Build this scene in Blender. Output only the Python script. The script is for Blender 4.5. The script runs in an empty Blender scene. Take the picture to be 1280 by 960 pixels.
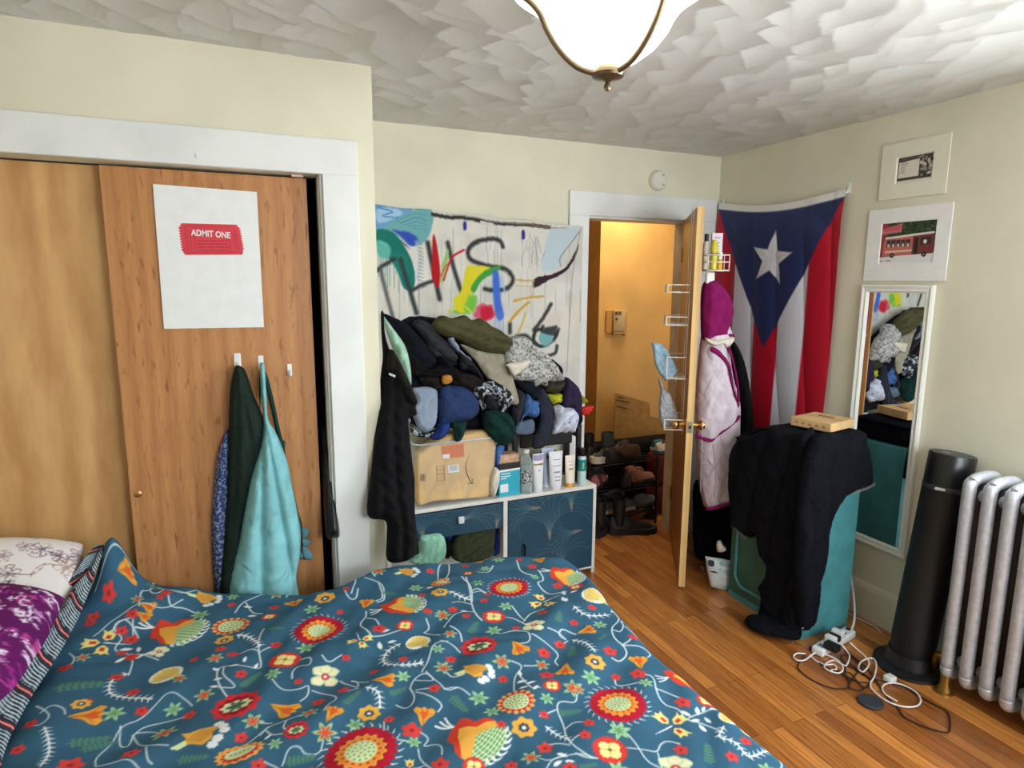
import bpy, bmesh, math, random
import numpy as np
from math import pi, sin, cos, radians as R_
from mathutils import Vector, Matrix
from mathutils.geometry import delaunay_2d_cdt
sc = bpy.context.scene
col = sc.collection
rng = np.random.default_rng(7)
random.seed(7)

# ---------------------------------------------------------------- camera
CAM_F, YAW, PITCH, ROLL, EYE = 789.3, 0.41242, 0.16147, 0.00508, 1.66
Fv = np.array([sin(YAW)*cos(PITCH), cos(YAW)*cos(PITCH), -sin(PITCH)])
Rv0 = np.array([cos(YAW), -sin(YAW), 0.0]); Uv0 = np.cross(Rv0, Fv)
Rv = Rv0*cos(ROLL)+Uv0*sin(ROLL); Uv = Uv0*cos(ROLL)-Rv0*sin(ROLL)
CO = np.array([0, 0, EYE])
cd = bpy.data.cameras.new('camera'); cam = bpy.data.objects.new('camera', cd); col.objects.link(cam)
m = Matrix(((Rv[0], Uv[0], -Fv[0], 0), (Rv[1], Uv[1], -Fv[1], 0), (Rv[2], Uv[2], -Fv[2], EYE), (0, 0, 0, 1)))
cam.matrix_world = m
cd.sensor_width = 36.0; cd.lens = CAM_F*36.0/1280; cd.clip_start = 0.05
sc.camera = cam

# ---------------------------------------------------------------- world, windows' daylight, exposure
sc.view_settings.view_transform = 'Standard'; sc.view_settings.look = 'None'
sc.view_settings.gamma = 1.0; sc.view_settings.use_curve_mapping = False
sc.view_settings.exposure = EXPO = 0.30
w = bpy.data.worlds.new('world'); sc.world = w; w.use_nodes = True
wn = w.node_tree.nodes; wn.clear()
wo = wn.new('ShaderNodeOutputWorld'); wb = wn.new('ShaderNodeBackground')
wb.inputs[0].default_value = (0.75, 0.86, 1.0, 1); wb.inputs[1].default_value = 1.0
w.node_tree.links.new(wb.outputs[0], wo.inputs[0])

def area(name, loc, direction, sx, sy, power, color):
    l = bpy.data.lights.new(name, 'AREA'); l.shape = 'RECTANGLE'; l.size = sx; l.size_y = sy
    l.energy = power; l.color = color
    o = bpy.data.objects.new(name, l); col.objects.link(o); o.location = loc
    o.rotation_euler = Vector(direction).to_track_quat('-Z', 'Z').to_euler()
    return o
# daylight coming in through the two windows (rear wall behind the viewer, right wall over the radiator)
area('daylight_rear_window', (1.75, -0.99, 1.5), (0, 1, -0.12), 1.4, 1.25, 50, (0.86, 0.94, 1.0))
area('daylight_right_window', (2.90, 0.62, 1.55), (-1, 0, -0.22), 1.0, 1.15, 62, (0.88, 0.95, 1.0))
area('hallway_lamp', (2.6, 3.75, 2.38), (0, 0, -1), 0.35, 0.35, 8, (1.0, 0.88, 0.70))

# ---------------------------------------------------------------- picture <-> place helpers
def ray(px, py): return CAM_F*Fv + (px-640)*Rv + (480-py)*Uv
def on_plane(px, py, p0, n):
    d = ray(px, py); t = np.dot(np.asarray(p0)-CO, n)/np.dot(d, n); return CO + d*t
AX = np.eye(3)
def on_x(px, py, x): return on_plane(px, py, AX[0]*x, AX[0])
def on_y(px, py, y): return on_plane(px, py, AX[1]*y, AX[1])
def on_z(px, py, z): return on_plane(px, py, AX[2]*z, AX[2])
def Z(ox, oy, s, pts): return [(ox+x/s, oy+y/s) for x, y in pts]

# ---------------------------------------------------------------- colour and materials
def lin(c):
    c = np.asarray(c, float)/255.0
    return np.where(c <= 0.04045, c/12.92, ((c+0.055)/1.055)**2.4)
def rgba(c): return (*[float(v) for v in lin(c)], 1.0)
MATS = {}
def mat(name, color=(200, 200, 200), rough=0.7, metal=0.0, noise=0.0, nscale=20, bump=0.0, bscale=200, spec=0.5,
        emit=None, estr=0.0, sheen=0.0, coat=0.0, trans=0.0, ior=1.45, color2=None, stretch=(1, 1, 1), nlo=0.35, nhi=0.65, dist=0.0005, detail=3.0):
    if name in MATS: return MATS[name]
    M = bpy.data.materials.new(name); M.use_nodes = True; MATS[name] = M
    nt = M.node_tree; N = nt.nodes; L = nt.links; b = N['Principled BSDF']
    b.inputs['Roughness'].default_value = rough; b.inputs['Metallic'].default_value = metal
    b.inputs['Base Color'].default_value = rgba(color)
    b.inputs['Specular IOR Level'].default_value = spec
    if sheen: b.inputs['Sheen Weight'].default_value = sheen
    if coat: b.inputs['Coat Weight'].default_value = coat
    if trans: b.inputs['Transmission Weight'].default_value = trans; b.inputs['IOR'].default_value = ior
    if emit is not None: b.inputs['Emission Color'].default_value = rgba(emit); b.inputs['Emission Strength'].default_value = estr
    tc = N.new('ShaderNodeTexCoord'); mp = N.new('ShaderNodeMapping'); mp.inputs['Scale'].default_value = stretch
    L.new(tc.outputs['Object'], mp.inputs['Vector'])
    if noise or color2 is not None:
        nz = N.new('ShaderNodeTexNoise'); nz.inputs['Scale'].default_value = nscale; nz.inputs['Detail'].default_value = detail
        L.new(mp.outputs[0], nz.inputs['Vector'])
        rp = N.new('ShaderNodeValToRGB'); rp.color_ramp.elements[0].position = nlo; rp.color_ramp.elements[1].position = nhi
        if color2 is None:
            c0 = np.clip(np.array(color)*(1-noise), 0, 255); c1 = np.clip(np.array(color)*(1+noise), 0, 255)
        else: c0, c1 = color, color2
        rp.color_ramp.elements[0].color = rgba(c0); rp.color_ramp.elements[1].color = rgba(c1)
        L.new(nz.outputs['Fac'], rp.inputs[0]); L.new(rp.outputs[0], b.inputs['Base Color'])
    if bump:
        nb = N.new('ShaderNodeTexNoise'); nb.inputs['Scale'].default_value = bscale; nb.inputs['Detail'].default_value = 2
        L.new(tc.outputs['Object'], nb.inputs['Vector'])
        bp = N.new('ShaderNodeBump'); bp.inputs['Strength'].default_value = bump; bp.inputs['Distance'].default_value = dist
        L.new(nb.outputs['Fac'], bp.inputs['Height']); L.new(bp.outputs[0], b.inputs['Normal'])
    return M
def cloth(name, color, **k):
    k.setdefault('rough', 0.92); k.setdefault('spec', 0.15); k.setdefault('noise', 0.045); k.setdefault('nscale', 18)
    k.setdefault('bump', 0.5); k.setdefault('bscale', 900); k.setdefault('dist', 0.0006)
    new = name not in MATS; M = mat(name, color, **k)
    if new:   # soft creases of worn cloth under the fine weave
        N = M.node_tree.nodes; L = M.node_tree.links; b = N['Principled BSDF']; wb = b.inputs['Normal'].links[0].from_node
        tc = N.new('ShaderNodeTexCoord'); nz = N.new('ShaderNodeTexNoise'); nz.inputs['Scale'].default_value = 8; nz.inputs['Detail'].default_value = 1.5; nz.inputs['Distortion'].default_value = 0.8
        L.new(tc.outputs['Object'], nz.inputs[0]); ab = N.new('ShaderNodeMath'); ab.operation = 'SUBTRACT'; ab.inputs[1].default_value = .5; L.new(nz.outputs['Fac'], ab.inputs[0])
        a2 = N.new('ShaderNodeMath'); a2.operation = 'ABSOLUTE'; L.new(ab.outputs[0], a2.inputs[0]); bp = N.new('ShaderNodeBump'); bp.inputs['Strength'].default_value = .8; bp.inputs['Distance'].default_value = .035
        L.new(a2.outputs[0], bp.inputs['Height']); L.new(bp.outputs[0], wb.inputs['Normal'])
    return M
def paint_mat(name, rough=0.8, spec=0.3, bump=0.0, bscale=500, metal=0.0):
    if name in MATS: return MATS[name]
    M = mat(name, (255, 255, 255), rough=rough, spec=spec, bump=bump, bscale=bscale, metal=metal)
    N = M.node_tree.nodes; a = N.new('ShaderNodeAttribute'); a.attribute_name = 'paint'
    M.node_tree.links.new(a.outputs['Color'], N['Principled BSDF'].inputs['Base Color'])
    return M

# ---------------------------------------------------------------- mesh helpers: every shape is (verts Nx3, faces list)
def jn(*parts):
    V = []; Fc = []; o = 0
    for v, f in parts:
        v = np.asarray(v, float).reshape(-1, 3); V.append(v); Fc += [tuple(i+o for i in q) for q in f]; o += len(v)
    return np.vstack(V), Fc
BOXF = [(0, 3, 2, 1), (4, 5, 6, 7), (0, 1, 5, 4), (1, 2, 6, 5), (2, 3, 7, 6), (3, 0, 4, 7)]
def box(a, b):
    x0, y0, z0 = np.minimum(a, b); x1, y1, z1 = np.maximum(a, b)
    return np.array([(x0, y0, z0), (x1, y0, z0), (x1, y1, z0), (x0, y1, z0), (x0, y0, z1), (x1, y0, z1), (x1, y1, z1), (x0, y1, z1)]), list(BOXF)
def rbox(a, b, r=0.004, seg=2):
    v, f = box(a, b); bm = bmesh.new(); vs = [bm.verts.new(p) for p in v]
    for q in f: bm.faces.new([vs[i] for i in q])
    r = min(r, 0.49*float(np.min(np.abs(np.array(b)-np.array(a)))))
    bmesh.ops.bevel(bm, geom=bm.edges[:], offset=r, segments=seg, affect='EDGES', profile=0.5)
    bm.verts.index_update()
    out = np.array([tuple(q.co) for q in bm.verts]), [tuple(q.index for q in fc.verts) for fc in bm.faces]
    bm.free(); return out
def xf(shape, M=None, loc=None, rot=None, scale=None):
    v, f = shape; v = np.asarray(v, float).copy()
    if scale is not None: v = v*np.asarray(scale)
    if rot is not None:
        Mr = np.array(Matrix.Rotation(rot[0], 3, rot[1])) if len(rot) == 2 else rot; v = v@np.asarray(Mr).T
    if M is not None: v = v@np.asarray(M).T
    if loc is not None: v = v+np.asarray(loc)
    return v, f
def lathe(prof, n=24, c=(0, 0, 0), cap=True, axis='Z'):
    prof = [(max(r, 1e-5), z) for r, z in prof]; V = []; Fc = []
    for r, z in prof:
        for k in range(n):
            a = 2*pi*k/n; V.append((r*cos(a), r*sin(a), z))
    for j in range(len(prof)-1):
        for k in range(n):
            k2 = (k+1) % n; Fc.append((j*n+k, j*n+k2, (j+1)*n+k2, (j+1)*n+k))
    if cap: Fc.append(tuple(range(n-1, -1, -1))); Fc.append(tuple((len(prof)-1)*n+k for k in range(n)))
    V = np.array(V)
    if axis == 'X': V = V[:, [2, 0, 1]]
    if axis == 'Y': V = V[:, [1, 2, 0]]
    return V+np.array(c), Fc
def frame_for(d):
    d = np.asarray(d, float); d /= np.linalg.norm(d)
    a = np.array([0, 0, 1.]) if abs(d[2]) < 0.9 else np.array([1., 0, 0])
    u = np.cross(a, d); u /= np.linalg.norm(u); return u, np.cross(d, u), d
def along(shape, p0, p1):
    'shape built up +Z from the origin, laid from p0 towards p1'
    u, v, d = frame_for(np.array(p1)-np.array(p0)); return xf(shape, M=np.stack([u, v, d], 1), loc=p0)
def tube(path, r, n=8, cap=True, flat=1.0):
    P = np.asarray(path, float); m_ = len(P); rr = np.full(m_, r) if np.isscalar(r) else np.asarray(r)
    T = np.gradient(P, axis=0); T /= np.linalg.norm(T, axis=1)[:, None]+1e-12
    u, v, _ = frame_for(T[0]); V = []
    for i in range(m_):
        u = u-T[i]*np.dot(u, T[i]); u /= np.linalg.norm(u)+1e-12; v = np.cross(T[i], u)
        for k in range(n):
            a = 2*pi*k/n; V.append(P[i]+rr[i]*(cos(a)*u+flat*sin(a)*v))
    Fc = [(i*n+k, i*n+(k+1) % n, (i+1)*n+(k+1) % n, (i+1)*n+k) for i in range(m_-1) for k in range(n)]
    if cap: Fc += [tuple(range(n-1, -1, -1)), tuple((m_-1)*n+k for k in range(n))]
    return np.array(V), Fc
def chaikin(P, k=3):
    P = np.asarray(P, float)
    for _ in range(k):
        Q = np.empty((2*len(P)-2, P.shape[1])); Q[0::2] = .75*P[:-1]+.25*P[1:]; Q[1::2] = .25*P[:-1]+.75*P[1:]; P = np.vstack([P[:1], Q, P[-1:]])
    return P
def smooth_path(pts, n=8, closed=False):
    P = np.asarray(pts, float); m_ = len(P); out = []
    rngi = range(m_ if closed else m_-1)
    for i in rngi:
        p0 = P[(i-1) % m_] if (closed or i > 0) else P[0]; p1 = P[i]; p2 = P[(i+1) % m_]
        p3 = P[(i+2) % m_] if (closed or i+2 < m_) else P[-1]
        for k in range(n):
            t = k/n; out.append(0.5*((2*p1)+(-p0+p2)*t+(2*p0-5*p1+4*p2-p3)*t*t+(-p0+3*p1-3*p2+p3)*t**3))
    if not closed: out.append(P[-1])
    return np.array(out)
def prism(poly, h, u=(1, 0, 0), v=(0, 1, 0), o=(0, 0, 0)):
    'polygon in the (u,v) plane at o, extruded by h along u x v'
    u = np.array(u, float); v = np.array(v, float); n = np.cross(u, v); n /= np.linalg.norm(n)
    P = np.array([np.array(o)+a*u+b*v for a, b in poly]); k = len(P)
    V = np.vstack([P, P+n*h]); Fc = [tuple(range(k-1, -1, -1)), tuple(range(k, 2*k))]
    Fc += [(i, (i+1) % k, k+(i+1) % k, k+i) for i in range(k)]; return V, Fc
def sphere(c, r, n=16, m_=10, s=(1, 1, 1)):
    prof = [(sin(pi*j/m_), -cos(pi*j/m_)) for j in range(m_+1)]
    v, f = lathe(prof, n, cap=False); return v*np.array(s)*r+np.array(c), f

def new_mesh(name, shape, mtl, smooth=False, angle=None):
    v, f = shape; me = bpy.data.meshes.new(name); me.from_pydata(np.asarray(v).tolist(), [], f)
    mats = mtl if isinstance(mtl, (list, tuple)) else [mtl]
    for q in mats: me.materials.append(q)
    me.update()
    if smooth or angle:
        me.polygons.foreach_set('use_smooth', [True]*len(me.polygons))
        if angle or smooth == 'auto': me.set_sharp_from_angle(angle=angle or R_(40))
    return me
def fast_grid(name, P, mtl, colors=None, smooth=True, uv=None, tilt=None):
    'P: H x W x 3 array of points'
    H, W = P.shape[:2]; me = bpy.data.meshes.new(name); n = H*W; me.vertices.add(n)
    me.vertices.foreach_set('co', P.reshape(-1).astype(np.float32))
    i = np.arange(H*W).reshape(H, W); q = np.stack([i[:-1, :-1], i[:-1, 1:], i[1:, 1:], i[1:, :-1]], -1).reshape(-1)
    nf = (H-1)*(W-1); me.loops.add(nf*4); me.loops.foreach_set('vertex_index', q.astype(np.int32))
    me.polygons.add(nf); me.polygons.foreach_set('loop_start', np.arange(0, nf*4, 4, dtype=np.int32))
    me.update(calc_edges=True)
    if smooth: me.polygons.foreach_set('use_smooth', np.ones(nf, bool))
    if colors is not None: set_paint(me, colors.reshape(-1, 3))
    if uv is not None:
        a = me.attributes.new('stroke', 'FLOAT_VECTOR', 'POINT')
        a.data.foreach_set('vector', np.concatenate([uv.reshape(-1, 2), np.zeros((n, 1))], 1).astype(np.float32).reshape(-1))
    if tilt is not None:
        a = me.attributes.new('tilt', 'FLOAT_VECTOR', 'POINT'); a.data.foreach_set('vector', tilt.astype(np.float32).reshape(-1))
    me.materials.append(mtl); me.validate(); return me
def set_paint(me, c255):
    a = me.color_attributes.new('paint', 'FLOAT_COLOR', 'POINT')
    c = np.concatenate([lin(c255), np.ones((len(c255), 1))], 1).astype(np.float32)
    a.data.foreach_set('color', c.reshape(-1))
def link(name, me, parent=None):
    o = bpy.data.objects.new(name, me); col.objects.link(o)
    if parent is not None: o.parent = parent
    return o
def tag(o, label=None, cat=None, group=None, kind=None):
    if label: o['label'] = label
    if cat: o['category'] = cat
    if group: o['group'] = group
    if kind: o['kind'] = kind
    return o
def origin_of(me):
    n = len(me.vertices); c = np.empty(n*3, np.float32); me.vertices.foreach_get('co', c); c = c.reshape(-1, 3)
    lo = c.min(0); hi = c.max(0); return np.array([(lo[0]+hi[0])/2, (lo[1]+hi[1])/2, lo[2]])
def shift(me, d):
    me.transform(Matrix.Translation(Vector([float(-x) for x in d])))
def single(name, me, label, cat, group=None, kind=None):
    'a thing that is one mesh: origin at its foot'
    p = origin_of(me); shift(me, p); o = link(name, me); o.location = p; return tag(o, label, cat, group, kind)
def solo(name, shape, mtl, label, cat, group=None, smooth=False, angle=None, kind=None):
    return single(name, new_mesh(name, shape, mtl, smooth, angle), label, cat, group, kind)
def struct(name, shape, mtl, smooth=False, angle=None, parent=None):
    o = link(name, new_mesh(name, shape, mtl, smooth, angle), parent)
    if parent is None: o['kind'] = 'structure'
    return o
class Thing:
    def __init__(s, name, loc, label, cat, group=None, kind=None):
        s.o = bpy.data.objects.new(name, None); col.objects.link(s.o); s.loc = np.array(loc, float); s.o.location = s.loc
        s.o.empty_display_size = 0.05; tag(s.o, label, cat, group, kind)
    def part(s, name, shape, mtl, smooth=False, angle=None, label=None, parent=None, kind=None):
        me = shape if isinstance(shape, bpy.types.Mesh) else new_mesh(name, shape, mtl, smooth, angle)
        shift(me, s.loc); o = link(name, me, parent or s.o); 
        if label: o['label'] = label
        if kind: o['kind'] = kind
        return o
def copy_thing(src, loc, rotz=0.0, label=None, group=None, scale=None):
    def rec(o, par):
        c = o.copy(); col.objects.link(c); c.parent = par
        for ch in [x for x in bpy.data.objects if x.parent == o]: rec(ch, c)
        return c
    c = rec(src, None); c.location = loc; c.rotation_euler = (0, 0, rotz)
    if scale: c.scale = scale
    return tag(c, label, None, group)

# ---------------------------------------------------------------- noise
def vnoise(x, y, seed=0):
    xi = np.floor(x).astype(np.int64); yi = np.floor(y).astype(np.int64); fx = x-xi; fy = y-yi
    fx = fx*fx*(3-2*fx); fy = fy*fy*(3-2*fy)
    def h(a, b):
        n = (a*374761393+b*668265263+seed*1442695041) & 0xffffffff
        n = ((n ^ (n >> 13))*1274126177) & 0xffffffff; return ((n ^ (n >> 16)) & 0xffff)/65535.0
    return (h(xi, yi)*(1-fx)+h(xi+1, yi)*fx)*(1-fy)+(h(xi, yi+1)*(1-fx)+h(xi+1, yi+1)*fx)*fy
def fbm(x, y, seed=0, o=4):
    s = 0; a = 0.5
    for k in range(o): s = s+a*vnoise(x*2**k, y*2**k, seed+k*17); a *= 0.5
    return s
def folds(x, y, ang, lam, seed, warp=0.8, sharp=True):
    'soft ridged creases along direction ang, spacing lam'
    c, s = cos(ang), sin(ang); across = -x*s+y*c; al = x*c+y*s
    ph = across/lam+warp*(fbm(across/lam*0.25+5, al/lam*0.16, seed, 2)*3+1.2*vnoise(across/lam*0.2, al/lam*0.3+9, seed+5))
    r = 1-np.abs(2*(ph-np.floor(ph))-1)
    if not sharp: return (r*r*(3-2*r))*(0.25+0.75*vnoise(across/lam*0.6+31, al/lam*0.3, seed+9))
    amp = 0.25+0.75*vnoise(across/lam*0.6+31, al/lam*0.3, seed+9)
    return np.sqrt(np.clip(1-(1-r)**2, 0, 1))**1.3*amp

# ---------------------------------------------------------------- painted canvases (sampled to per-vertex colour)
class Canvas:
    def __init__(s, x0, y0, x1, y1, res, bg):
        s.x0, s.y0, s.res = x0, y0, res; s.W = int(round((x1-x0)/res))+1; s.H = int(round((y1-y0)/res))+1
        s.c = np.empty((s.H, s.W, 3)); s.c[:] = bg; s.xs = x0+np.arange(s.W)*res; s.ys = y0+np.arange(s.H)*res
    def _win(s, bb, pad):
        i0 = max(0, int((bb[0]-pad-s.x0)/s.res)); i1 = min(s.W, int((bb[2]+pad-s.x0)/s.res)+2)
        j0 = max(0, int((bb[1]-pad-s.y0)/s.res)); j1 = min(s.H, int((bb[3]+pad-s.y0)/s.res)+2)
        if i1 <= i0 or j1 <= j0: return None
        X, Y = np.meshgrid(s.xs[i0:i1], s.ys[j0:j1]); return (slice(j0, j1), slice(i0, i1)), X, Y
    def _put(s, sl, d, c, soft=None, al=1.0):
        a = np.clip(0.5-d/(soft or s.res), 0, 1)[..., None]*al; s.c[sl] = s.c[sl]*(1-a)+np.array(c, float)*a
    def poly(s, P, c, soft=None, al=1.0):
        P = np.asarray(P, float); bb = (*P.min(0), *P.max(0)); w_ = s._win(bb, (soft or s.res)*1.5)
        if w_ is None: return
        sl, X, Y = w_; d = sdpoly(P, X, Y); s._put(sl, d, c, soft, al)
    def line(s, P, w_, c, soft=None, al=1.0, taper=False):
        P = np.asarray(P, float); bb = (*P.min(0), *P.max(0)); q = s._win(bb, w_+(soft or s.res)*1.5)
        if q is None: return
        sl, X, Y = q; d = np.full(X.shape, 9.0); n = len(P)-1
        for i in range(n):
            a, b = P[i], P[i+1]; ab = b-a; t = np.clip(((X-a[0])*ab[0]+(Y-a[1])*ab[1])/(ab@ab+1e-12), 0, 1)
            ww = w_*(1-0.8*(i+t)/n) if taper else w_
            d = np.minimum(d, np.hypot(X-a[0]-t*ab[0], Y-a[1]-t*ab[1])-ww/2)
        s._put(sl, d, c, soft, al)
    def ell(s, cx, cy, a, b, rot, c, soft=None, al=1.0):
        r = max(a, b); q = s._win((cx-r, cy-r, cx+r, cy+r), (soft or s.res)*1.5)
        if q is None: return
        sl, X, Y = q; dx, dy = X-cx, Y-cy; u = dx*cos(rot)+dy*sin(rot); v = -dx*sin(rot)+dy*cos(rot)
        k = np.sqrt((u/a)**2+(v/b)**2); s._put(sl, (k-1)*min(a, b), c, soft, al)
    def sample(s, x, y):
        i = np.clip(np.round((x-s.x0)/s.res).astype(int), 0, s.W-1); j = np.clip(np.round((y-s.y0)/s.res).astype(int), 0, s.H-1)
        return s.c[j, i]
def sdpoly(P, X, Y):
    n = len(P); d = np.full(X.shape, 1e9); sg = np.zeros(X.shape, bool)
    for i in range(n):
        a, b = P[i], P[(i+1) % n]; ab = b-a; t = np.clip(((X-a[0])*ab[0]+(Y-a[1])*ab[1])/(ab@ab+1e-12), 0, 1)
        d = np.minimum(d, (X-a[0]-t*ab[0])**2+(Y-a[1]-t*ab[1])**2)
        if a[1] != b[1]:
            cr = ((a[1] > Y) != (b[1] > Y)) & (X < (b[0]-a[0])*(Y-a[1])/(b[1]-a[1])+a[0]); sg ^= cr
    d = np.sqrt(d); return np.where(sg, -d, d)

# ---------------------------------------------------------------- cloth pieces: outline on a plane, real thickness, folds
def sheet(poly, p0, n, thick=0.03, edge=0.03, fold=0.012, ang=0.0, lam=0.06, seed=1, step=0.007, back=0.3, warp=0.8,
          smooth=True, world=False, hub=None, sag=None, img=True):
    n = np.asarray(n, float); n /= np.linalg.norm(n); p0 = np.asarray(p0, float)
    W = [on_plane(x, y, p0, n) for x, y in poly] if img else [np.array(q) for q in poly]
    if smooth: W = smooth_path(W, 4, closed=True)
    W = np.array(W); e1 = np.cross([0, 0, 1.], n)
    if np.linalg.norm(e1) < 0.05: e1 = np.array([1., 0, 0])
    e1 /= np.linalg.norm(e1); e2 = np.cross(n, e1); o = W.mean(0)
    P = np.stack([(W-o)@e1, (W-o)@e2], 1)
    # even boundary
    seg = np.r_[P, P[:1]]; L = np.r_[0, np.cumsum(np.hypot(*np.diff(seg, axis=0).T))]; k = max(16, int(L[-1]/(step*1.2)))
    t = np.linspace(0, L[-1], k, endpoint=False); B = np.stack([np.interp(t, L, seg[:, 0]), np.interp(t, L, seg[:, 1])], 1)
    gx = np.arange(B[:, 0].min(), B[:, 0].max(), step); gy = np.arange(B[:, 1].min(), B[:, 1].max(), step)
    X, Y = np.meshgrid(gx, gy); X[1::2] += step/2; d = sdpoly(B, X, Y); ok = d < -step*0.6
    I = np.stack([X[ok], Y[ok]], 1)
    pts = [Vector(q) for q in np.vstack([B, I]).tolist()]
    r = delaunay_2d_cdt(pts, [], [list(range(k))], 1, 1e-7)
    V2 = np.array([tuple(q) for q in r[0]]); F = [tuple(q) for q in r[2]]
    dd = np.maximum(0, -sdpoly(B, V2[:, 0], V2[:, 1])); dd[dd < step*0.3] = 0
    q = np.clip(dd/edge, 0, 1); t = .55*np.sqrt(np.maximum(0, 1-(1-np.clip(dd/(edge*.35), 0, 1))**2))+.45*q*q*(3-2*q)
    if hub is not None:
        hw = on_plane(hub[0], hub[1], p0, n) if img else np.array(hub); hx, hy = (hw-o)@e1, (hw-o)@e2
        a = np.arctan2(V2[:, 0]-hx, -(V2[:, 1]-hy)); rr = np.hypot(V2[:, 0]-hx, V2[:, 1]-hy)
        fo = folds(rr*0.35, a*0.55+0*rr, 0.0, lam, seed, warp)*np.clip(rr/0.15, 0.3, 1)
    else:
        fo = folds(V2[:, 0], V2[:, 1], ang, lam, seed, warp)*0.9+0.35*folds(V2[:, 0], V2[:, 1], ang+0.7, lam*0.7, seed+3, warp)
    h = thick*t+fold*fo*np.clip(dd/(edge*0.5), 0, 1)+fold*0.3*(fbm(V2[:, 0]*25, V2[:, 1]*25, seed+2)-0.5)*np.clip(dd/edge, 0, 1)
    g = -back*thick*t
    Wf = o+V2[:, :1]*e1+V2[:, 1:]*e2+h[:, None]*n; Wb = o+V2[:, :1]*e1+V2[:, 1:]*e2+g[:, None]*n
    if sag is not None: Wf = sag(Wf); Wb = sag(Wb)
    bd = dd <= 0; N0 = len(V2); idx = np.arange(N0)+N0; idx[bd] = np.arange(N0)[bd]
    # orientation
    a, b, c = (V2[F[0][i]] for i in range(3))
    if (b[0]-a[0])*(c[1]-a[1])-(b[1]-a[1])*(c[0]-a[0]) < 0: F = [f[::-1] for f in F]
    FB = [tuple(int(idx[i]) for i in f[::-1]) for f in F]
    FB = [f for f, g_ in zip(FB, F) if not all(bd[i] for i in g_)]
    allV = np.vstack([Wf, Wb]); allF = F+FB
    used = sorted({i for f in allF for i in f}); mp = {u: i for i, u in enumerate(used)}
    return allV[used], [tuple(mp[i] for i in f) for f in allF]
def text_shape(s, size, o, u, v, h=0.0006, bold=0.0, sx=1.0, font=None):
    cu = bpy.data.curves.new('t', 'FONT'); cu.body = s; cu.size = size; cu.extrude = h; cu.offset = bold; cu.resolution_u = 3
    cu.align_x = 'CENTER'; cu.align_y = 'CENTER'
    ob = bpy.data.objects.new('t', cu); col.objects.link(ob); dg = bpy.context.evaluated_depsgraph_get(); dg.update()
    me = ob.evaluated_get(dg).to_mesh(); V = np.array([tuple(q.co) for q in me.vertices]); F = [tuple(p.vertices) for p in me.polygons]
    ob.evaluated_get(dg).to_mesh_clear(); bpy.data.objects.remove(ob); bpy.data.curves.remove(cu)
    u = np.array(u, float); v = np.array(v, float); n = np.cross(u, v)
    return np.array(o)+V[:, :1]*sx*u+V[:, 1:2]*v+V[:, 2:3]*n, F

# ================================================================ room materials
def wood_mat(name, c1, c2, vscale=(7, 7, 0.55), wave=1.3, dist=5.0, rough=0.42, fleck=None, wmix=0.55, coat=0.0):
    M = mat(name, c1, rough=rough, coat=coat); nt = M.node_tree; N = nt.nodes; L = nt.links; b = N['Principled BSDF']
    tc = N.new('ShaderNodeTexCoord'); mp = N.new('ShaderNodeMapping'); mp.inputs['Scale'].default_value = vscale
    L.new(tc.outputs['Object'], mp.inputs[0])
    wv = N.new('ShaderNodeTexWave'); wv.bands_direction = 'X'; wv.inputs['Scale'].default_value = wave
    wv.inputs['Distortion'].default_value = dist; wv.inputs['Detail'].default_value = 2.5; wv.inputs['Detail Scale'].default_value = 0.9
    L.new(mp.outputs[0], wv.inputs[0])
    n2 = N.new('ShaderNodeTexNoise'); n2.inputs['Scale'].default_value = 12; n2.inputs['Detail'].default_value = 6
    mp2 = N.new('ShaderNodeMapping'); mp2.inputs['Scale'].default_value = (vscale[0]*1.8, vscale[1]*1.8, vscale[2]*1.5)
    L.new(tc.outputs['Object'], mp2.inputs[0]); L.new(mp2.outputs[0], n2.inputs[0])
    mx = N.new('ShaderNodeMix'); mx.data_type = 'FLOAT'; mx.inputs[0].default_value = wmix
    L.new(n2.outputs['Fac'], mx.inputs[2]); L.new(wv.outputs['Fac'], mx.inputs[3])
    rp = N.new('ShaderNodeValToRGB'); rp.color_ramp.elements[0].color = rgba(c1); rp.color_ramp.elements[1].color = rgba(c2)
    rp.color_ramp.elements[0].position = 0.2; rp.color_ramp.elements[1].position = 0.8
    L.new(mx.outputs[0], rp.inputs[0]); out = rp.outputs[0]
    if fleck:
        n3 = N.new('ShaderNodeTexNoise'); n3.inputs['Scale'].default_value = 9; n3.inputs['Detail'].default_value = 3
        mp3 = N.new('ShaderNodeMapping'); mp3.inputs['Scale'].default_value = (7, 7, 1.6); L.new(tc.outputs['Object'], mp3.inputs[0]); L.new(mp3.outputs[0], n3.inputs[0])
        r3 = N.new('ShaderNodeValToRGB'); r3.color_ramp.elements[0].position = 0.60; r3.color_ramp.elements[1].position = 0.72; L.new(n3.outputs['Fac'], r3.inputs[0])
        m3 = N.new('ShaderNodeMix'); m3.data_type = 'RGBA'; L.new(r3.outputs[0], m3.inputs[0]); L.new(out, m3.inputs[6]); m3.inputs[7].default_value = rgba(fleck); out = m3.outputs[2]
    L.new(out, b.inputs['Base Color']); return M
M_wall = mat('cream_wall_paint', (226, 221, 198), rough=0.75, noise=0.025, nscale=2.5, bump=0.25, bscale=120, dist=0.0008)
M_trim = mat('white_gloss_trim', (232, 234, 232), rough=0.45, noise=0.02, nscale=5, bump=0.15, bscale=60, dist=0.0006)
M_hall = mat('ochre_hall_paint', (226, 178, 100), rough=0.7, noise=0.04, nscale=3)
M_jamb = mat('tan_varnished_jamb', (214, 196, 160), rough=0.5, noise=0.05, nscale=8)
M_dark = mat('dark_closet_interior', (48, 44, 40), rough=0.9, noise=0.05)
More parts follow.
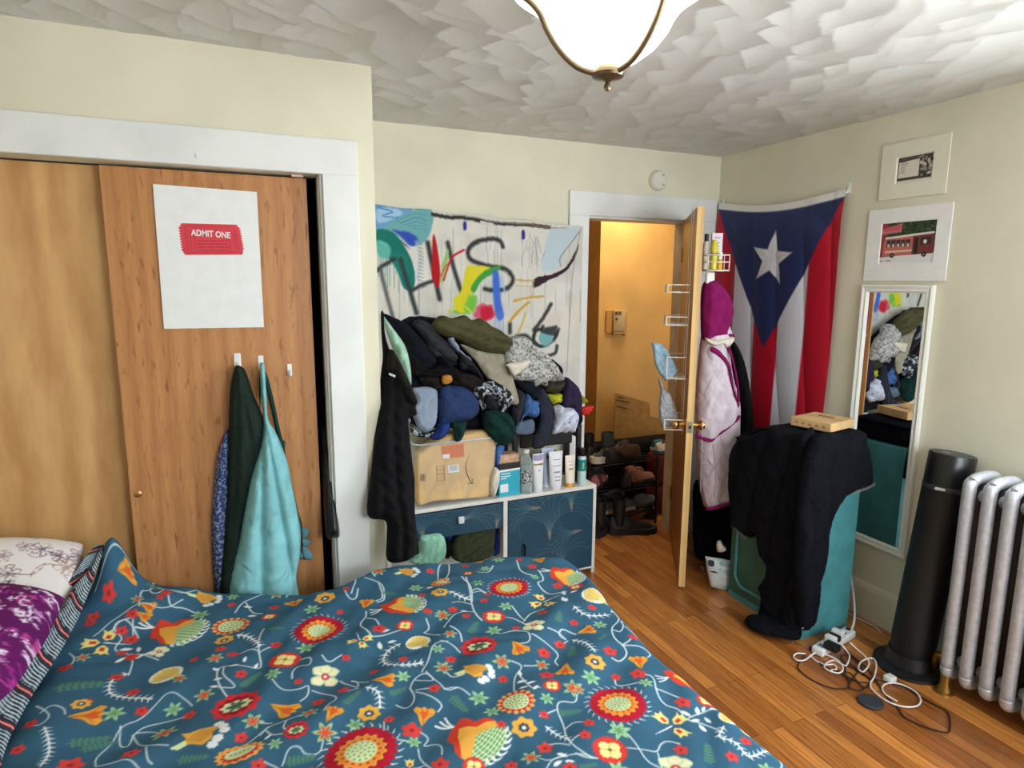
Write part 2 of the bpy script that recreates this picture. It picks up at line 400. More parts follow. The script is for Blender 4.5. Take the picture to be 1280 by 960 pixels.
M_plyl = wood_mat('blond_plywood', (222, 178, 120), (188, 138, 84), vscale=(1.5, 1.5, 0.40), wave=1.5, dist=11, rough=0.4, wmix=0.33)
M_plyr = wood_mat('red_lauan_plywood', (200, 144, 92), (170, 112, 66), vscale=(5, 5, 0.5), wave=1.0, dist=4, fleck=(150, 98, 56), rough=0.42, wmix=0.25)
M_door = wood_mat('varnished_door_wood', (168, 108, 52), (132, 78, 34), vscale=(6, 6, 0.4), rough=0.35)
M_edge = wood_mat('pale_door_edge', (236, 200, 136), (218, 176, 110), vscale=(9, 9, 0.6), rough=0.45)

def floor_material():
    M = mat('hardwood_strip_floor', (170, 100, 45), rough=0.3, spec=0.5, coat=0.25); nt = M.node_tree; N = nt.nodes; L = nt.links; b = N['Principled BSDF']
    b.inputs['Coat Roughness'].default_value = 0.22
    tc = N.new('ShaderNodeTexCoord'); mp = N.new('ShaderNodeMapping'); mp.inputs['Rotation'].default_value = (0, 0, pi/2)
    L.new(tc.outputs['Object'], mp.inputs[0])
    br = N.new('ShaderNodeTexBrick'); br.offset = 0.37; br.offset_frequency = 2; br.squash = 1.0
    br.inputs['Color1'].default_value = rgba((214, 140, 68)); br.inputs['Color2'].default_value = rgba((144, 80, 34)); br.inputs['Mortar'].default_value = rgba((62, 34, 18))
    br.inputs['Scale'].default_value = 1.0; br.inputs['Mortar Size'].default_value = 0.0011; br.inputs['Mortar Smooth'].default_value = 0.3
    br.inputs['Bias'].default_value = -0.12; br.inputs['Brick Width'].default_value = 0.78; br.inputs['Row Height'].default_value = 0.0565
    L.new(mp.outputs[0], br.inputs['Vector'])
    gm = N.new('ShaderNodeMapping'); gm.inputs['Scale'].default_value = (26, 1.6, 1); L.new(tc.outputs['Object'], gm.inputs[0])
    g = N.new('ShaderNodeTexNoise'); g.inputs['Scale'].default_value = 3.2; g.inputs['Detail'].default_value = 7; g.inputs['Distortion'].default_value = 0.6; L.new(gm.outputs[0], g.inputs[0])
    gr = N.new('ShaderNodeValToRGB'); gr.color_ramp.elements[0].position = 0.3; gr.color_ramp.elements[0].color = (0.50, 0.44, 0.40, 1); gr.color_ramp.elements[1].position = 0.62; gr.color_ramp.elements[1].color = (1.06, 1.06, 1.06, 1)
    L.new(g.outputs['Fac'], gr.inputs[0])
    mu = N.new('ShaderNodeMix'); mu.data_type = 'RGBA'; mu.blend_type = 'MULTIPLY'; mu.inputs[0].default_value = 0.75
    L.new(br.outputs['Color'], mu.inputs[6]); L.new(gr.outputs[0], mu.inputs[7]); L.new(mu.outputs[2], b.inputs['Base Color'])
    bp = N.new('ShaderNodeBump'); bp.invert = True; bp.inputs['Distance'].default_value = 0.001; bp.inputs['Strength'].default_value = 0.6
    L.new(br.outputs['Fac'], bp.inputs['Height']); L.new(bp.outputs[0], b.inputs['Normal']); return M
M_floor = floor_material()

XR, YB, ZC, YC, CX = 2.818, 3.224, 2.426, 2.44, 0.505
XL, YR_ = -1.25, -0.95
DX0, DX1, DZ = 1.878, 2.60, 2.03
# ================================================================ room shell
struct('floor', box((XL-.1, YR_-.1, -0.06), (3.6, 6.0, 0)), M_floor)

def ceiling_plaster():
    res = 0.0095; x0, x1, y0, y1 = XL-.05, XR+.05, YR_-.05, YB+.05
    xs = np.arange(x0, x1+res, res); ys = np.arange(y0, y1+res, res); X, Y = np.meshgrid(xs, ys)
    H = np.zeros(X.shape); G = np.zeros(X.shape+(2,)); UV = np.stack([X*3, Y*3], -1)
    cs = []; S = 0.142
    for j in range(int((y1-y0)/S)+3):
        for i in range(int((x1-x0)/S)+3): cs.append((x0+i*S+random.uniform(-.05, .05)+(j % 2)*S/2, y1-j*S+random.uniform(-.045, .045)))
    cs.sort(key=lambda p: -(p[1]*0.9-p[0]*0.35)+random.uniform(-.06, .06))
    for k, (cx, cy) in enumerate(cs):
        th = R_(118)+random.uniform(-.42, .42)+0.35*sin(cx*2.3+cy*1.7); L_, B_ = random.uniform(.12, .17), random.uniform(.085, .125)
        bend = random.uniform(-1.0, 1.0)
        q = (np.abs(X-cx) < .3) & (np.abs(Y-cy) < .3); jj = np.where(q.any(1))[0]; ii = np.where(q.any(0))[0]
        if not len(jj) or not len(ii): continue
        sl = (slice(jj[0], jj[-1]+1), slice(ii[0], ii[-1]+1)); dx, dy = X[sl]-cx, Y[sl]-cy
        a = dx*cos(th)+dy*sin(th); b = -dx*sin(th)+dy*cos(th); b = b+bend*a*a; skew = a+0.25*b
        wob = 0.008*(vnoise(b*40+k, a*0+k, 3)-.5)
        ins = (skew < L_+wob) & (skew > -L_) & (np.abs(b) < B_)
        ramp = np.clip((skew+L_)/(2*L_), 0, 1)
        base = H[sl]; new = base*0.10+0.0030*ramp**2.2
        fade = np.clip((skew+L_)/(0.8*L_), 0, 1); new = base*(1-fade)+new*fade
        base[ins] = new[ins]; rb_ = np.clip((b+B_)/(2*B_), 0, 1); ga = -.22+.72*ramp**1.5*(.45+.55*rb_); gb = .30*rb_*ramp-.08
        gn = np.stack([ga*cos(th)-gb*sin(th), ga*sin(th)+gb*cos(th)], -1); g0 = G[sl]; fd = np.clip(fade*1.0, 0, 1)[..., None]; gm = g0*(1-fd)*.8+gn*fd; g0[ins] = gm[ins]
        uv = UV[sl]; uv[ins] = np.stack([a*6+k*3.7, b*85+k*1.3], -1)[ins]
    P = np.stack([X, Y, ZC-H], -1)[:, ::-1]
    M = mat('troweled_plaster', (206, 206, 200), rough=0.45, spec=0.4); N = M.node_tree.nodes; Lk = M.node_tree.links
    a = N.new('ShaderNodeAttribute'); a.attribute_name = 'stroke'; n = N.new('ShaderNodeTexNoise'); n.inputs['Scale'].default_value = 1.0; n.inputs['Detail'].default_value = 2
    Lk.new(a.outputs['Vector'], n.inputs[0]); bp = N.new('ShaderNodeBump'); bp.inputs['Strength'].default_value = 0.5; bp.inputs['Distance'].default_value = 0.0018; ta = N.new('ShaderNodeAttribute'); ta.attribute_name = 'tilt'; Lk.new(ta.outputs['Vector'], bp.inputs['Normal'])
    Lk.new(n.outputs['Fac'], bp.inputs['Height']); Lk.new(bp.outputs[0], N['Principled BSDF'].inputs['Normal'])
    T = np.concatenate([-G, -np.ones(X.shape+(1,))], -1); T /= np.linalg.norm(T, axis=-1)[..., None]
    me = fast_grid('ceiling', P, M, uv=UV[:, ::-1], tilt=T[:, ::-1]); o = link('ceiling', me); o['kind'] = 'structure'
ceiling_plaster()
struct('trim_ceiling_slab', box((XL-.1, YR_-.1, ZC+.004), (3.6, 6.0, ZC+.1)), M_wall)

WZ0, WZ1 = 0.95, 2.12
struct('wall_right', jn(box((XR, YR_-.1, 0), (XR+.12, .10, ZC+.01)), box((XR, 1.15, 0), (XR+.12, 3.35, ZC+.01)), box((XR, .10, 0), (XR+.12, 1.15, WZ0)), box((XR, .10, WZ1), (XR+.12, 1.15, ZC+.01))), M_wall)
struct('wall_rear', jn(box((XL, YR_-.12, 0), (1.05, YR_, ZC+.01)), box((2.45, YR_-.12, 0), (XR, YR_, ZC+.01)), box((1.05, YR_-.12, 0), (2.45, YR_, .85)), box((1.05, YR_-.12, WZ1), (2.45, YR_, ZC+.01))), M_wall)
struct('wall_left', box((XL-.1, YR_-.1, 0), (XL, YB, ZC+.01)), M_wall)
struct('wall_back', jn(box((-.0, YB, 0), (DX0, YB+.115, ZC+.01)), box((DX1, YB, 0), (XR, YB+.115, ZC+.01)), box((DX0, YB, DZ), (DX1, YB+.115, ZC+.01))), M_wall)
struct('wall_closet', jn(box((XL, YC, 2.035), (CX, YC+.1, ZC+.01)), box((.316, YC, 0), (CX, YC+.1, 2.035)), box((CX-.1, YC+.1, 0), (CX, YB, ZC+.01))), M_wall)
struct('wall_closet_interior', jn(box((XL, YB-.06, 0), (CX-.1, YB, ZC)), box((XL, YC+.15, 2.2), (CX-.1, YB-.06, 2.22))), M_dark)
# hallway beyond the door
struct('wall_hallway', jn(box((2.50, 4.10, 0), (3.5, 4.2, ZC)), box((3.45, YB+.12, 0), (3.55, 4.1, ZC)), box((2.50, 4.2, 0), (2.6, 5.8, ZC)), box((1.2, 5.8, 0), (2.6, 5.9, ZC)), box((1.1, YB+.12, 0), (1.2, 5.9, ZC))), M_hall)
for nm, y, x0, x1, z0 in (('window_1', YR_-.09, 1.05, 2.45, .85),):
    fr = jn(box((x0, y-.02, z0), (x0+.05, y+.03, WZ1)), box((x1-.05, y-.02, z0), (x1, y+.03, WZ1)), box((x0, y-.02, z0), (x1, y+.03, z0+.05)), box((x0, y-.02, WZ1-.05), (x1, y+.03, WZ1)), box((x0, y-.02, 1.46), (x1, y+.03, 1.51)))
    wd = struct(nm, fr, M_trim); struct('pane', box((x0+.05, y, z0+.05), (x1-.05, y+.004, WZ1-.05)), mat('window_glass', (255, 255, 255), rough=0.0, trans=1.0), parent=wd)
fr = jn(box((XR+.06, .10, WZ0), (XR+.11, .15, WZ1)), box((XR+.06, 1.10, WZ0), (XR+.11, 1.15, WZ1)), box((XR+.06, .10, WZ0), (XR+.11, 1.15, WZ0+.05)), box((XR+.06, .10, WZ1-.05), (XR+.11, 1.15, WZ1)), box((XR+.06, .10, 1.5), (XR+.11, 1.15, 1.55)))
wd = struct('window_2', fr, M_trim); struct('pane', box((XR+.085, .15, WZ0+.05), (XR+.09, 1.10, WZ1-.05)), MATS['window_glass'], parent=wd)
struct('trim_window', jn(box((XR-.018, -.02, WZ0-.12), (XR, .10, WZ1+.12)), box((XR-.018, 1.15, WZ0-.12), (XR, 1.27, WZ1+.12)), box((XR-.018, -.02, WZ1), (XR, 1.27, WZ1+.12)), box((XR-.05, -.04, WZ0-.03), (XR, 1.29, WZ0))), M_trim)

# closet casing and hall-door casing
struct('trim_closet_casing', jn(rbox((XL, YC-.016, 2.035), (.442, YC, 2.158), .003), rbox((.316, YC-.016, 0), (.442, YC, 2.036), .003)), M_trim)
struct('trim_closet_jamb', jn(box((.308, YC+.0, 0), (.316, YC+.13, 2.035)), box((.302, YC+.03, 0), (.309, YC+.04, 2.03))), M_trim)
struct('trim_closet_track', box((XL, YC+.10, 2.03), (.316, YC+.14, 2.06)), M_dark)
struct('trim_door_casing', jn(rbox((1.751, YB-.018, 0), (DX0, YB, DZ), .003), rbox((1.751, YB-.018, DZ), (2.79, YB, 2.163), .003), rbox((DX1+.01, YB-.018, 0), (2.79, YB, DZ), .003)), M_trim)
struct('trim_door_jamb', jn(box((DX0-.012, YB-.002, 0), (DX0+.004, YB+.14, DZ)), box((DX0, YB-.002, DZ-.012), (DX1, YB+.14, DZ+.004))), M_trim)
struct('trim_hinge_jamb', jn(box((DX1-.004, YB-.002, 0), (DX1+.014, YB+.14, DZ)), box((DX1+.0, YB+.115, 0), (DX1+.10, YB+.13, DZ+.1)), box((DX1-.018, YB+.045, 0), (DX1, YB+.075, DZ))), M_jamb)
bbp = [(0, 0), (.018, 0), (.018, .15), (.012, .175), (0, .185)]
struct('baseboard_right', prism([(XR-a, b) for a, b in bbp], 3.224+.95, u=(1, 0, 0), v=(0, 0, 1), o=(0, YB, 0)), M_wall)
struct('baseboard_back', box((CX, YB-.018, 0), (1.75, YB, .18)), M_wall)

# closet sliding doors
d2 = struct('door_2', rbox((XL+.01, 2.545, .02), (-.30, 2.568, 2.032), .002), M_plyl)
d3 = struct('door_3', rbox((-.377, 2.495, .02), (.268, 2.518, 2.026), .002), M_plyr)
q = on_y(172, 618, 2.49)
struct('finger_pull', lathe([(0, -.002), (.009, -.002), (.013, .001), (.013, .004), (0, .004)], 20, c=(q[0], 2.493, q[2]), axis='Y'), mat('worn_brass', (190, 150, 90), rough=0.35, metal=0.9), smooth='auto', parent=d3)
q = on_y(372, 219, 2.485)
struct('roller_clip', rbox((q[0]-.022, 2.486, q[2]-.006), (q[0]+.02, 2.495, q[2]+.012), .003), mat('pinkish_plastic', (236, 205, 200), rough=.5), parent=d3)

# ---- the bedroom door standing open
HN = np.array([2.583, 3.205, 0]); FE = np.array([2.167, 2.58, 0]); dl = FE-HN; DL = np.linalg.norm(dl); du = dl/DL
dn = np.array([-du[1], du[0], 0])   # room-side normal, pointing right
if dn[0] < 0: dn = -dn
def dpt(s, off, z): return HN+du*s+dn*off+np.array([0, 0, z])
def dbox(s0, s1, o0, o1, z0, z1, r=None):
    v, f = rbox((s0, o0, z0), (s1, o1, z1), r) if r else box((s0, o0, z0), (s1, o1, z1))
    return np.array([dpt(*p) for p in v]), [q[::-1] for q in f]
d1 = struct('door_1', dbox(0, DL-.003, -.034, 0, .012, 2.03), M_door)
struct('door_edge', dbox(DL-.003, DL, -.034, 0, .012, 2.03), M_edge, parent=d1)
M_brass = mat('polished_brass', (222, 178, 104), rough=0.2, metal=1.0)
M_steel = mat('brushed_steel', (190, 188, 182), rough=0.3, metal=1.0)
kz = 1.0+0.0; q = on_plane(861, 534, FE, np.array([.84, 1, 0])); kz = q[2]
ks = DL-.065
prof = [(.030, 0), (.030, .004), (.012, .008), (.011, .030), (.020, .036), (.027, .046), (.028, .056), (.022, .066), (0, .070)]
struct('door_knob', along(lathe(prof, 24), dpt(ks, 0, kz), dpt(ks, 1, kz)), M_brass, smooth='auto', parent=d1)
struct('door_knob', along(lathe(prof, 24), dpt(ks, -.034, kz), dpt(ks, -1, kz)), M_brass, smooth='auto', parent=d1)
lp = struct('latch_plate', dbox(DL, DL+.0015, -.030, -.004, kz-.03, kz+.03, .0006), M_steel, parent=d1)
struct('latch_bolt', dbox(DL, DL+.010, -.022, -.010, kz-.008, kz+.008, .003), M_dark, parent=d1)
for hz in (.25, 1.78):
    struct('hinge', tube([dpt(.0, -.040, hz), dpt(.0, -.040, hz+.09)], .006, 10), M_brass, smooth='auto', parent=d1)

# ================================================================ the bed
OUT = [on_z(x, y, .57)[:2] for x, y in [(200, 735), (300, 733), (400, 731), (440, 719), (480, 705), (560, 697), (640, 690), (700, 692), (728, 704), (745, 722), (800, 788), (870, 850), (950, 915), (1010, 960)]]
OUT = np.array([(-.78, 2.42), (-.45, 2.43)]+[tuple(p) for p in OUT]+[(1.125, .80), (-.78, .80)])
OUT[:, 1] = np.minimum(OUT[:, 1], 2.425)
OUTc = smooth_path(OUT, 4, closed=True)
def duvet_h(x, y):
    h = 0.572+0.0*x
    h = h+0.175*np.exp(-(((x+.425)/.055)**2+((y-2.37)/.07)**2))+0.055*np.exp(-(((x+.34)/.15)**2+((y-2.33)/.14)**2))
    h = h+0.03*np.exp(-(((x+.5)/.12)**2))*(y < 9)
    h = h-0.020*np.exp(-(((x+.02)/.25)**2+((y-2.2)/.12)**2))
    return h
def bed_pt(px, py):
    z = .572
    for _ in range(6):
        p = on_z(px, py, z); z = float(duvet_h(p[0], p[1]))
    return p
DUV = (54, 98, 124)
cv = Canvas(-1.0, .30, 1.75, 2.95, .0029, DUV)
# faint blotches of the dyed cloth
EX = np.array([cos(YAW), -sin(YAW)]); EY = np.array([sin(YAW), cos(YAW)])
RED, ORG, YEL, CRM, PGR, GRN, WHT, DRD, DKG = (204, 62, 56), (228, 106, 48), (232, 176, 76), (240, 226, 150), (214, 230, 176), (112, 166, 124), (232, 238, 240), (186, 22, 48), (66, 112, 96)
class Mo:
    def __init__(s, px, py, sz, rot=0.0, sq=1.0):
        p = bed_pt(px, py); s.p = np.array(p[:2]); d = np.dot(p-CO, Fv); s.k = sz*d/CAM_F; s.r = R_(rot); s.sq = sq
    def T(s, P):
        P = np.asarray(P, float)*s.k; P = P*np.array([1, s.sq]); c, n = cos(s.r), sin(s.r); a = P[..., 0]*c-P[..., 1]*n; b = P[..., 0]*n+P[..., 1]*c
        return s.p+a[..., None]*EX+b[..., None]*EY
    def poly(s, P, c): cv.poly(s.T(P), c)
    def line(s, P, w, c, taper=False): cv.line(s.T(smooth_path(P, 5) if len(P) > 2 else P), w*s.k, c, taper=taper)
    def dot(s, x, y, r, c): q = s.T([(x, y)])[0]; cv.ell(q[0], q[1], r*s.k, r*s.k, 0, c)
def star(n, r0, r1, ph=0.0, sharp=0, ax=1.0, ay=1.0, per=6):
    out = []
    for i in range(n*per):
        a = ph+2*pi*i/(n*per); t = abs((i/per) % 1*2-1) if sharp else 0.5+0.5*cos(2*pi*i/per)
        r = r0+(r1-r0)*t; out.append((ax*r*cos(a), ay*r*sin(a)))
    return out
def rows(n, r, ph=0.0): return [(r*cos(ph+2*pi*i/n), r*sin(ph+2*pi*i/n)) for i in range(n)]
def seeds(o, R, c, k=0.06):
    for rr, n in ((.82, 14), (.52, 9), (.22, 4)):
        for x, y in rows(n, R*rr, rr): o.dot(x, y, k, c)
def m_red(x, y, sz, rot=0, sq=1):
    o = Mo(x, y, sz, rot, sq)
    for i in range(26):
        a = 2*pi*i/26; o.line([(.85*cos(a), .85*sin(a)), (1.0*cos(a+.03), 1.0*sin(a+.03)), (1.13*cos(a+.13), 1.13*sin(a+.13))], .075, WHT, True)
    o.poly(star(26, .88, 1.0, sharp=1), DRD); o.poly(star(16, .60, .70), YEL); o.poly(star(16, .56, .64), (236, 146, 62)); o.poly(star(16, .44, .55, .2), (214, 80, 40)); o.poly(star(16, .44, .49), YEL)
    o.poly(rows(30, .42), PGR); seeds(o, .42, (84, 140, 96), .026)
def m_sun(x, y, sz, rot=0, sq=1):
    o = Mo(x, y, sz, rot, sq); o.poly(star(16, .86, 1.0), (238, 170, 90)); o.poly(star(16, .68, .88, .2), (196, 36, 44)); o.poly(rows(30, .66), PGR); seeds(o, .62, (96, 140, 96), .05)
def m_pansy(x, y, sz, rot=0, sq=1):
    o = Mo(x, y, sz, rot, sq); o.poly(star(24, .9, 1.0), (214, 60, 50))
    for a in (.75, 2.4, 3.9, 5.5): c, n = .36*cos(a), .36*sin(a); o.poly([(c+.36*p, n+.36*q) for p, q in star(9, .85, 1)], CRM)
    for a in (0, 1.57, 3.14, 4.71): o.line([(0, 0), (.35*cos(a), .35*sin(a))], .06, (214, 160, 60))
    o.dot(0, 0, .12, (96, 120, 70))
def m_small(x, y, sz, rot=0, c=(210, 66, 62)):
    o = Mo(x, y, sz, rot); o.poly(star(5, .62, 1.0, .3), c); o.dot(0, 0, .2, (150, 34, 40)); o.poly([(.25, -.2), (.9, -.55), (.7, -.1)], c)
def m_yel(x, y, sz, rot=0, sq=1):
    o = Mo(x, y, sz, rot, sq); o.poly(star(7, .8, 1.0), YEL); o.poly(star(7, .36, .44), (60, 70, 90)); o.poly(star(5, .14, .2), WHT)
def m_star(x, y, sz, rot=0, red=True, g=(156, 200, 150)):
    o = Mo(x, y, sz, rot); o.poly(star(6, .36, 1.0, .2, sharp=1), g)
    if red: o.poly(star(6, .2, .66, .2, sharp=1), (214, 78, 50))
    else: o.poly(star(6, .14, .5, .2, sharp=1), (96, 150, 108))
def m_fern(x, y, sz, rot=0, c=(84, 132, 112)):
    o = Mo(x, y, sz, rot); o.line([(-1, 0), (1, .05)], .1, c)
    for i in range(6):
        t = -.85+i*.3; L = .42-.03*i
        for s in (1, -1): o.poly([(t, .0), (t+.05, s*L*.9), (t+.22, s*L), (t+.26, s*L*.6), (t+.16, 0)], c)
    o.poly([(.85, -.12), (1.15, .02), (.85, .16)], c)
def m_feather(pts, w=3.0, L=14, side=1):
    P = smooth_path(pts, 6); Q = np.array([bed_pt(*p)[:2] for p in P]); k = np.dot(bed_pt(*P[0])-CO, Fv)/CAM_F; cv.line(Q, w*k, WHT)
    s = np.r_[0, np.cumsum(np.hypot(*np.diff(Q, axis=0).T))]; t = np.arange(.006, s[-1], 7.5*k)
    for i, q in enumerate(t):
        c = np.array([np.interp(q, s, Q[:, 0]), np.interp(q, s, Q[:, 1])]); c2 = np.array([np.interp(q+.004, s, Q[:, 0]), np.interp(q+.004, s, Q[:, 1])])
        d = c2-c; n_ = np.linalg.norm(d)
        if n_ < 1e-6: continue
        d /= n_; nn = np.array([-d[1], d[0]])
        for sd in (1, -1): cv.line([c, c+nn*sd*L*.7*k+d*L*.35*k], w*1.15*k, WHT, taper=True)
def vine(pts, w=1.8, c=(214, 224, 230)):
    P = chaikin(pts, 3); Q = np.array([bed_pt(*p)[:2] for p in P]); k = np.dot(bed_pt(*P[0])-CO, Fv)/CAM_F; cv.line(Q, w*k, c)
def leaf(x, y, sz, rot): o = Mo(x, y, sz, rot); o.poly([(-1, 0), (-.4, .42), (.3, .4), (1, 0), (.3, -.3), (-.5, -.32)], WHT)
def m_tulip(x, y, sz, rot=0):
    o = Mo(x, y, sz, rot); o.poly([(-1, .05), (-.5, .3), (.1, .5), (.6, .95), (1.0, .75), (.8, .35), (1.05, .1), (.8, -.15), (1.0, -.5), (.7, -.85), (.3, -.7), (-.1, -.35), (-.6, -.15)], (228, 160, 60))
    o.poly([(-.3, .05), (.4, .35), (.85, .3), (.6, .05), (.85, -.25), (.4, -.3)], (220, 94, 40)); o.line([(-.8, .03), (0, .1), (.6, .7)], .05, (180, 110, 40)); o.line([(-.8, 0), (0, -.1), (.5, -.6)], .05, (180, 110, 40))
def m_pea(x, y, sz, rot=0, fl=1):
    o = Mo(x, y, sz, rot, fl)
    for i in range(11):
        a = -1.35+i*.27; o.line([(.35+.45*cos(a), .62*sin(a)), (.35+.72*cos(a), .9*sin(a)), (.35+.80*cos(a+.12), .98*sin(a+.22))], .15, WHT, True)
    for i in range(3): o.line([(-.75, .05), (-1.0, .1-.12*i), (-1.25, .22-.22*i)], .07, WHT)
    o.poly([(-.1, .05), (.0, .5), (.3, .85), (.6, .8), (.85, .5), (.95, .1), (.85, -.35), (.6, -.75), (.25, -.8), (0, -.4)], (96, 152, 108))
    for i in range(-4, 5):
        o.line([(0, i*.1), (.5, i*.19+.08), (.9, i*.17+.1)], .035, PGR); o.line([(.05+.1*(i+4), -.8), (.15+.1*(i+4), 0), (.02+.1*(i+4), .8)], .035, PGR)
    o.poly([(-.75, .1), (-.8, .5), (-.5, .55), (-.3, .5), (-.15, .85), (.15, .95), (.3, .75), (.1, .3), (.05, -.1), (.4, -.6), (.3, -.9), (.0, -.8), (-.2, -.6), (-.5, -.55), (-.7, -.2)], (214, 66, 46))
    o.poly([(-.55, .05), (-.35, .25), (-.1, .35), (0, .7), (.2, .9), (.38, .8), (.2, .3), (.15, 0), (.45, -.55), (.5, -.85), (.3, -.85), (0, -.55), (-.3, -.3)], (238, 176, 76))
def m_butter(x, y, sz, rot=0):
    o = Mo(x, y, sz, rot); o.poly(star(20, .96, 1.02, ax=.72, ay=.8, per=4), WHT)
    o.poly([(-.65, .2), (-.45, .65), (0, .75), (.4, .5), (.55, .1), (1.0, -.25), (.6, -.35), (.3, -.3), (.0, -.7), (-.4, -.65), (-.55, -.1)], (232, 208, 122))
    for i in range(5): o.line([(-.4+.02*i, .45-.14*i), (0, .55-.17*i), (.4-.05*i, .3-.14*i)], .03, (190, 150, 70))
    for i in range(3): o.line([(-.35, -.2-.13*i), (0, -.2-.15*i), (.3, -.2-.04*i)], .03, (190, 150, 70))
def m_shell(x, y, sz, rot=0):
    o = Mo(x, y, sz, rot)
    for a, b in ((.45, .8), (.75, .6), (.95, .3), (.85, -.2), (.75, -.55)): o.poly([(a+.28*p, b+.24*q) for p, q in star(7, .8, 1)], WHT)
    o.poly([(-.9, -.75), (-.6, -.3), (-1.0, .0), (-.65, .1), (-.3, .45), (.2, .65), (.55, .5), (.45, .1), (.6, -.2), (.3, -.6), (-.2, -.55), (-.6, -.6)], (224, 168, 72))
    for i in range(5): o.line([(-.5+.15*i, -.4), (-.35+.17*i, .05), (-.15+.15*i, .4)], .05, (178, 112, 40))
    o.poly([(-.6, -.4), (-1.1, -.9), (-.7, -.95), (-.4, -.6)], PGR)
def m_crim(x, y, sz, rot=0, sq=1):
    o = Mo(x, y, sz, rot, sq); o.poly(star(10, .84, 1.0), (206, 50, 58)); o.poly(star(10, .6, .72, .3), (158, 22, 44)); o.poly(star(8, .46, .56, ax=1.15, ay=.8), PGR); o.poly(star(6, .22, .42), (90, 130, 104)); o.line([(-.3, -.05), (.3, .08)], .08, (90, 50, 50))
def m_four(x, y, sz, rot=0, sq=1):
    o = Mo(x, y, sz, rot, sq)
    for a in (0.6, 2.2, 3.7, 5.3, 1.4): c, n = .55*cos(a), .55*sin(a); o.poly([(c+.45*p, n+.4*q) for p, q in star(5, .9, 1)], (206, 218, 170)); o.poly([(c+.33*p, n+.28*q) for p, q in star(5, .9, 1)], (236, 232, 196))
    o.dot(0, 0, .24, (204, 60, 60)); o.dot(0, 0, .1, WHT)
def m_spiky(x, y, sz, rot=0):
    o = Mo(x, y, sz, rot)
    for a in (100, 200, 290):
        c = cos(R_(a)); n = sin(R_(a)); P = lambda u, v: (u*c-v*n, u*n+v*c)
        o.poly([P(.2, .0), P(.45, .3), P(.9, .35), P(1.15, .5), P(1.0, .2), P(1.2, .05), P(1.0, -.1), P(1.1, -.4), P(.85, -.3), P(.45, -.3)], (236, 222, 132)); o.poly([P(.4, .12), P(.75, .12), P(.75, -.12), P(.4, -.12)], (206, 60, 60))
    for k in range(4): o.line([(0, 0), (.4+.3*k, .1+.1*k)], .05, WHT)
def m_half(x, y, sz, rot=0):
    o = Mo(x, y, sz, rot); P = [q for q in star(14, .85, 1.0)]; o.poly([(a, b*.62) for a, b in P], (236, 172, 84)); o.poly([(a*.8, b*.5) for a, b in star(14, .8, 1)], (200, 44, 50)); o.poly([(a*.62, b*.36+.08) for a, b in rows(20, 1)], PGR)
    for i in range(5): o.dot(-.35+.17*i, .08, .05, (96, 140, 96))

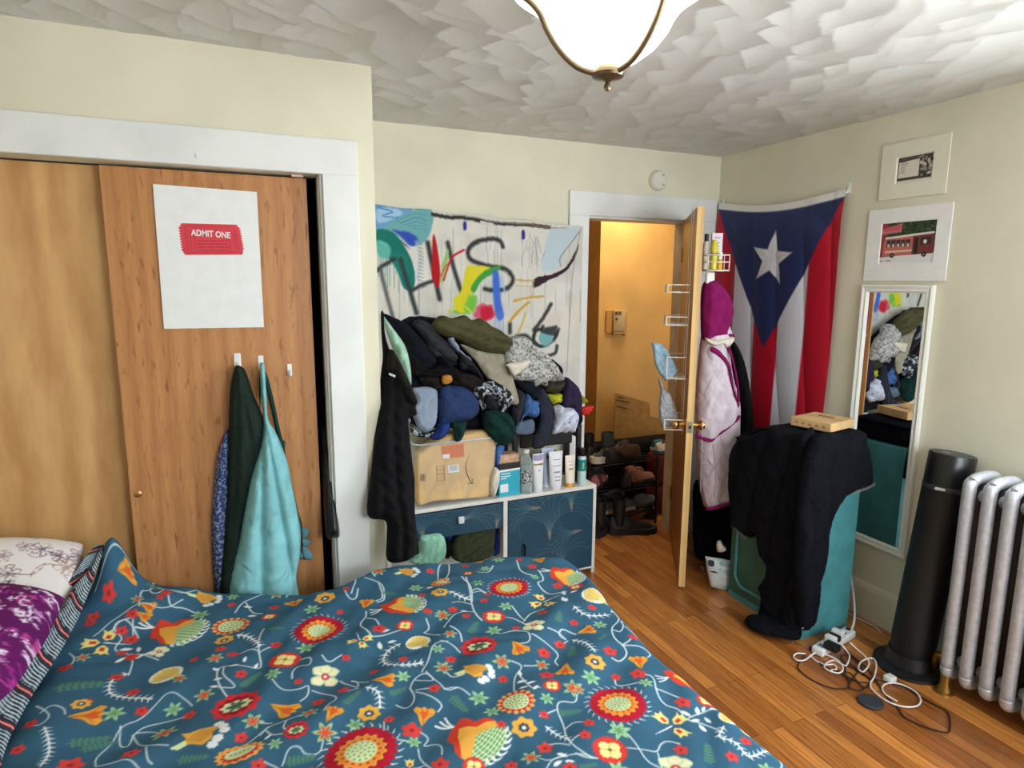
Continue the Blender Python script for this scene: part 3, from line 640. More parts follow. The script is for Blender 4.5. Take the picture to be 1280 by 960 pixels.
A = lambda p: Z(0, 720, 4, p); Bz = lambda p: Z(240, 720, 4, p); Cz = lambda p: Z(500, 720, 4, p); Dz = lambda p: Z(720, 720, 4, p); Ez = lambda p: Z(380, 660, 3.0476, p)
for V_ in [A([(840, 90), (850, 140), (920, 140), (980, 170)]), A([(690, 80), (740, 60), (780, 30), (830, 60), (780, 90), (740, 60), (780, 10), (820, 0)]), A([(830, 60), (900, 75), (980, 90)]),
           A([(640, 480), (665, 420), (650, 370), (560, 350), (600, 310), (610, 290), (560, 260), (620, 210), (670, 190), (650, 150)]), A([(620, 210), (660, 240), (690, 290)]), A([(560, 270), (590, 220), (640, 210)]), A([(650, 370), (720, 380), (790, 400)]),
           A([(345, 365), (375, 390), (350, 420)]), A([(180, 640), (230, 660), (250, 690), (200, 730), (160, 730)]), A([(200, 670), (260, 630), (320, 650), (325, 680)]),
           A([(480, 950), (470, 900), (560, 800), (600, 730), (700, 700), (780, 630), (850, 570), (930, 600), (960, 625)]), A([(600, 730), (590, 820), (640, 820), (660, 760), (720, 720), (830, 690), (930, 670)]), A([(660, 760), (700, 830), (740, 845), (840, 845)]), A([(730, 850), (735, 920), (760, 930)]), A([(860, 860), (900, 840), (930, 820)]),
           A([(680, 750), (760, 740), (800, 760)]), A([(480, 950), (560, 945), (640, 920), (700, 960)]),
           Bz([(215, 180), (250, 130), (310, 105), (380, 75)]), Bz([(270, 130), (300, 180), (350, 180)]), Bz([(470, 95), (500, 60), (560, 70), (640, 50)]), Bz([(760, 60), (780, 105), (820, 105), (830, 60)]), Bz([(930, 20), (960, 90), (920, 110)]), Bz([(360, 250), (330, 300), (335, 380), (350, 440), (300, 440), (200, 440), (130, 450), (120, 500), (150, 560), (190, 600)]),
           Bz([(230, 380), (290, 350), (330, 360)]), Bz([(330, 370), (360, 350), (410, 330)]), Bz([(160, 450), (150, 490), (220, 530), (200, 545), (130, 545)]), Bz([(540, 410), (600, 405), (590, 450), (540, 440), (500, 470), (500, 500)]), Bz([(400, 510), (440, 560), (540, 550), (585, 520), (580, 570), (540, 600)]), Bz([(600, 545), (680, 560), (735, 610), (680, 640), (660, 680)]), Bz([(650, 400), (680, 430), (750, 390)]), Bz([(740, 490), (800, 530), (830, 560), (830, 500), (780, 490), (880, 525)]), Bz([(830, 560), (780, 570)]),
           Bz([(870, 160), (870, 190), (830, 230), (900, 300)]), Bz([(870, 195), (920, 210), (935, 240)]), Bz([(900, 300), (960, 290), (1020, 270), (1050, 260)]), Bz([(1160, 260), (1190, 240), (1170, 200)]), Bz([(1160, 260), (1240, 290)]), Bz([(1150, 470), (1190, 400), (1200, 340), (1280, 320)]), Bz([(1090, 545), (1110, 490), (1180, 470), (1220, 520), (1110, 500)]), Bz([(1090, 545), (1120, 600), (1080, 655), (1020, 620)]), Bz([(1120, 560), (1200, 560)]), Bz([(1120, 570), (1260, 620), (1230, 660)]), Bz([(960, 710), (960, 780), (1020, 810), (1090, 810)]), Bz([(1140, 760), (1190, 780), (1150, 830), (1210, 810), (1250, 830), (1250, 880)]), Bz([(1130, 840), (1140, 900), (1200, 950)]),
           Bz([(450, 920), (480, 850), (540, 840), (560, 870), (640, 860), (655, 800)]), Bz([(360, 910), (430, 930), (440, 960)]), Bz([(340, 780), (380, 740), (460, 720), (530, 690), (590, 680)]), Bz([(230, 840), (300, 800), (380, 740)]), Bz([(470, 720), (450, 760), (500, 770)]), Bz([(370, 760), (400, 790), (450, 785)]), Bz([(330, 715), (400, 720)]),
           Cz([(330, 0), (350, 60), (355, 120), (380, 190), (410, 210)]), Cz([(350, 70), (390, 50), (430, 80)]), Cz([(360, 130), (300, 110), (260, 120)]), Cz([(220, 240), (260, 180), (320, 160), (370, 170)]), Cz([(250, 240), (300, 270), (310, 310)]), Cz([(520, 190), (590, 200), (640, 240)]), Cz([(620, 210), (650, 160), (720, 150)]), Cz([(560, 140), (600, 180), (625, 205)]), Cz([(500, 280), (580, 260), (650, 290), (650, 340), (600, 345)]), Cz([(660, 300), (740, 330), (800, 370), (770, 400), (790, 430)]), Cz([(740, 265), (800, 270), (840, 300), (790, 280), (810, 250), (880, 270)]), Cz([(840, 300), (820, 315)]),
           Cz([(570, 560), (570, 480), (620, 430), (560, 415)]), Cz([(620, 430), (680, 430)]), Cz([(600, 480), (640, 530), (660, 570), (700, 560)]), Cz([(200, 320), (260, 330), (300, 360)]), Cz([(320, 490), (260, 500), (230, 470)]), Cz([(220, 560), (290, 545), (350, 580)]), Cz([(130, 470), (190, 520), (230, 570), (290, 550)]), Cz([(885, 580), (880, 620), (800, 610), (780, 640), (820, 720), (830, 790), (870, 850), (960, 900)]), Cz([(830, 740), (870, 710), (930, 720)]), Cz([(850, 830), (880, 790), (920, 785)]), Cz([(700, 690), (780, 650)]), Cz([(700, 830), (790, 820), (850, 840)]), Cz([(700, 900), (740, 920), (820, 890), (900, 880), (980, 900)]), Cz([(730, 960), (760, 910), (830, 880)]),
           Dz([(180, 160), (180, 140), (230, 200), (170, 250), (200, 320), (240, 340), (260, 380), (220, 415), (180, 400)]), Dz([(180, 260), (230, 280), (240, 230), (220, 210), (280, 200)]), Dz([(230, 340), (270, 320), (280, 300)]), Dz([(240, 340), (340, 340), (380, 370), (360, 390)]), Dz([(240, 250), (320, 290), (380, 320)]), Dz([(340, 480), (390, 490), (400, 560), (440, 620), (520, 640), (545, 700), (640, 710), (740, 770)]), Dz([(400, 550), (460, 560), (520, 590)]), Dz([(195, 490), (200, 520), (250, 525), (320, 520)]), Dz([(545, 700), (600, 670), (680, 640), (710, 640)]), Dz([(250, 840), (340, 850), (410, 860), (420, 820), (460, 800), (520, 820)]), Dz([(260, 780), (310, 830), (350, 910), (420, 940)]), Dz([(410, 860), (420, 900), (430, 940)]), Dz([(0, 880), (50, 900), (110, 900)]), Dz([(960, 790), (960, 820), (1000, 830), (1040, 900), (1020, 950)]), Dz([(1000, 820), (970, 790), (980, 830)]), Dz([(1080, 940), (1100, 900), (1150, 930)]),
           Ez([(180, 245), (200, 200), (190, 160), (240, 150), (270, 180)]), Ez([(230, 190), (300, 200), (310, 260), (280, 270)]), Ez([(510, 190), (510, 130), (550, 110), (555, 150), (540, 190)]), Ez([(600, 180), (640, 220), (640, 270)]), Ez([(640, 240), (680, 230), (700, 245)]), Ez([(810, 120), (830, 170), (880, 180)]), Ez([(890, 155), (920, 190), (880, 200), (940, 240), (1000, 230)]), Ez([(660, 160), (700, 170), (720, 140)])]:
    vine(V_)
for F_ in [A([(640, 470), (580, 490), (545, 540), (560, 580), (640, 600), (760, 610)]), A([(220, 740), (240, 800), (240, 860), (200, 940)]), Bz([(225, 280), (290, 290), (340, 340)]), Bz([(1040, 320), (970, 360), (960, 410), (1020, 440), (1150, 425)]), Bz([(870, 560), (930, 580), (940, 640)]), Cz([(250, 70), (300, 90), (350, 105)]), Cz([(865, 295), (930, 330), (975, 385)]), Cz([(730, 730), (790, 770), (850, 810)]), Cz([(870, 150), (940, 190), (1050, 175)]), Dz([(740, 740), (720, 790), (800, 820), (870, 880), (980, 830)]), A([(440, -10), (470, -40), (520, -50)]), Cz([(0, 440), (60, 430), (115, 420)])]:
    m_feather(F_, 2.2, 9)
for z_, L_ in ((A, [(600, 400, 8, 70), (630, 345, 8, 20), (700, 385, 7, 60), (690, 350, 7, -60), (750, 370, 7, 50)]), (Bz, [(120, 460, 6, 160), (265, 410, 6, 100), (210, 440, 6, 30), (320, 430, 6, 90), (110, 540, 6, 180), (130, 505, 6, 10), (380, 795, 6, 60), (280, 150, 6, 0), (300, 190, 6, 0), (940, 330, 8, 110), (970, 270, 6, 40), (1000, 310, 6, 20)]), (Cz, [(600, 465, 7, 100), (610, 510, 7, 0), (655, 525, 7, 20), (620, 550, 7, 10), (680, 560, 7, 60), (820, 70, 7, 90), (820, 110, 8, 100), (870, 70, 6, 30), (810, 885, 8, -30), (790, 930, 8, 40), (850, 920, 7, 0), (320, 160, 6, -30)]), (Dz, [(550, 665, 8, 130), (610, 650, 8, 80), (600, 700, 7, 20), (635, 735, 8, 110), (660, 695, 7, 110), (640, 640, 6, 60), (690, 640, 6, 0)]), (Ez, [(480, 215, 5, 0), (545, 190, 5, 60), (990, 240, 6, 100), (1000, 270, 6, 80)])):
    for x, y, s_, r_ in L_: q = z_([(x, y)])[0]; leaf(q[0], q[1], s_, r_)
DRAW = {'red': m_red, 'sun': m_sun, 'pan': m_pansy, 'sm': m_small, 'yel': m_yel, 'st': m_star, 'fern': m_fern, 'tul': m_tulip, 'pea': m_pea, 'but': m_butter, 'sh': m_shell, 'cr': m_crim, 'four': m_four, 'sp': m_spiky, 'half': m_half}
LST = ((A, '''sm 650 60 9;sm 575 70 7;sm 630 145 9;sm 655 300 10;sm 320 435 10;sm 465 190 9;sm 800 100 5;sm 665 570 9;sm 945 668 9;sm 655 885 12;sm 350 930 17;sm 1165 380 8;sm 1205 480 8;sm 1205 790 9;sm 150 720 9;sm 85 850 9;sm 970 400 6;sm 1155 145 5;sm 430 620 9;
tul 430 690 20 20;sp 520 320 21 0;pea 865 265 35 -5;four 795 365 12 0;but 830 480 26 0;fern 395 535 26 25;fern 440 800 22 30;st 570 680 14 0 g;st 865 640 12 0 g;st 820 765 17 0;st 1020 580 13 0;st 1075 405 11 0;st 1000 185 12 0 g;sh 1030 95 16 -30;sh 1010 790 26 0;sun 1155 235 23 0;yel 1120 300 12 0;cr 1180 635 30 20;half 1190 870 28 12;fern 960 895 18 10;fern 1255 500 15 60;st 720 10 9 0 g;tul 730 120 10 0;st 880 15 8 0'''),
       (Bz, '''red 635 250 31 0;pan 465 410 20 0;four 665 480 20 20;tul 450 645 19 -20;sm 200 140 5;sm 420 325 8;sm 630 605 9;sm 755 555 9;sm 910 460 7;sm 935 262 10;sm 1055 405 7;sm 1090 760 12;sm 1215 555 7;sm 330 930 11;sm 585 945 10;sm 245 790 8;sm 740 160 5;sm 985 700 8;sm 410 150 7;sm 530 515 6;sm 770 400 6;sm 1180 170 5;sm 1240 930 13;sm 200 380 7;
yel 665 105 13 0;yel 885 670 15 0;pea 1040 140 29 20;sp 840 320 14 100;but 1130 315 21 -30;tul 515 130 13 120;tul 955 520 15 0;tul 870 125 11 90;tul 700 695 14 80;tul 1160 690 16 90;st 425 80 11 0;st 600 160 11 0 g;st 570 340 13 0 g;st 405 485 11 0 g;st 1055 490 10 0 g;st 585 680 13 20;st 665 770 16 0;st 305 715 14 0;st 815 725 12 0 g;st 415 835 10 0 g;st 1110 810 9 0 g;st 1255 440 13 0;st 1250 170 9 0;st 205 95 8 0 g;
fern 415 255 11 0;fern 290 500 15 60;fern 800 610 14 60;fern 1030 560 12 40;half 240 870 30 25;pan 385 195 10 0;cr 520 770 16 10;red 845 865 47 0;fern 540 890 18 20;sun 1240 20 12 0;yel 1235 75 11 0;pan 1065 240 11 0;sh 1245 340 1 0'''),
       (Cz, '''red 545 50 25 0;pan 470 190 15 0;four 670 250 16 0;cr 395 340 24 0;sh 380 470 20 -30;sun 580 625 25 0;red 1090 625 37 0;pan 1050 855 23 0;pea 360 790 42 -35;yel 620 745 17 0;yel 975 430 14 0;
tul 585 355 14 -60;tul 825 460 14 -100;tul 930 260 12 20;tul 1200 420 14 90;tul 120 695 15 90;sm 135 170 6;sm 265 150 7;sm 330 190 6;sm 420 110 6;sm 715 175 7;sm 870 220 6;sm 580 250 6;sm 800 322 8;sm 720 370 9;sm 1050 370 10;sm 1165 300 7;sm 255 400 8;sm 735 485 11;sm 515 490 7;sm 170 560 8;sm 720 680 7;sm 505 735 7;sm 945 725 8;sm 925 785 8;sm 725 840 11;sm 555 920 9;sm 850 950 10;sm 1190 475 11;sm 1080 480 7;sm 60 760 13;sm 790 30 7;sm 960 150 6;
st 215 180 11 0;st 530 140 10 0 g;st 470 260 11 0 g;st 250 285 10 0;st 1000 230 10 0 g;st 510 420 13 0;st 710 425 11 0;st 220 450 13 30;st 190 360 9 0 g;st 955 500 13 0 g;st 865 555 14 20;st 395 590 14 0 g;st 460 665 12 0 g;st 735 610 10 0 g;st 1230 525 10 0 g;st 655 890 14 0;st 1100 760 15 0 g;st 70 810 10 0 g;st 20 490 8 0 g;st 1170 235 10 0;st 1090 945 14 0 g;
fern 795 205 11 80;fern 370 245 13 70;fern 860 360 14 80;fern 1010 300 9 50;fern 295 620 17 -50;fern 850 660 14 10;fern 940 940 12 20;sp 720 105 17 10;but 970 95 22 -20;pan 760 545 12 0;pan 370 930 15 0;pan 880 40 9 0;st 390 30 9 0 g;sp 50 945 15 0;fern 85 40 10 0'''),
       (Dz, '''pea 550 485 30 10;pan 655 595 13 0;but 760 690 16 -10;but 870 740 14 -30;sp 480 720 22 200;sm 535 612 11;sm 850 805 8;sm 780 890 9;sm 525 850 10;sm 65 725 8;sm 45 790 8;four 500 945 26 0;fern 665 870 17 80;st 955 940 12 0 g;st 215 765 15 0 g;st 295 235 9 0;fern 410 340 11 0;st 350 525 8 0 g;st 210 950 12 0 g;tul 860 955 8 0;st 15 560 8 0;sm 310 475 9;sm 290 300 6;st 1130 950 12 0;sm 200 480 6'''),
       (Ez, '''pea 990 170 24 -20;pea 355 295 1 0;sm 480 152 6;sm 615 128 6;sm 820 115 5;sm 870 140 7;sm 965 208 6;sm 700 245 5;sm 685 268 5;sm 565 298 6;sm 1095 298 5;sm 910 315 6;sm 620 328 5;sm 475 315 5;sm 450 245 5;sm 160 232 5;st 285 165 10 0;sh 395 160 13 -10;pan 625 165 7 0;tul 890 115 9 -20;tul 665 115 6 0;st 740 115 9 0 g;st 690 150 7 0 g;st 425 215 9 0 g;half 525 200 12 0;yel 520 240 11 0;fern 660 205 9 20;yel 80 265 13 0;pan 1035 215 8 0;st 155 190 9 0 g;tul 105 205 6 0;st 880 182 6 0 g;fern 325 235 9 0'''))
for z_, S_ in LST:
    for it in S_.replace('\n', '').split(';'):
        t = it.split(); k = t[0]; x, y, s_ = map(float, t[1:4]); r_ = float(t[4]) if len(t) > 4 else 0; q = z_([(x, y)])[0]
        if s_ < 3: continue
        if k == 'st': m_star(q[0], q[1], s_, r_, red=len(t) < 6)
        else: DRAW[k](q[0], q[1], s_, r_)

class Wm(Mo):
    def __init__(s, x, y, sz, rot=0.0, sq=1.0): s.p = np.array([x, y]); s.k = sz; s.r = R_(rot); s.sq = sq
Mo_ = Mo; Mo = Wm
for k_, x_, y_, s_, r_ in (('sm', -.43, 2.28, .022, 0), ('tul', -.385, 2.33, .026, 60), ('st', -.35, 2.27, .022, 0), ('sm', -.47, 2.19, .020, 0), ('tul', -.33, 2.20, .024, -10), ('fern', -.31, 2.35, .035, -30), ('sm', -.40, 2.40, .014, 0), ('st', -.455, 2.385, .018, 0), ('sm', -.38, 2.14, .02, 0), ('sm', -.27, 2.30, .018, 0),
    ('st', -.40, 1.35, .03, 0), ('sm', -.45, 1.50, .022, 0), ('yel', -.42, 1.78, .024, 0), ('sm', -.36, 1.90, .02, 0), ('st', -.46, 2.02, .022, 0), ('fern', -.36, 1.62, .035, 40), ('sm', -.10, 1.95, .018, 0), ('st', -.20, 1.82, .022, 0), ('sm', -.28, 1.72, .018, 0)): DRAW[k_](x_, y_, s_, r_)
for P_v in ([(-.45, 2.12), (-.40, 2.2), (-.34, 2.26), (-.28, 2.22), (-.22, 2.28)], [(-.47, 2.3), (-.42, 2.35), (-.36, 2.38)], [(-.30, 2.36), (-.24, 2.30), (-.18, 2.34)]): cv.line(chaikin(P_v, 3), .0036, (214, 224, 230))
Mo = Mo_
# pattern that hangs out of the photo's sight goes on in the same manner
for _ in range(150):
    x, y = random.uniform(-.95, 1.7), random.uniform(.35, 2.85)
    if sdpoly(OUTc, np.array([x]), np.array([y]))[0] < .02 and not (y < 1.05 or (y < 1.75 and x < 1.0*(y-1.0)/.75*-1.6+.5)): continue
    k = random.choice(['sm', 'st', 'tul', 'yel', 'fern']); o_ = Mo(640, 700, 1, 0)
    P0 = Mo.__init__
    def fake(s, px, py, sz, rot=0.0, sq=1.0): s.p = np.array([x, y]); s.k = random.uniform(.018, .035); s.r = random.uniform(0, 6); s.sq = 1
    Mo.__init__ = fake; DRAW[k](0, 0, 1, 0); Mo.__init__ = P0

def make_duvet():
    X, Y = np.meshgrid(cv.xs, cv.ys); D = sdpoly(OUTc, X, Y)
    gy, gx = np.gradient(D, cv.res); gn = np.hypot(gx, gy)+1e-9; gx /= gn; gy /= gn
    e = .05; s = D+e; h0 = duvet_h(X, Y)
    sp = np.where(s > 0, s, 0.0)
    # arc-length wrap over the mattress edge: a quarter circle of radius r and then straight down
    r = .045; th = np.clip(sp/r, 0, pi/2); hor = r*np.sin(th); ver = r*(1-np.cos(th))+np.maximum(0, sp-r*pi/2)
    flat = sp-hor; hang = np.maximum(0, sp-r*pi/2)
    wav = .010*np.sin((X+Y*.7)*38+3*vnoise(X*5, Y*5, 4))*np.clip(hang/.12, 0, 1)
    Px = X-gx*(flat-wav); Py = Y-gy*(flat-wav)
    wr = .016*folds(X, Y, R_(24), .20, 11, 1.0, False)+.008*folds(X, Y, R_(52), .13, 23, 1.2, False)+.004*folds(X, Y, R_(-25), .08, 37, 1.0, False)+.014*(fbm(X*5, Y*5, 8)-.5)
    dep = .018*folds(X+.2, Y, R_(18), .30, 71, .7, False)
    Pz = h0+(wr-.012-dep*.6)*np.clip(-(D)/.06+.3, .25, 1)-ver
    Pz = np.maximum(Pz, .12)
    Py = np.minimum(Py, 2.424)
    # keep only the blue cloth: left limit under the pillows
    P = np.stack([Px, Py, Pz], -1); c = cv.c
    iy = slice(int((.42-cv.y0)/cv.res), int((2.80-cv.y0)/cv.res)); ix = slice(int((-.68-cv.x0)/cv.res), int((1.52-cv.x0)/cv.res))
    P = P[iy, ix]; c = c[iy, ix]
    bed_c = c*(1+.05*(fbm(X[iy, ix]*14, Y[iy, ix]*14, 3)-.5))[..., None]
    return P, np.clip(bed_c, 0, 255)
P_, c_ = make_duvet()
M_duv = paint_mat('printed_cotton', rough=.85, spec=.2, bump=.25, bscale=900)
bedding = Thing('duvet', (.2, 1.6, .12), 'dark teal duvet printed with red, orange and yellow flowers, spread over the bed', 'duvet')
bedding.part('cover', fast_grid('cover', P_, M_duv, colors=c_), M_duv)
# folded-over striped underside along the head end
Lb = [bed_pt(x, y) for x, y in [(40, 985), (52, 905), (72, 842), (97, 798), (128, 752), (140, 722), (158, 700), (150, 683)]]
def make_fold():
    Lb = [np.array(p) for p in [(-.47, 1.22, .585), (-.50, 1.42, .595), (-.535, 1.62, .60), (-.53, 1.80, .61), (-.505, 1.97, .625), (-.485, 2.12, .65), (-.47, 2.24, .69), (-.455, 2.33, .74), (-.440, 2.375, .765)]]
    C1 = smooth_path(Lb, 10); n = 520; L = np.r_[0, np.cumsum(np.linalg.norm(np.diff(C1, axis=0), axis=1))]; t = np.linspace(0, L[-1], n)
    C1 = np.stack([np.interp(t, L, C1[:, i]) for i in range(3)], 1); m_ = 46; T = np.gradient(C1[:, :2], axis=0); T /= np.linalg.norm(T, axis=1)[:, None]
    Nn = np.stack([-T[:, 1], T[:, 0]], 1); Nn *= np.where(Nn[:, :1] > 0, -1, 1)
    P = np.zeros((n, m_, 3)); Cc = np.zeros((n, m_, 3)); v = np.linspace(0, 1, m_)
    wdt = np.interp(t/L[-1], [0, .3, .6, .8, 1], [.18, .17, .14, .10, .035])
    for j, q in enumerate(v):
        rip = .014*np.sin(v[j]*9+np.sin(t*30)*.6+t*6)*sin(pi*q)
        P[:, j, :2] = C1[:, :2]+Nn*(wdt*q)[:, None]+T*(.03*sin(pi*q*1.5))
        P[:, j, 2] = C1[:, 2]+.006+.055*sin(pi*min(1, q*1.15))**.7*np.interp(t/L[-1], [0, .7, 1], [1, .8, .3])+rip-.05*max(0, q-.8)/.2
        s = (t+.012*np.sin(q*11)+.02*q)/.118; ph = s-np.floor(s)
        col_ = np.where(((ph > .06) & (ph < .13))[:, None], (204, 74, 76), np.array([(46, 52, 62)])); col_ = np.where(((ph > .085) & (ph < .105))[:, None], (240, 176, 172), col_)
        fine = (np.floor(ph*20) % 2 == 0) & (ph > .24) & (ph < .93); col_ = np.where(fine[:, None], (172, 190, 200), col_)
        Cc[:, j] = col_
    return P, Cc
Pf, Cf = make_fold()
bedding.part('striped_underside', fast_grid('striped_underside', Pf[:, ::-1], M_duv, colors=Cf[:, ::-1]), M_duv, label='charcoal underside with coral and pale grey stripes, folded over')

M_bedwood = wood_mat('bed_frame_wood', (150, 104, 66), (116, 78, 46))
bed = Thing('bed', (.1, 1.58, 0), 'double bed hidden under the flowered duvet, beside the closet doors', 'bed')
bed.part('mattress', rbox((-.98, .86, .30), (1.06, 2.15, .525), .05, 3), mat('white_ticking', (225, 222, 214), rough=.9, noise=.03), angle=R_(40))
bed.part('bed_frame', jn(rbox((-1.02, .84, .20), (1.07, .87, .32), .006), rbox((-1.02, 2.14, .20), (1.07, 2.17, .32), .006), rbox((1.04, .84, .20), (1.07, 2.17, .32), .006), rbox((-1.04, .84, .20), (-1.0, 2.17, .32), .006), rbox((-1.0, .87, .27), (1.04, 2.14, .295), .004)), M_bedwood)
for x in (-1.0, 1.02):
    for y in (.88, 2.12): bed.part('leg', lathe([(.022, 0), (.032, .2)], 14, c=(x, y, 0)), M_bedwood, smooth='auto')

def pillow(name, c, sx, sy, h, tilt, rotz, canvas, label, seed):
    n1, n2 = 150, 110; u = np.linspace(-1, 1, n1); v = np.linspace(-1, 1, n2); U, V = np.meshgrid(u, v)
    k = ((1-U**4)*(1-V**4)); t = np.sign(k)*np.abs(k)**.42
    def surf(sgn):
        inx = 1-.06*(1-np.abs(V))*0; X = U*sx*(1-.05*V**2); Y = V*sy*(1-.05*U**2)
        Zz = sgn*h*t*(1+.10*fbm(U*2.2+seed, V*2+seed, seed))+.012*folds(X, Y, .6+seed, .13, seed)*t
        return np.stack([X, Y, Zz], -1)
    Rm = np.array(Matrix.Rotation(rotz, 3, 'Z') @ Matrix.Rotation(tilt[0], 3, 'X') @ Matrix.Rotation(tilt[1], 3, 'Y'))
    top = surf(1)@Rm.T+np.array(c); bot = surf(-.55)@Rm.T+np.array(c)
    cc = canvas.sample(U*sx, V*sy)
    P = np.concatenate([top, bot[::-1]], 0); Cc = np.concatenate([cc, cc[::-1]], 0)
    return single(name, fast_grid(name, P, M_duv, colors=Cc), label, 'pillow', 'pillows at the head of the bed')
pv = Canvas(-.40, -.30, .40, .30, .0030, (98, 24, 92))
for k in range(620):
    x, y, a = random.uniform(-.38, .38), random.uniform(-.28, .28), random.uniform(0, 6.28); r = random.uniform(.008, .022)
    c = random.choice([(232, 216, 236), (240, 228, 240), (206, 150, 200), (160, 44, 140), (150, 40, 130), (196, 70, 150), (232, 216, 236), (240, 228, 240), (236, 224, 240)])
    if random.random() < .45: pv.line(smooth_path([(x, y), (x+r*cos(a), y+r*sin(a)), (x+1.6*r*cos(a+.9), y+1.6*r*sin(a+.9)), (x+1.4*r*cos(a+1.9), y+1.4*r*sin(a+1.9))], 4), random.uniform(.003, .007), c)
    else: pv.poly([(x+.6*p*r, y+.6*q*r) for p, q in star(random.choice([4, 5, 6]), .35, 1, a)], c)
wv_ = Canvas(-.40, -.30, .40, .30, .0030, (232, 228, 226))
for k in range(46):
    x, y, a = random.uniform(-.38, .38), random.uniform(-.28, .28), random.uniform(0, 6.28); r = random.uniform(.02, .035); c = random.choice([(120, 90, 100), (150, 120, 130), (90, 60, 90), (150, 100, 80)])
    for f in range(5): wv_.line(smooth_path([(x, y), (x+r*cos(a+f*1.25), y+r*sin(a+f*1.25)), (x+.9*r*cos(a+.7+f*1.25), y+.9*r*sin(a+.7+f*1.25)), (x, y)], 3), .0022, c)
    wv_.line(smooth_path([(x, y), (x+2*r*cos(a), y+2*r*sin(a)), (x+3*r*cos(a+.4), y+3*r*sin(a+.4))], 4), .002, c)
pillow('pillow', (-.845, 2.265, .705), .34, .20, .105, (R_(36), R_(10)), R_(-3), wv_, 'white pillow with fine brown flower sprigs, against the closet door', 2)
pillow('pillow', (-.86, 1.96, .695), .32, .26, .105, (R_(14), R_(8)), R_(-10), pv, 'purple pillow with white and pink floral print, in front of the white pillow', 5)

# ================================================================ on the right wall
M_white = mat('white_plastic', (236, 238, 238), rough=.4)
M_paper = mat('white_paper', (238, 240, 240), rough=.85, noise=.01)
def wall_hook(p, s=1.0, lab='', n=(-1, 0, 0), name='adhesive_hook', grp=None):
    t = Thing(name, p, lab, 'hook', grp); n = np.array(n, float); u = np.cross([0, 0, 1], n)
    def W(a, b, c): return np.array(p)+u*a*s+n*b*s+np.array([0, 0, c*s])
    pl = rbox((-.010, 0, 0), (.010, .004, .055), .0018); pl = (np.array([W(*q) for q in pl[0]]), pl[1])
    t.part('backplate', pl, M_white); t.part('hook', tube([W(0, .004, .026), W(0, .010, .010), W(0, .018, .0), W(0, .028, .004), W(0, .031, .016)], .0045*s, 8), M_white, smooth=True); return t
fl0 = on_x(902, 254, XR); fl1 = on_x(1064, 236, XR)
wall_hook((XR-.0005, fl0[1]-.015, fl0[2]-.02), .9, 'white adhesive hook holding the flag corner next to the room corner', grp='hooks holding the flag')
wall_hook((XR-.0005, fl1[1]+.012, fl1[2]-.02), .9, 'white adhesive hook holding the flag corner nearest the pictures', grp='hooks holding the flag')
# flag: 0.9 x 1.5, hung by its hoist
def flag():
    Wf, Hf = .915, 1.50; res = .0055; c = Canvas(0, 0, Wf, Hf, res, (224, 226, 236))
    for i in range(5):
        if i % 2 == 0: c.poly([(i*Wf/5, -1), ((i+1)*Wf/5, -1), ((i+1)*Wf/5, 3), (i*Wf/5, 3)], (186, 16, 44))
    c.poly([(0, .035), (Wf, .035), (Wf/2, .035+Wf*.835)], (36, 50, 98)); cx, cy, r = Wf*.51, .30, .155
    st = [(cx+(r if k % 2 == 0 else r*.40)*sin(pi*k/5+.12), cy-(r if k % 2 == 0 else r*.40)*cos(pi*k/5+.12)) for k in range(10)]
    c.poly(st, (232, 234, 240))
    for k in range(10): c.line([(cx, cy), st[k]], .0035, (196, 200, 214))
    c.poly([(-1, -.1), (3, -.1), (3, .038), (-1, .038)], (236, 236, 234))
    H, W = c.c.shape[:2]; U, V = np.meshgrid(c.xs, c.ys)
    y = fl0[1]-.005-(fl0[1]-fl1[1]-.01)*U/Wf; top = fl0[2]+(fl1[2]-fl0[2])*U/Wf-.042*np.sin(pi*U/Wf)**1.0
    z = top-V
    gather = 1-.05*np.clip(V/1.5, 0, 1); y = fl1[1]+.45*0+(y-(fl0[1]+fl1[1])/2)*gather+(fl0[1]+fl1[1])/2-fl1[1]
    d = .018+.016*folds(U*1.0, V*.6, R_(84), .17, 5, .5)*np.clip(V/.2, .25, 1)+.008*folds(U, V, R_(35), .14, 9, .8)*np.exp(-((V-.15)/.2)**2)+.006*fbm(U*7, V*5, 3)
    P = np.stack([XR-.004-d, y, z], -1); B = P.copy(); B[..., 0] += .0012
    P2 = np.concatenate([P, B[::-1]], 0); Cc = np.concatenate([c.c, c.c[::-1]], 0)
    o = single('flag', fast_grid('flag', P2, paint_mat('flag_nylon', rough=.5, spec=.35), colors=Cc), 'red and white striped flag with white star on blue triangle, on the wall', 'flag')
flag()
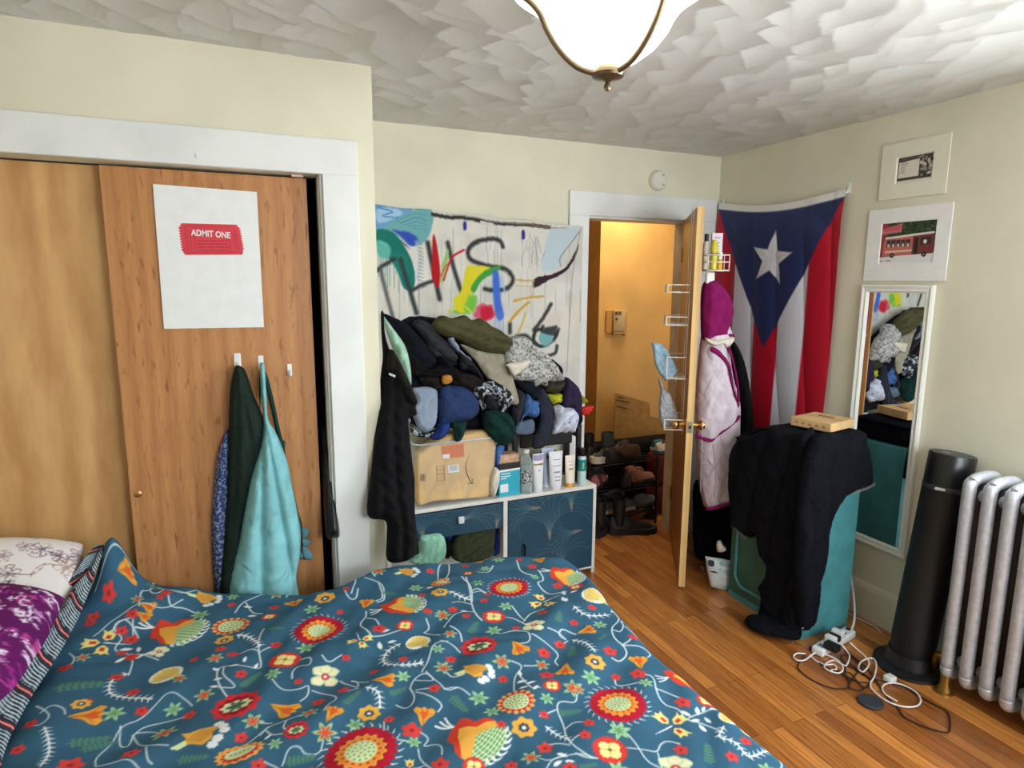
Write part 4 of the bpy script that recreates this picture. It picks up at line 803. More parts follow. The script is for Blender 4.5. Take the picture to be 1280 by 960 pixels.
def picture(name, q, inner, paint, mc, label, th=.006):
    W = [on_x(x, y, XR-.004) for x, y in q]; y0 = (W[0][1]+W[3][1])/2; y1 = (W[1][1]+W[2][1])/2; z1 = (W[0][2]+W[1][2])/2; z0 = (W[2][2]+W[3][2])/2
    I = [on_x(x, y, XR-.008) for x, y in inner]; a0 = (I[0][1]+I[3][1])/2; a1 = (I[1][1]+I[2][1])/2; b1 = (I[0][2]+I[1][2])/2; b0 = (I[2][2]+I[3][2])/2
    t = Thing(name, (XR, (y0+y1)/2, z0), label, 'picture'); M = mat(name+'_mat_board', mc, rough=.8, noise=.01)
    X0, X1 = XR-.009, XR-.003
    v = [(X0, y0, z0), (X0, y1, z0), (X0, y1, z1), (X0, y0, z1), (X0, a0, b0), (X0, a1, b0), (X0, a1, b1), (X0, a0, b1)]
    k = .003; v += [(X1, a0-k, b0+k), (X1, a1+k, b0+k), (X1, a1+k, b1-k), (X1, a0-k, b1-k), (X1, y0, z0), (X1, y1, z0), (X1, y1, z1), (X1, y0, z1)]
    f = []
    for i in range(4):
        j = (i+1) % 4; f += [(i, j, 4+j, 4+i), (4+i, 4+j, 8+j, 8+i), (12+j, 12+i, i, j)[::1]]
    f += [(15, 14, 13, 12)]
    t.part('mat_board', (np.array(v), f), M)
    c = Canvas(0, 0, a0-a1, b1-b0, .0014, (230, 228, 220)); paint(c, a0-a1, b1-b0); U, V = np.meshgrid(c.xs, c.ys)
    P = np.stack([np.full(U.shape, XR-.0045), a0-U, b0+V], -1)
    t.part('print', fast_grid('print', P, paint_mat('print_ink', rough=.4, spec=.4), colors=c.c, smooth=False), None); return t
def p_etch(c, W, H):
    for k in range(2): c.poly([(.0, 0), (W, 0), (W, H), (0, H)], (222, 218, 204))
    m_ = .006; c.poly([(m_, m_+.004), (W-m_, m_+.004), (W-m_, H-m_), (m_, H-m_)], (64, 58, 56)); c.poly([(m_+.004, .022), (W*.62, .022), (W*.62, H*.82), (m_+.004, H*.78)], (220, 214, 200))
    for i in range(7): c.line([(W*.12, H*.36+i*.008), (W*(.2+.12*random.random()), H*.36+i*.008)], .002, (110, 100, 92))
    for k in range(26):
        x, y = random.uniform(W*.66, W*.94), random.uniform(.02, H*.92); c.ell(x, y, random.uniform(.004, .013), random.uniform(.004, .010), random.random()*3, random.choice([(206, 200, 186), (52, 46, 46), (150, 144, 134)]))
    for k in range(14):
        x = random.uniform(.02, W*.9); c.line([(x, H*.86), (x+.02, H*.9)], .003, random.choice([(200, 196, 184), (90, 84, 80)]))
picture('etching_print', [(1106, 181), (1192, 166), (1181, 243), (1098, 250)], [(1120, 198), (1168, 187), (1165, 222), (1120, 231)], p_etch, (232, 228, 208), 'upper picture on the right wall, small black and white etching in a cream mat')
def p_bus(c, W, H):
    c.poly([(0, 0), (W, 0), (W, H), (0, H)], (46, 66, 40))
    for k in range(120): c.ell(random.uniform(0, W), random.uniform(H*.6, H), .006, .004, random.random()*3, random.choice([(34, 52, 30), (84, 112, 60), (56, 84, 46), (24, 36, 24)]))
    c.poly([(0, 0), (W, 0), (W, H*.24), (0, H*.16)], (226, 226, 228)); c.poly([(0, H*.14), (W*.12, H*.2), (W*.12, H), (0, H)], (140, 60, 60))
    c.poly([(0, H*.72), (W*.38, H*.76), (W*.38, H*.97), (0, H*.845)], (206, 110, 120)); 
    for i in range(3): c.line([(W*.04, H*(.80+.05*i)), (W*.34, H*(.825+.05*i))], .003, (170, 44, 56))
    c.poly([(W*.06, H*.18), (W*.66, H*.20), (W*.66, H*.66), (W*.10, H*.60), (W*.06, H*.5)], (196, 108, 96)); c.poly([(W*.60, H*.2), (W*.97, H*.22), (W*.97, H*.7), (W*.6, H*.66)], (120, 52, 52))
    c.poly([(W*.08, H*.60), (W*.97, H*.68), (W*.97, H*.73), (W*.1, H*.65)], (230, 220, 214))
    for i in range(5): c.poly([(W*(.12+.09*i), H*.40), (W*(.2+.09*i), H*.41), (W*(.2+.09*i), H*.58), (W*(.12+.09*i), H*.57)], (58, 52, 56)); c.ell(W*(.16+.09*i), H*.44, .006, .008, 0, (216, 196, 186))
    c.poly([(W*.63, H*.22), (W*.70, H*.22), (W*.70, H*.6), (W*.63, H*.6)], (36, 30, 32)); c.poly([(W*.74, H*.42), (W*.92, H*.44), (W*.92, H*.62), (W*.74, H*.6)], (60, 44, 46))
    for x in (.24, .82): c.ell(W*x, H*.20, .011, .011, 0, (28, 26, 28)); c.ell(W*x, H*.20, .005, .005, 0, (130, 124, 120))
    c.ell(W*.82, H*.5, .008, .009, 0, (232, 222, 216)); c.poly([(W*.1, H*.26), (W*.6, H*.28), (W*.6, H*.33), (W*.1, H*.31)], (226, 190, 180))
    for k in range(8): c.ell(random.uniform(0, W*.25), H*.07, .004, .002, 0, (110, 60, 50))
picture('photo_print', [(1085, 263), (1193, 253), (1182, 352), (1083, 350)], [(1102, 280), (1172, 273), (1166, 328), (1098, 330)], p_bus, (240, 240, 238), 'lower picture on the right wall, photo of a red bus in white mat')

def mirror():
    y0, y1, z0, z1 = 2.165, 1.815, .385, 1.652; t = Thing('wall_mirror', (XR, 1.99, z0), 'tall narrow mirror in a white frame on the wall beside the teal cabinet', 'mirror')
    w_ = .036; prof = [(0, 0), (.0, .020), (.008, .024), (.020, .018), (.028, .020), (.036, .012), (.036, 0)]
    rings = [(i_, x_) for i_, x_ in prof]; V = []; F = []
    for i_, x_ in rings: V += [(XR-.002-x_, y0-i_, z0+i_), (XR-.002-x_, y1+i_, z0+i_), (XR-.002-x_, y1+i_, z1-i_), (XR-.002-x_, y0-i_, z1-i_)]
    n = len(rings)
    for k in range(n):
        for j in range(4): F.append((k*4+j, k*4+(j+1) % 4, ((k+1) % n)*4+(j+1) % 4, ((k+1) % n)*4+j))
    t.part('frame', (np.array(V), F), mat('white_mirror_frame', (236, 238, 230), rough=.4))
    t.part('glass', box((XR-.010, y1+w_-.002, z0+w_-.002), (XR-.004, y0-w_+.002, z1-w_+.002)), mat('mirror_glass', (235, 238, 238), rough=.015, metal=1.0))
mirror()

# ---- teal cabinet and what lies on it
CB = (2.35, 1.966, 0.0), (2.66, 2.44, .862)
M_teal = mat('teal_paint', (76, 148, 154), rough=.45, noise=.06, nscale=9, bump=.2, bscale=60)
M_tfront = mat('dark_green_paint', (50, 98, 84), rough=.5, noise=.08, nscale=12)
t = Thing('teal_cabinet', (2.505, 2.2, 0), 'teal painted cabinet with a green panelled door, half covered by a black throw', 'cabinet')
t.part('body', jn(rbox((2.352, CB[0][1], .0), (CB[1][0], CB[0][1]+.018, .862), .002), rbox((2.352, CB[1][1]-.018, 0), (CB[1][0], CB[1][1], .862), .002), rbox((2.352, CB[0][1]+.018, .845), (CB[1][0], CB[1][1]-.018, .862), .002), rbox((2.352, CB[0][1]+.018, .04), (CB[1][0], CB[1][1]-.018, .06), .002), rbox((CB[1][0]-.01, CB[0][1]+.018, .03), (CB[1][0], CB[1][1]-.018, .845), .002), rbox((2.345, CB[0][1]-.004, 0), (2.36, CB[1][1]+.004, .035), .002)), M_teal)
fx = 2.338
def arch(y0, y1, z0, z1, k=.03): return [(y0, z0+k*1.6), (y0+k*.35, z0+k), (y0+k, z0+k*.35), (y0+k*1.6, z0), (y1-k*1.6, z0), (y1-k, z0+k*.35), (y1-k*.35, z0+k), (y1, z0+k*1.6), (y1, z1), (y0, z1)]
dr = t.part('cabinet_door', rbox((fx, CB[0][1]+.004, .04), (2.352, CB[1][1]-.004, .84), .003), M_tfront, label='dark green door with a raised moulding')
A_ = arch(CB[0][1]+.05, CB[1][1]-.05, .09, .79); path = [(fx-.003, a, b) for a, b in A_]; t.part('moulding', tube(np.array(path+[path[0]]), .008, 8), M_teal, smooth=True, parent=dr, label='teal arched moulding')
t.part('raised_panel', prism([(a, b) for a, b in arch(CB[0][1]+.075, CB[1][1]-.075, .115, .765)], -.006, u=(0, 1, 0), v=(0, 0, 1), o=(fx, 0, 0)), M_tfront, parent=dr)
M_blk = cloth('black_fleece', (15, 17, 24), noise=.12, rough=1.0, bscale=700)
M_stitch = mat('grey_whipstitch', (150, 146, 140), rough=.9)
def throw():
    a = sheet([(1019, 546), (1000, 541), (965, 535), (945, 541), (924, 550), (916, 572), (914, 610), (917, 655), (927, 662), (938, 672), (950, 668), (953, 690), (960, 712), (949, 735), (955, 745), (950, 765), (940, 778), (948, 786), (975, 794), (999, 799), (1003, 780), (1010, 700)],
              (2.322, 2.2, .5), (-1, 0, 0), thick=.022, edge=.035, fold=.036, ang=R_(80), lam=.15, seed=36, step=.010, back=.1, warp=.22)
    b = sheet([(1016, 546), (1050, 540), (1077, 538), (1082, 556), (1086, 592), (1087, 604), (1078, 609), (1060, 615), (1044, 632), (1035, 655), (1030, 690), (1023, 730), (1017, 764), (1012, 779), (996, 782), (992, 700), (1000, 600)],
              (2.5, 1.945, .5), (0, -1, 0), thick=.020, edge=.035, fold=.034, ang=R_(58), lam=.16, seed=8, step=.010, back=.1, warp=.25)
    def sagf(P):
        k = np.clip((P[:, 1]-2.20)/.26, 0, 1); P = P.copy(); P[:, 2] -= .105*k*k*(3-2*k)*np.clip(1-(P[:, 0]-2.62)/.1, .3, 1); return P
    top = sheet([(2.330, 1.955, .966), (2.655, 1.955, .966), (2.665, 2.2, .966), (2.66, 2.44, .966), (2.5, 2.445, .966), (2.328, 2.44, .966)], (2.5, 2.2, .968), (0, 0, 1), thick=.012, edge=.07, fold=.008, ang=.6, lam=.12, seed=4, step=.012, back=.1, img=False, sag=sagf)
    core = rbox((2.36, 1.975, .862), (2.65, 2.30, .966), .03, 3)
    left = sheet([(2.345, 2.445, .87), (2.68, 2.445, .88), (2.68, 2.445, .7), (2.5, 2.445, .55), (2.36, 2.445, .5)], (2.5, 2.445, .7), (0, 1, 0), thick=.014, edge=.03, fold=.012, ang=1.5, lam=.1, seed=14, step=.012, back=.1, img=False)
    fl = sheet([on_z(x, y, .03) for x, y in [(930, 778), (940, 772), (975, 780), (1000, 785), (998, 800), (970, 796), (945, 790)]], (2.3, 2.1, .012), (0, 0, 1), thick=.03, edge=.03, fold=.01, ang=.6, lam=.08, seed=44, step=.010, back=.2, img=False)
    t = Thing('throw_blanket', (2.45, 2.1, .0), 'black fleece throw with grey stitched edge draped over the teal cabinet', 'blanket')
    t.part('fabric', jn(a, b, top, left, fl, core), M_blk, smooth=True)
    def stitches(pts, plane, nrm, out, k=.010):
        W = np.array([on_plane(x, y, plane, np.array(nrm)) for x, y in pts]); L = np.r_[0, np.cumsum(np.linalg.norm(np.diff(W, axis=0), axis=1))]; n = int(L[-1]/k); S = []
        e = np.array(nrm, float)
        for q in np.linspace(0, L[-1], n):
            c = np.array([np.interp(q, L, W[:, i]) for i in range(3)]); c2 = np.array([np.interp(q+.005, L, W[:, i]) for i in range(3)]); d = c2-c; d /= np.linalg.norm(d)+1e-9
            i_ = np.cross(d, e); S.append(tube([c+e*out, c+e*(out+.004)+i_*.013], .0016, 5))
        return jn(*S, tube(W+e*out, .0018, 6))
    S = jn(stitches([(1087, 604), (1078, 609), (1060, 615)], (2.5, 1.945, .5), (0, -1, 0), .026), stitches([(1017, 776), (1010, 779), (996, 782)], (2.5, 1.945, .5), (0, -1, 0), .026),
           stitches([(921, 655), (927, 662), (938, 672)], (2.322, 2.2, .5), (-1, 0, 0), .028), stitches([(948, 786), (975, 795), (999, 800)], (2.322, 2.2, .5), (-1, 0, 0), .030))
    t.part('edge_stitching', S, M_stitch, label='grey whipstitched edge', kind='stuff')
throw()
M_card = mat('brown_cardboard', (208, 170, 120), rough=.85, noise=.05, nscale=14)
M_ink = mat('dark_brown_ink', (96, 58, 40), rough=.8)
def flatbox():
    z = .995; a, b, c = on_z(988, 531, z), on_z(1038, 541, z), on_z(1069, 534, z); u = b-a; v = c-b; Lu, Lv = np.linalg.norm(u), np.linalg.norm(v); u /= Lu; v = np.array([-u[1], u[0], 0])*(1 if np.dot(v, [-u[1], u[0], 0]) > 0 else -1)
    h = .040; s = rbox((0, 0, 0), (Lu, Lv, h), .002); t = Thing('cardboard_box', a, 'small flat cardboard box lying on the black throw on top of the cabinet', 'box')
    W = lambda p: a+u*p[0]+v*p[1]+np.array([0, 0, p[2]])
    t.part('carton', (np.array([W(p) for p in s[0]]), s[1] if np.dot(np.cross(u, v), [0, 0, 1]) > 0 else [q[::-1] for q in s[1]]), M_card)
    t.part('tape_seam', (np.array([W(p) for p in box((.0, Lv*.49, h), (Lu, Lv*.51, h+.0006))[0]]), BOXF), mat('seam_brown', (140, 100, 66)))
    mk = []
    for i in range(5):
        for r_ in range(3): mk.append((np.array([W(p) for p in box((Lu*(.10+.17*i)+.004*r_, -.0006, h*(.38+.12*r_)), (Lu*(.20+.17*i)-.004*r_, .0, h*(.44+.12*r_)))[0]]), BOXF))
    for i in range(4): mk.append((np.array([W(p) for p in box((Lu*(.3+.1*i), Lv*(.62), h), (Lu*(.37+.1*i), Lv*.74, h+.0006))[0]]), BOXF))
    t.part('printed_marks', jn(*mk), M_ink, kind='stuff')
flatbox()

# ---- tower speaker / fan leaning on the wall
def tower():
    b = np.array([2.625, 1.628, .03]); tp = np.array([2.728, 1.612, .955]); M_tb = mat('black_grille', (13, 14, 16), rough=.55, bump=.5, bscale=1400, dist=.0008); M_tt = mat('charcoal_top', (58, 60, 64), rough=.45)
    t = Thing('tower_fan', (2.63, 1.615, 0), 'black tower fan leaning on the wall between the mirror and radiator', 'fan'); L = np.linalg.norm(tp-b)
    r = .086; t.part('column', along(lathe([(r*.93, .035), (r*.93, .04), (r, L*.1), (r, L-.135), (r*.985, L-.134)], 48), b, tp), M_tb, smooth='auto')
    t.part('band', along(lathe([(r*1.005, L-.155), (r*1.012, L-.153), (r*1.012, L-.137), (r*1.005, L-.135)], 48), b, tp), M_tt, smooth='auto')
    t.part('head', along(lathe([(r*1.0, L-.135), (r*1.0, L-.008), (r*.97, L), (r*.9, L+.001), (r*.9, L-.002), (0, L-.002)], 48), b, tp), mat('black_gloss_plastic', (20, 21, 24), rough=.3), smooth='auto')
    t.part('control_panel', along(lathe([(r*.88, L-.002), (r*.88, L+.0005), (0, L+.0005)], 40), b, tp), M_tt, smooth='auto')
    u, v, d = frame_for(tp-b); c = b+d*(L+.001); q = -Fv; 
    t.part('display', (np.array([c+u*x+v*y+d*z_ for x, y, z_ in box((-.03, -.028, 0), (-.002, -.010, .0008))[0]]), BOXF), mat('grey_display', (150, 154, 158), rough=.3))
    nrm = np.array([-.80, -.6, 0]); nrm -= d*np.dot(nrm, d); nrm /= np.linalg.norm(nrm); rt = np.cross(d, nrm)
    t.part('nameplate', (np.array([b+d*(L-.152+y)+nrm*(r*1.006+z_)+rt*(x-.03) for x, y, z_ in box((-.018, .003, 0), (.018, .013, .003))[0]]), BOXF), mat('pale_nameplate', (200, 204, 206), rough=.4))
    t.part('base', jn(lathe([(.138, 0), (.141, .004), (.139, .014), (.12, .020), (.1, .024)], 56, c=(b[0], b[1], 0)), lathe([(.1, .022), (.094, .05), (.088, .075)], 48, c=(b[0]+.004, b[1], 0))), mat('black_satin_plastic', (22, 23, 25), rough=.4), smooth='auto')
tower()

# ---- radiator
def radiator():
    M_al = mat('aluminium_radiator_paint', (196, 200, 206), rough=.42, metal=.35, noise=.04, nscale=60, bump=.5, bscale=220, dist=.0008)
    x0, x1 = 2.585, 2.755; t = Thing('radiator', (2.67, 1.2, 0), 'silver painted cast iron column radiator against the right wall', 'radiator'); r = .0235; pitch = .074; y = 1.452
    cnt = 12; M_b = mat('aged_brass_valve', (176, 140, 70), rough=.35, metal=.9)
    for k in range(cnt):
        yy = y-k*pitch; zt = .905; zb = .075
        loop = smooth_path([(x0, yy, zb+.03), (x0, yy, .3), (x0, yy, .6), (x0, yy, zt-.045), (x0+.012, yy, zt-.012), (x0+.045, yy, zt), (x1-.045, yy, zt), (x1-.012, yy, zt-.012), (x1, yy, zt-.045), (x1, yy, .6), (x1, yy, .3), (x1, yy, zb+.03)], 4)
        mid = tube([((x0+x1)/2, yy, zt-.02), ((x0+x1)/2, yy, zb+.02)], r*.8, 10)
        low = tube(smooth_path([(x0, yy, zb+.04), (x0+.006, yy, zb+.012), (x0+.04, yy, zb), (x1-.04, yy, zb), (x1-.006, yy, zb+.012), (x1, yy, zb+.04)], 4), r*1.05, 12)
        s = t.part('section', jn(tube(loop, r, 12), low), M_al, smooth=True)
        t.part('inner_column', jn(mid, tube([((x0+x1)/2+.045, yy, zt-.02), ((x0+x1)/2+.045, yy, zb+.02)], r*.85, 10)), mat('rusty_dark_iron', (70, 60, 58), rough=.7), smooth=True, parent=s, kind='stuff', label='dark unpainted inner column')
        if k == 0: t.part('foot', lathe([(.030, 0), (.026, .02), (.018, .04), (.020, .075)], 16, c=(x0+.0, yy, 0)), M_b, smooth='auto')
        if k < cnt-1:
            for z_ in (zt-.065, zb+.06): t.part('connector', jn(*[lathe([(.018, -.5*pitch+r*.6), (.024, -.5*pitch+r*.9), (.024, .5*pitch-r*.9), (.018, .5*pitch-r*.6)], 14, c=((x0+x1)/2-.035, yy-pitch/2, z_), axis='Y')]), M_al, smooth='auto')
    t.part('pipe', tube([(x0+.06, y+.03, .11), (x0+.06, y+.075, .11), (x0+.06, y+.085, .09), (x0+.06, y+.085, 0)], .014, 10), M_b, smooth=True)
    t.part('floor_collar', lathe([(.036, 0), (.036, .006), (.016, .010), (.014, .02)], 20, c=(x0-.002, y, 0)), M_b, smooth='auto')
radiator()

# ---- cables, power strip and puck on the floor
FZ = lambda px, py, z=.006: on_z(px, py, z)
def fl(o, pts, s=5.6455, z=.006): return [FZ(980+x/s, 760+y/s, z) for x, y in pts]
M_wc = mat('white_cable', (238, 232, 228), rough=.5); M_bc = mat('dark_brown_cord', (52, 26, 20), rough=.6); M_kc = mat('black_cable', (18, 18, 20), rough=.5)
def cable(pts, r, M, lab, z=.006, name='charging_cable', lift=None, cat='cable', grp=None):
    P = np.array(fl(0, pts, z=z)); P[:, 2] = z
    if lift: P[:, 2] += np.array(lift)
    S = smooth_path(P, 10)
    S[:, 2] = np.maximum(S[:, 2], r*1.02)
    return solo(name, tube(S, r, 8), M, lab, cat, grp, smooth=True)
a, b = FZ(1024, 812, .022), FZ(1059, 791, .022); d = b-a; L = np.linalg.norm(d[:2]); d /= L; n = np.array([-d[1], d[0], 0])
t = Thing('power_strip', ((a+b)/2)*[1, 1, 0], 'white power strip with plugs in it on the floor beside the teal cabinet', 'power strip')
def ps(s): return (np.array([a*[1, 1, 0]+d*p[0]+n*p[1]+np.array([0, 0, p[2]]) for p in s[0]]), s[1])
t.part('housing', ps(rbox((-.02, -.028, 0), (L+.03, .028, .036), .009, 3)), M_white, angle=R_(40))
for k in range(5): t.part('outlet', ps(rbox((.002+k*.05*L/.2, -.014, .0355), (.032+k*.05*L/.2, .014, .0372), .0005)), mat('outlet_grey', (120, 124, 130), rough=.5))
t.part('switch', ps(rbox((L, -.009, .036), (L+.018, .009, .041), .002)), M_kc)
def plug(s0, o0, dims, M, lab, nm='power_adapter'):
    return solo(nm, ps(rbox((s0, o0, .037), (s0+dims[0], o0+dims[1], .037+dims[2]), .006, 3)), M, lab, 'plug', angle=R_(40))
plug(.0, -.075, (.045, .062, .03), M_kc, 'black power adapter at the near end of the white power strip')
plug(.058, -.036, (.03, .05, .034), M_white, 'small white plug in the middle of the power strip')
plug(.100, -.036, (.022, .05, .028), M_kc, 'black plug between the two white plugs of the power strip')
plug(.130, -.030, (.032, .052, .036), M_white, 'white plug at the far end of the power strip')
cable([(450, 0), (470, 30), (490, 80), (490, 130), (465, 180)], .0055, M_wc, 'thick white cord running up from the power strip along the teal cabinet', z=.03, name='extension_cable', lift=[.17, .12, .06, .02, .0])
cable([(445, 25), (500, 62), (580, 100), (640, 130), (690, 180)], .003, M_wc, 'thin white cord lying along the baseboard behind the power strip', name='extension_cable')
cable([(400, 295), (450, 320), (462, 350), (440, 410), (400, 400), (350, 375), (300, 395), (285, 430), (330, 460), (390, 470), (415, 440), (390, 390), (320, 350), (230, 322), (190, 340), (150, 370), (100, 375), (68, 350), (90, 325), (150, 328)], .0035, M_wc, 'white charging cable looped left of the black adapter on the floor', lift=[.03]+[.004]*6+[.008]*6+[.003]*7)
cable([(180, 330), (230, 375), (290, 400), (350, 400), (370, 430), (330, 440)], .0036, M_wc, 'short white cable crossing the loop beside the power strip')
cable([(460, 285), (520, 310), (575, 350), (600, 400), (560, 455), (525, 430), (550, 380), (620, 360), (650, 400), (640, 480), (610, 540), (630, 590), (720, 660), (830, 700), (930, 700), (965, 660), (930, 600), (840, 550), (750, 535), (695, 560), (710, 610), (770, 650), (800, 665)], .0035, M_wc, 'long white charging cable curling past the black disc to a big loop', lift=[.03, .01]+[.004]*21)
cable([(150, 330), (100, 400), (120, 450), (220, 520), (340, 565), (440, 565), (460, 520), (400, 460), (300, 420), (200, 350)], .0028, M_bc, 'brown cord in a wide loop left of the disc', name='lamp_cord')
cable([(430, 300), (500, 350), (600, 440), (660, 530), (720, 620), (800, 700), (850, 770), (950, 820), (1060, 860), (1160, 875), (1170, 790), (1150, 730), (1060, 680), (950, 620), (860, 560), (720, 520), (600, 490), (500, 430), (430, 400)], .0030, M_bc, 'brown cord in the long loop reaching toward the radiator valve', name='lamp_cord')
cable([(400, 330), (430, 400), (440, 480), (520, 520), (600, 530), (540, 580), (460, 560), (480, 500), (520, 440), (450, 380)], .0026, M_kc, 'black cable tangled in front of the black adapter')
cable([(460, 330), (540, 400), (560, 460), (620, 520), (560, 560), (480, 470), (430, 440), (400, 350), (440, 330)], .0026, M_bc, 'thin brown cable coiled between the adapter and the tower fan base')
p = FZ(1088, 879, 0); solo('charging_puck', lathe([(.044, 0), (.047, .003), (.047, .009), (.044, .012), (0, .013)], 40, c=(p[0], p[1], 0)), mat('charcoal_rubber', (48, 52, 58), rough=.6), 'round charcoal charging pad lying on the floor among the cables', 'charger', smooth='auto')
p = FZ(1112, 852, 0); solo('usb_adapter', rbox((p[0]-.02, p[1]-.018, 0), (p[0]+.02, p[1]+.018, .028), .005, 3), M_white, 'white charger block on the floor at the tower fan base', 'plug', angle=R_(40))
p = FZ(1017, 813, 0); solo('purple_cap', rbox((p[0]-.02, p[1]-.014, 0), (p[0]+.018, p[1]+.014, .02), .006, 3), mat('purple_plastic', (92, 30, 128), rough=.4), 'small purple item on the floor at the power strip end', 'cap', angle=R_(40))
# smoke detector and nail holes
q = on_y(821, 226, YB); t = Thing('smoke_detector', (q[0], YB, q[2]-.06), 'round white smoke detector above the bedroom door', 'smoke detector')
t.part('housing', lathe([(.060, 0), (.060, -.006), (.056, -.022), (.048, -.030), (0, -.033)][::-1], 40, c=(q[0], YB, q[2]), axis='Y'), mat('ivory_plastic', (224, 222, 206), rough=.5), smooth='auto')
t.part('test_button', lathe([(0, -.036), (.009, -.035), (.010, -.031)], 20, c=(q[0]+.0, YB, q[2]-.0), axis='Y'), M_white, smooth='auto')
for dx, dz in ((.022, .03), (.024, -.026)): t.part('vent', rbox((q[0]+dx-.006, YB-.0345, q[2]+dz-.002), (q[0]+dx+.006, YB-.030, q[2]+dz+.002), .0008), M_kc)
for i, (px, py) in enumerate(((245, 192), (809, 263))):
    yy = YC-.016 if i == 0 else YB-.018; q = on_y(px, py, yy); wall_hook((q[0], yy, q[2]-.012), .35, ['painted-over little hook on the closet casing above the poster', 'painted-over little hook on the bedroom door casing'][i], n=(0, -1, 0), name='painted_hook')

# ---- ceiling light
def ceiling_light():
    c = np.array([.800, 1.30, 2.105]); t = Thing('ceiling_light', (c[0], c[1], c[2]), 'glowing white glass bowl ceiling light held by bronze arms', 'ceiling light')
    M_gl = mat('lit_frosted_glass', (250, 248, 240), rough=.4, emit=(255, 250, 240), estr=2.2); M_br = mat('brushed_bronze', (128, 112, 88), rough=.32, metal=.9)
    prof = [(.0, .028), (.028, .030), (.07, .045), (.105, .070), (.130, .10), (.146, .13), (.166, .155), (.198, .180), (.222, .196), (.224, .200), (.218, .200), (.190, .186), (.158, .162), (.138, .132), (.12, .10), (.09, .072), (.05, .05), (0, .04)]
    t.part('glass_bowl', lathe(prof, 64, c=c, cap=False), M_gl, smooth=True)
    t.part('collar', lathe([(.022, .016), (.024, .018), (.024, .03), (.018, .036)], 28, c=c), mat('warm_socket', (232, 214, 160), rough=.4), smooth='auto')
    t.part('finial', lathe([(0, -.022), (.006, -.020), (.009, -.013), (.007, -.006), (.005, -.003), (.010, .002), (.034, .008), (.037, .014), (.034, .020), (.010, .020)], 32, c=c), M_br, smooth='auto')
    for a in (R_(163), R_(284), R_(44)):
        P = [(.028, .014), (.07, .026), (.108, .056), (.138, .096), (.156, .132), (.182, .158), (.214, .176), (.240, .20), (.236, .235), (.19, .262), (.10, .285), (.02, .295)]
        pth = smooth_path([(c[0]+r_*cos(a), c[1]+r_*sin(a), c[2]+z_) for r_, z_ in P], 6); t.part('arm', tube(pth, .0062, 8, flat=1.0), M_br, smooth=True)
    t.part('canopy', lathe([(.06, ZC-c[2]-.006), (.058, ZC-c[2]-.02), (.03, ZC-c[2]-.034), (.02, ZC-c[2]-.04), (.02, .28)][::-1], 32, c=c), M_br, smooth='auto')
ceiling_light()

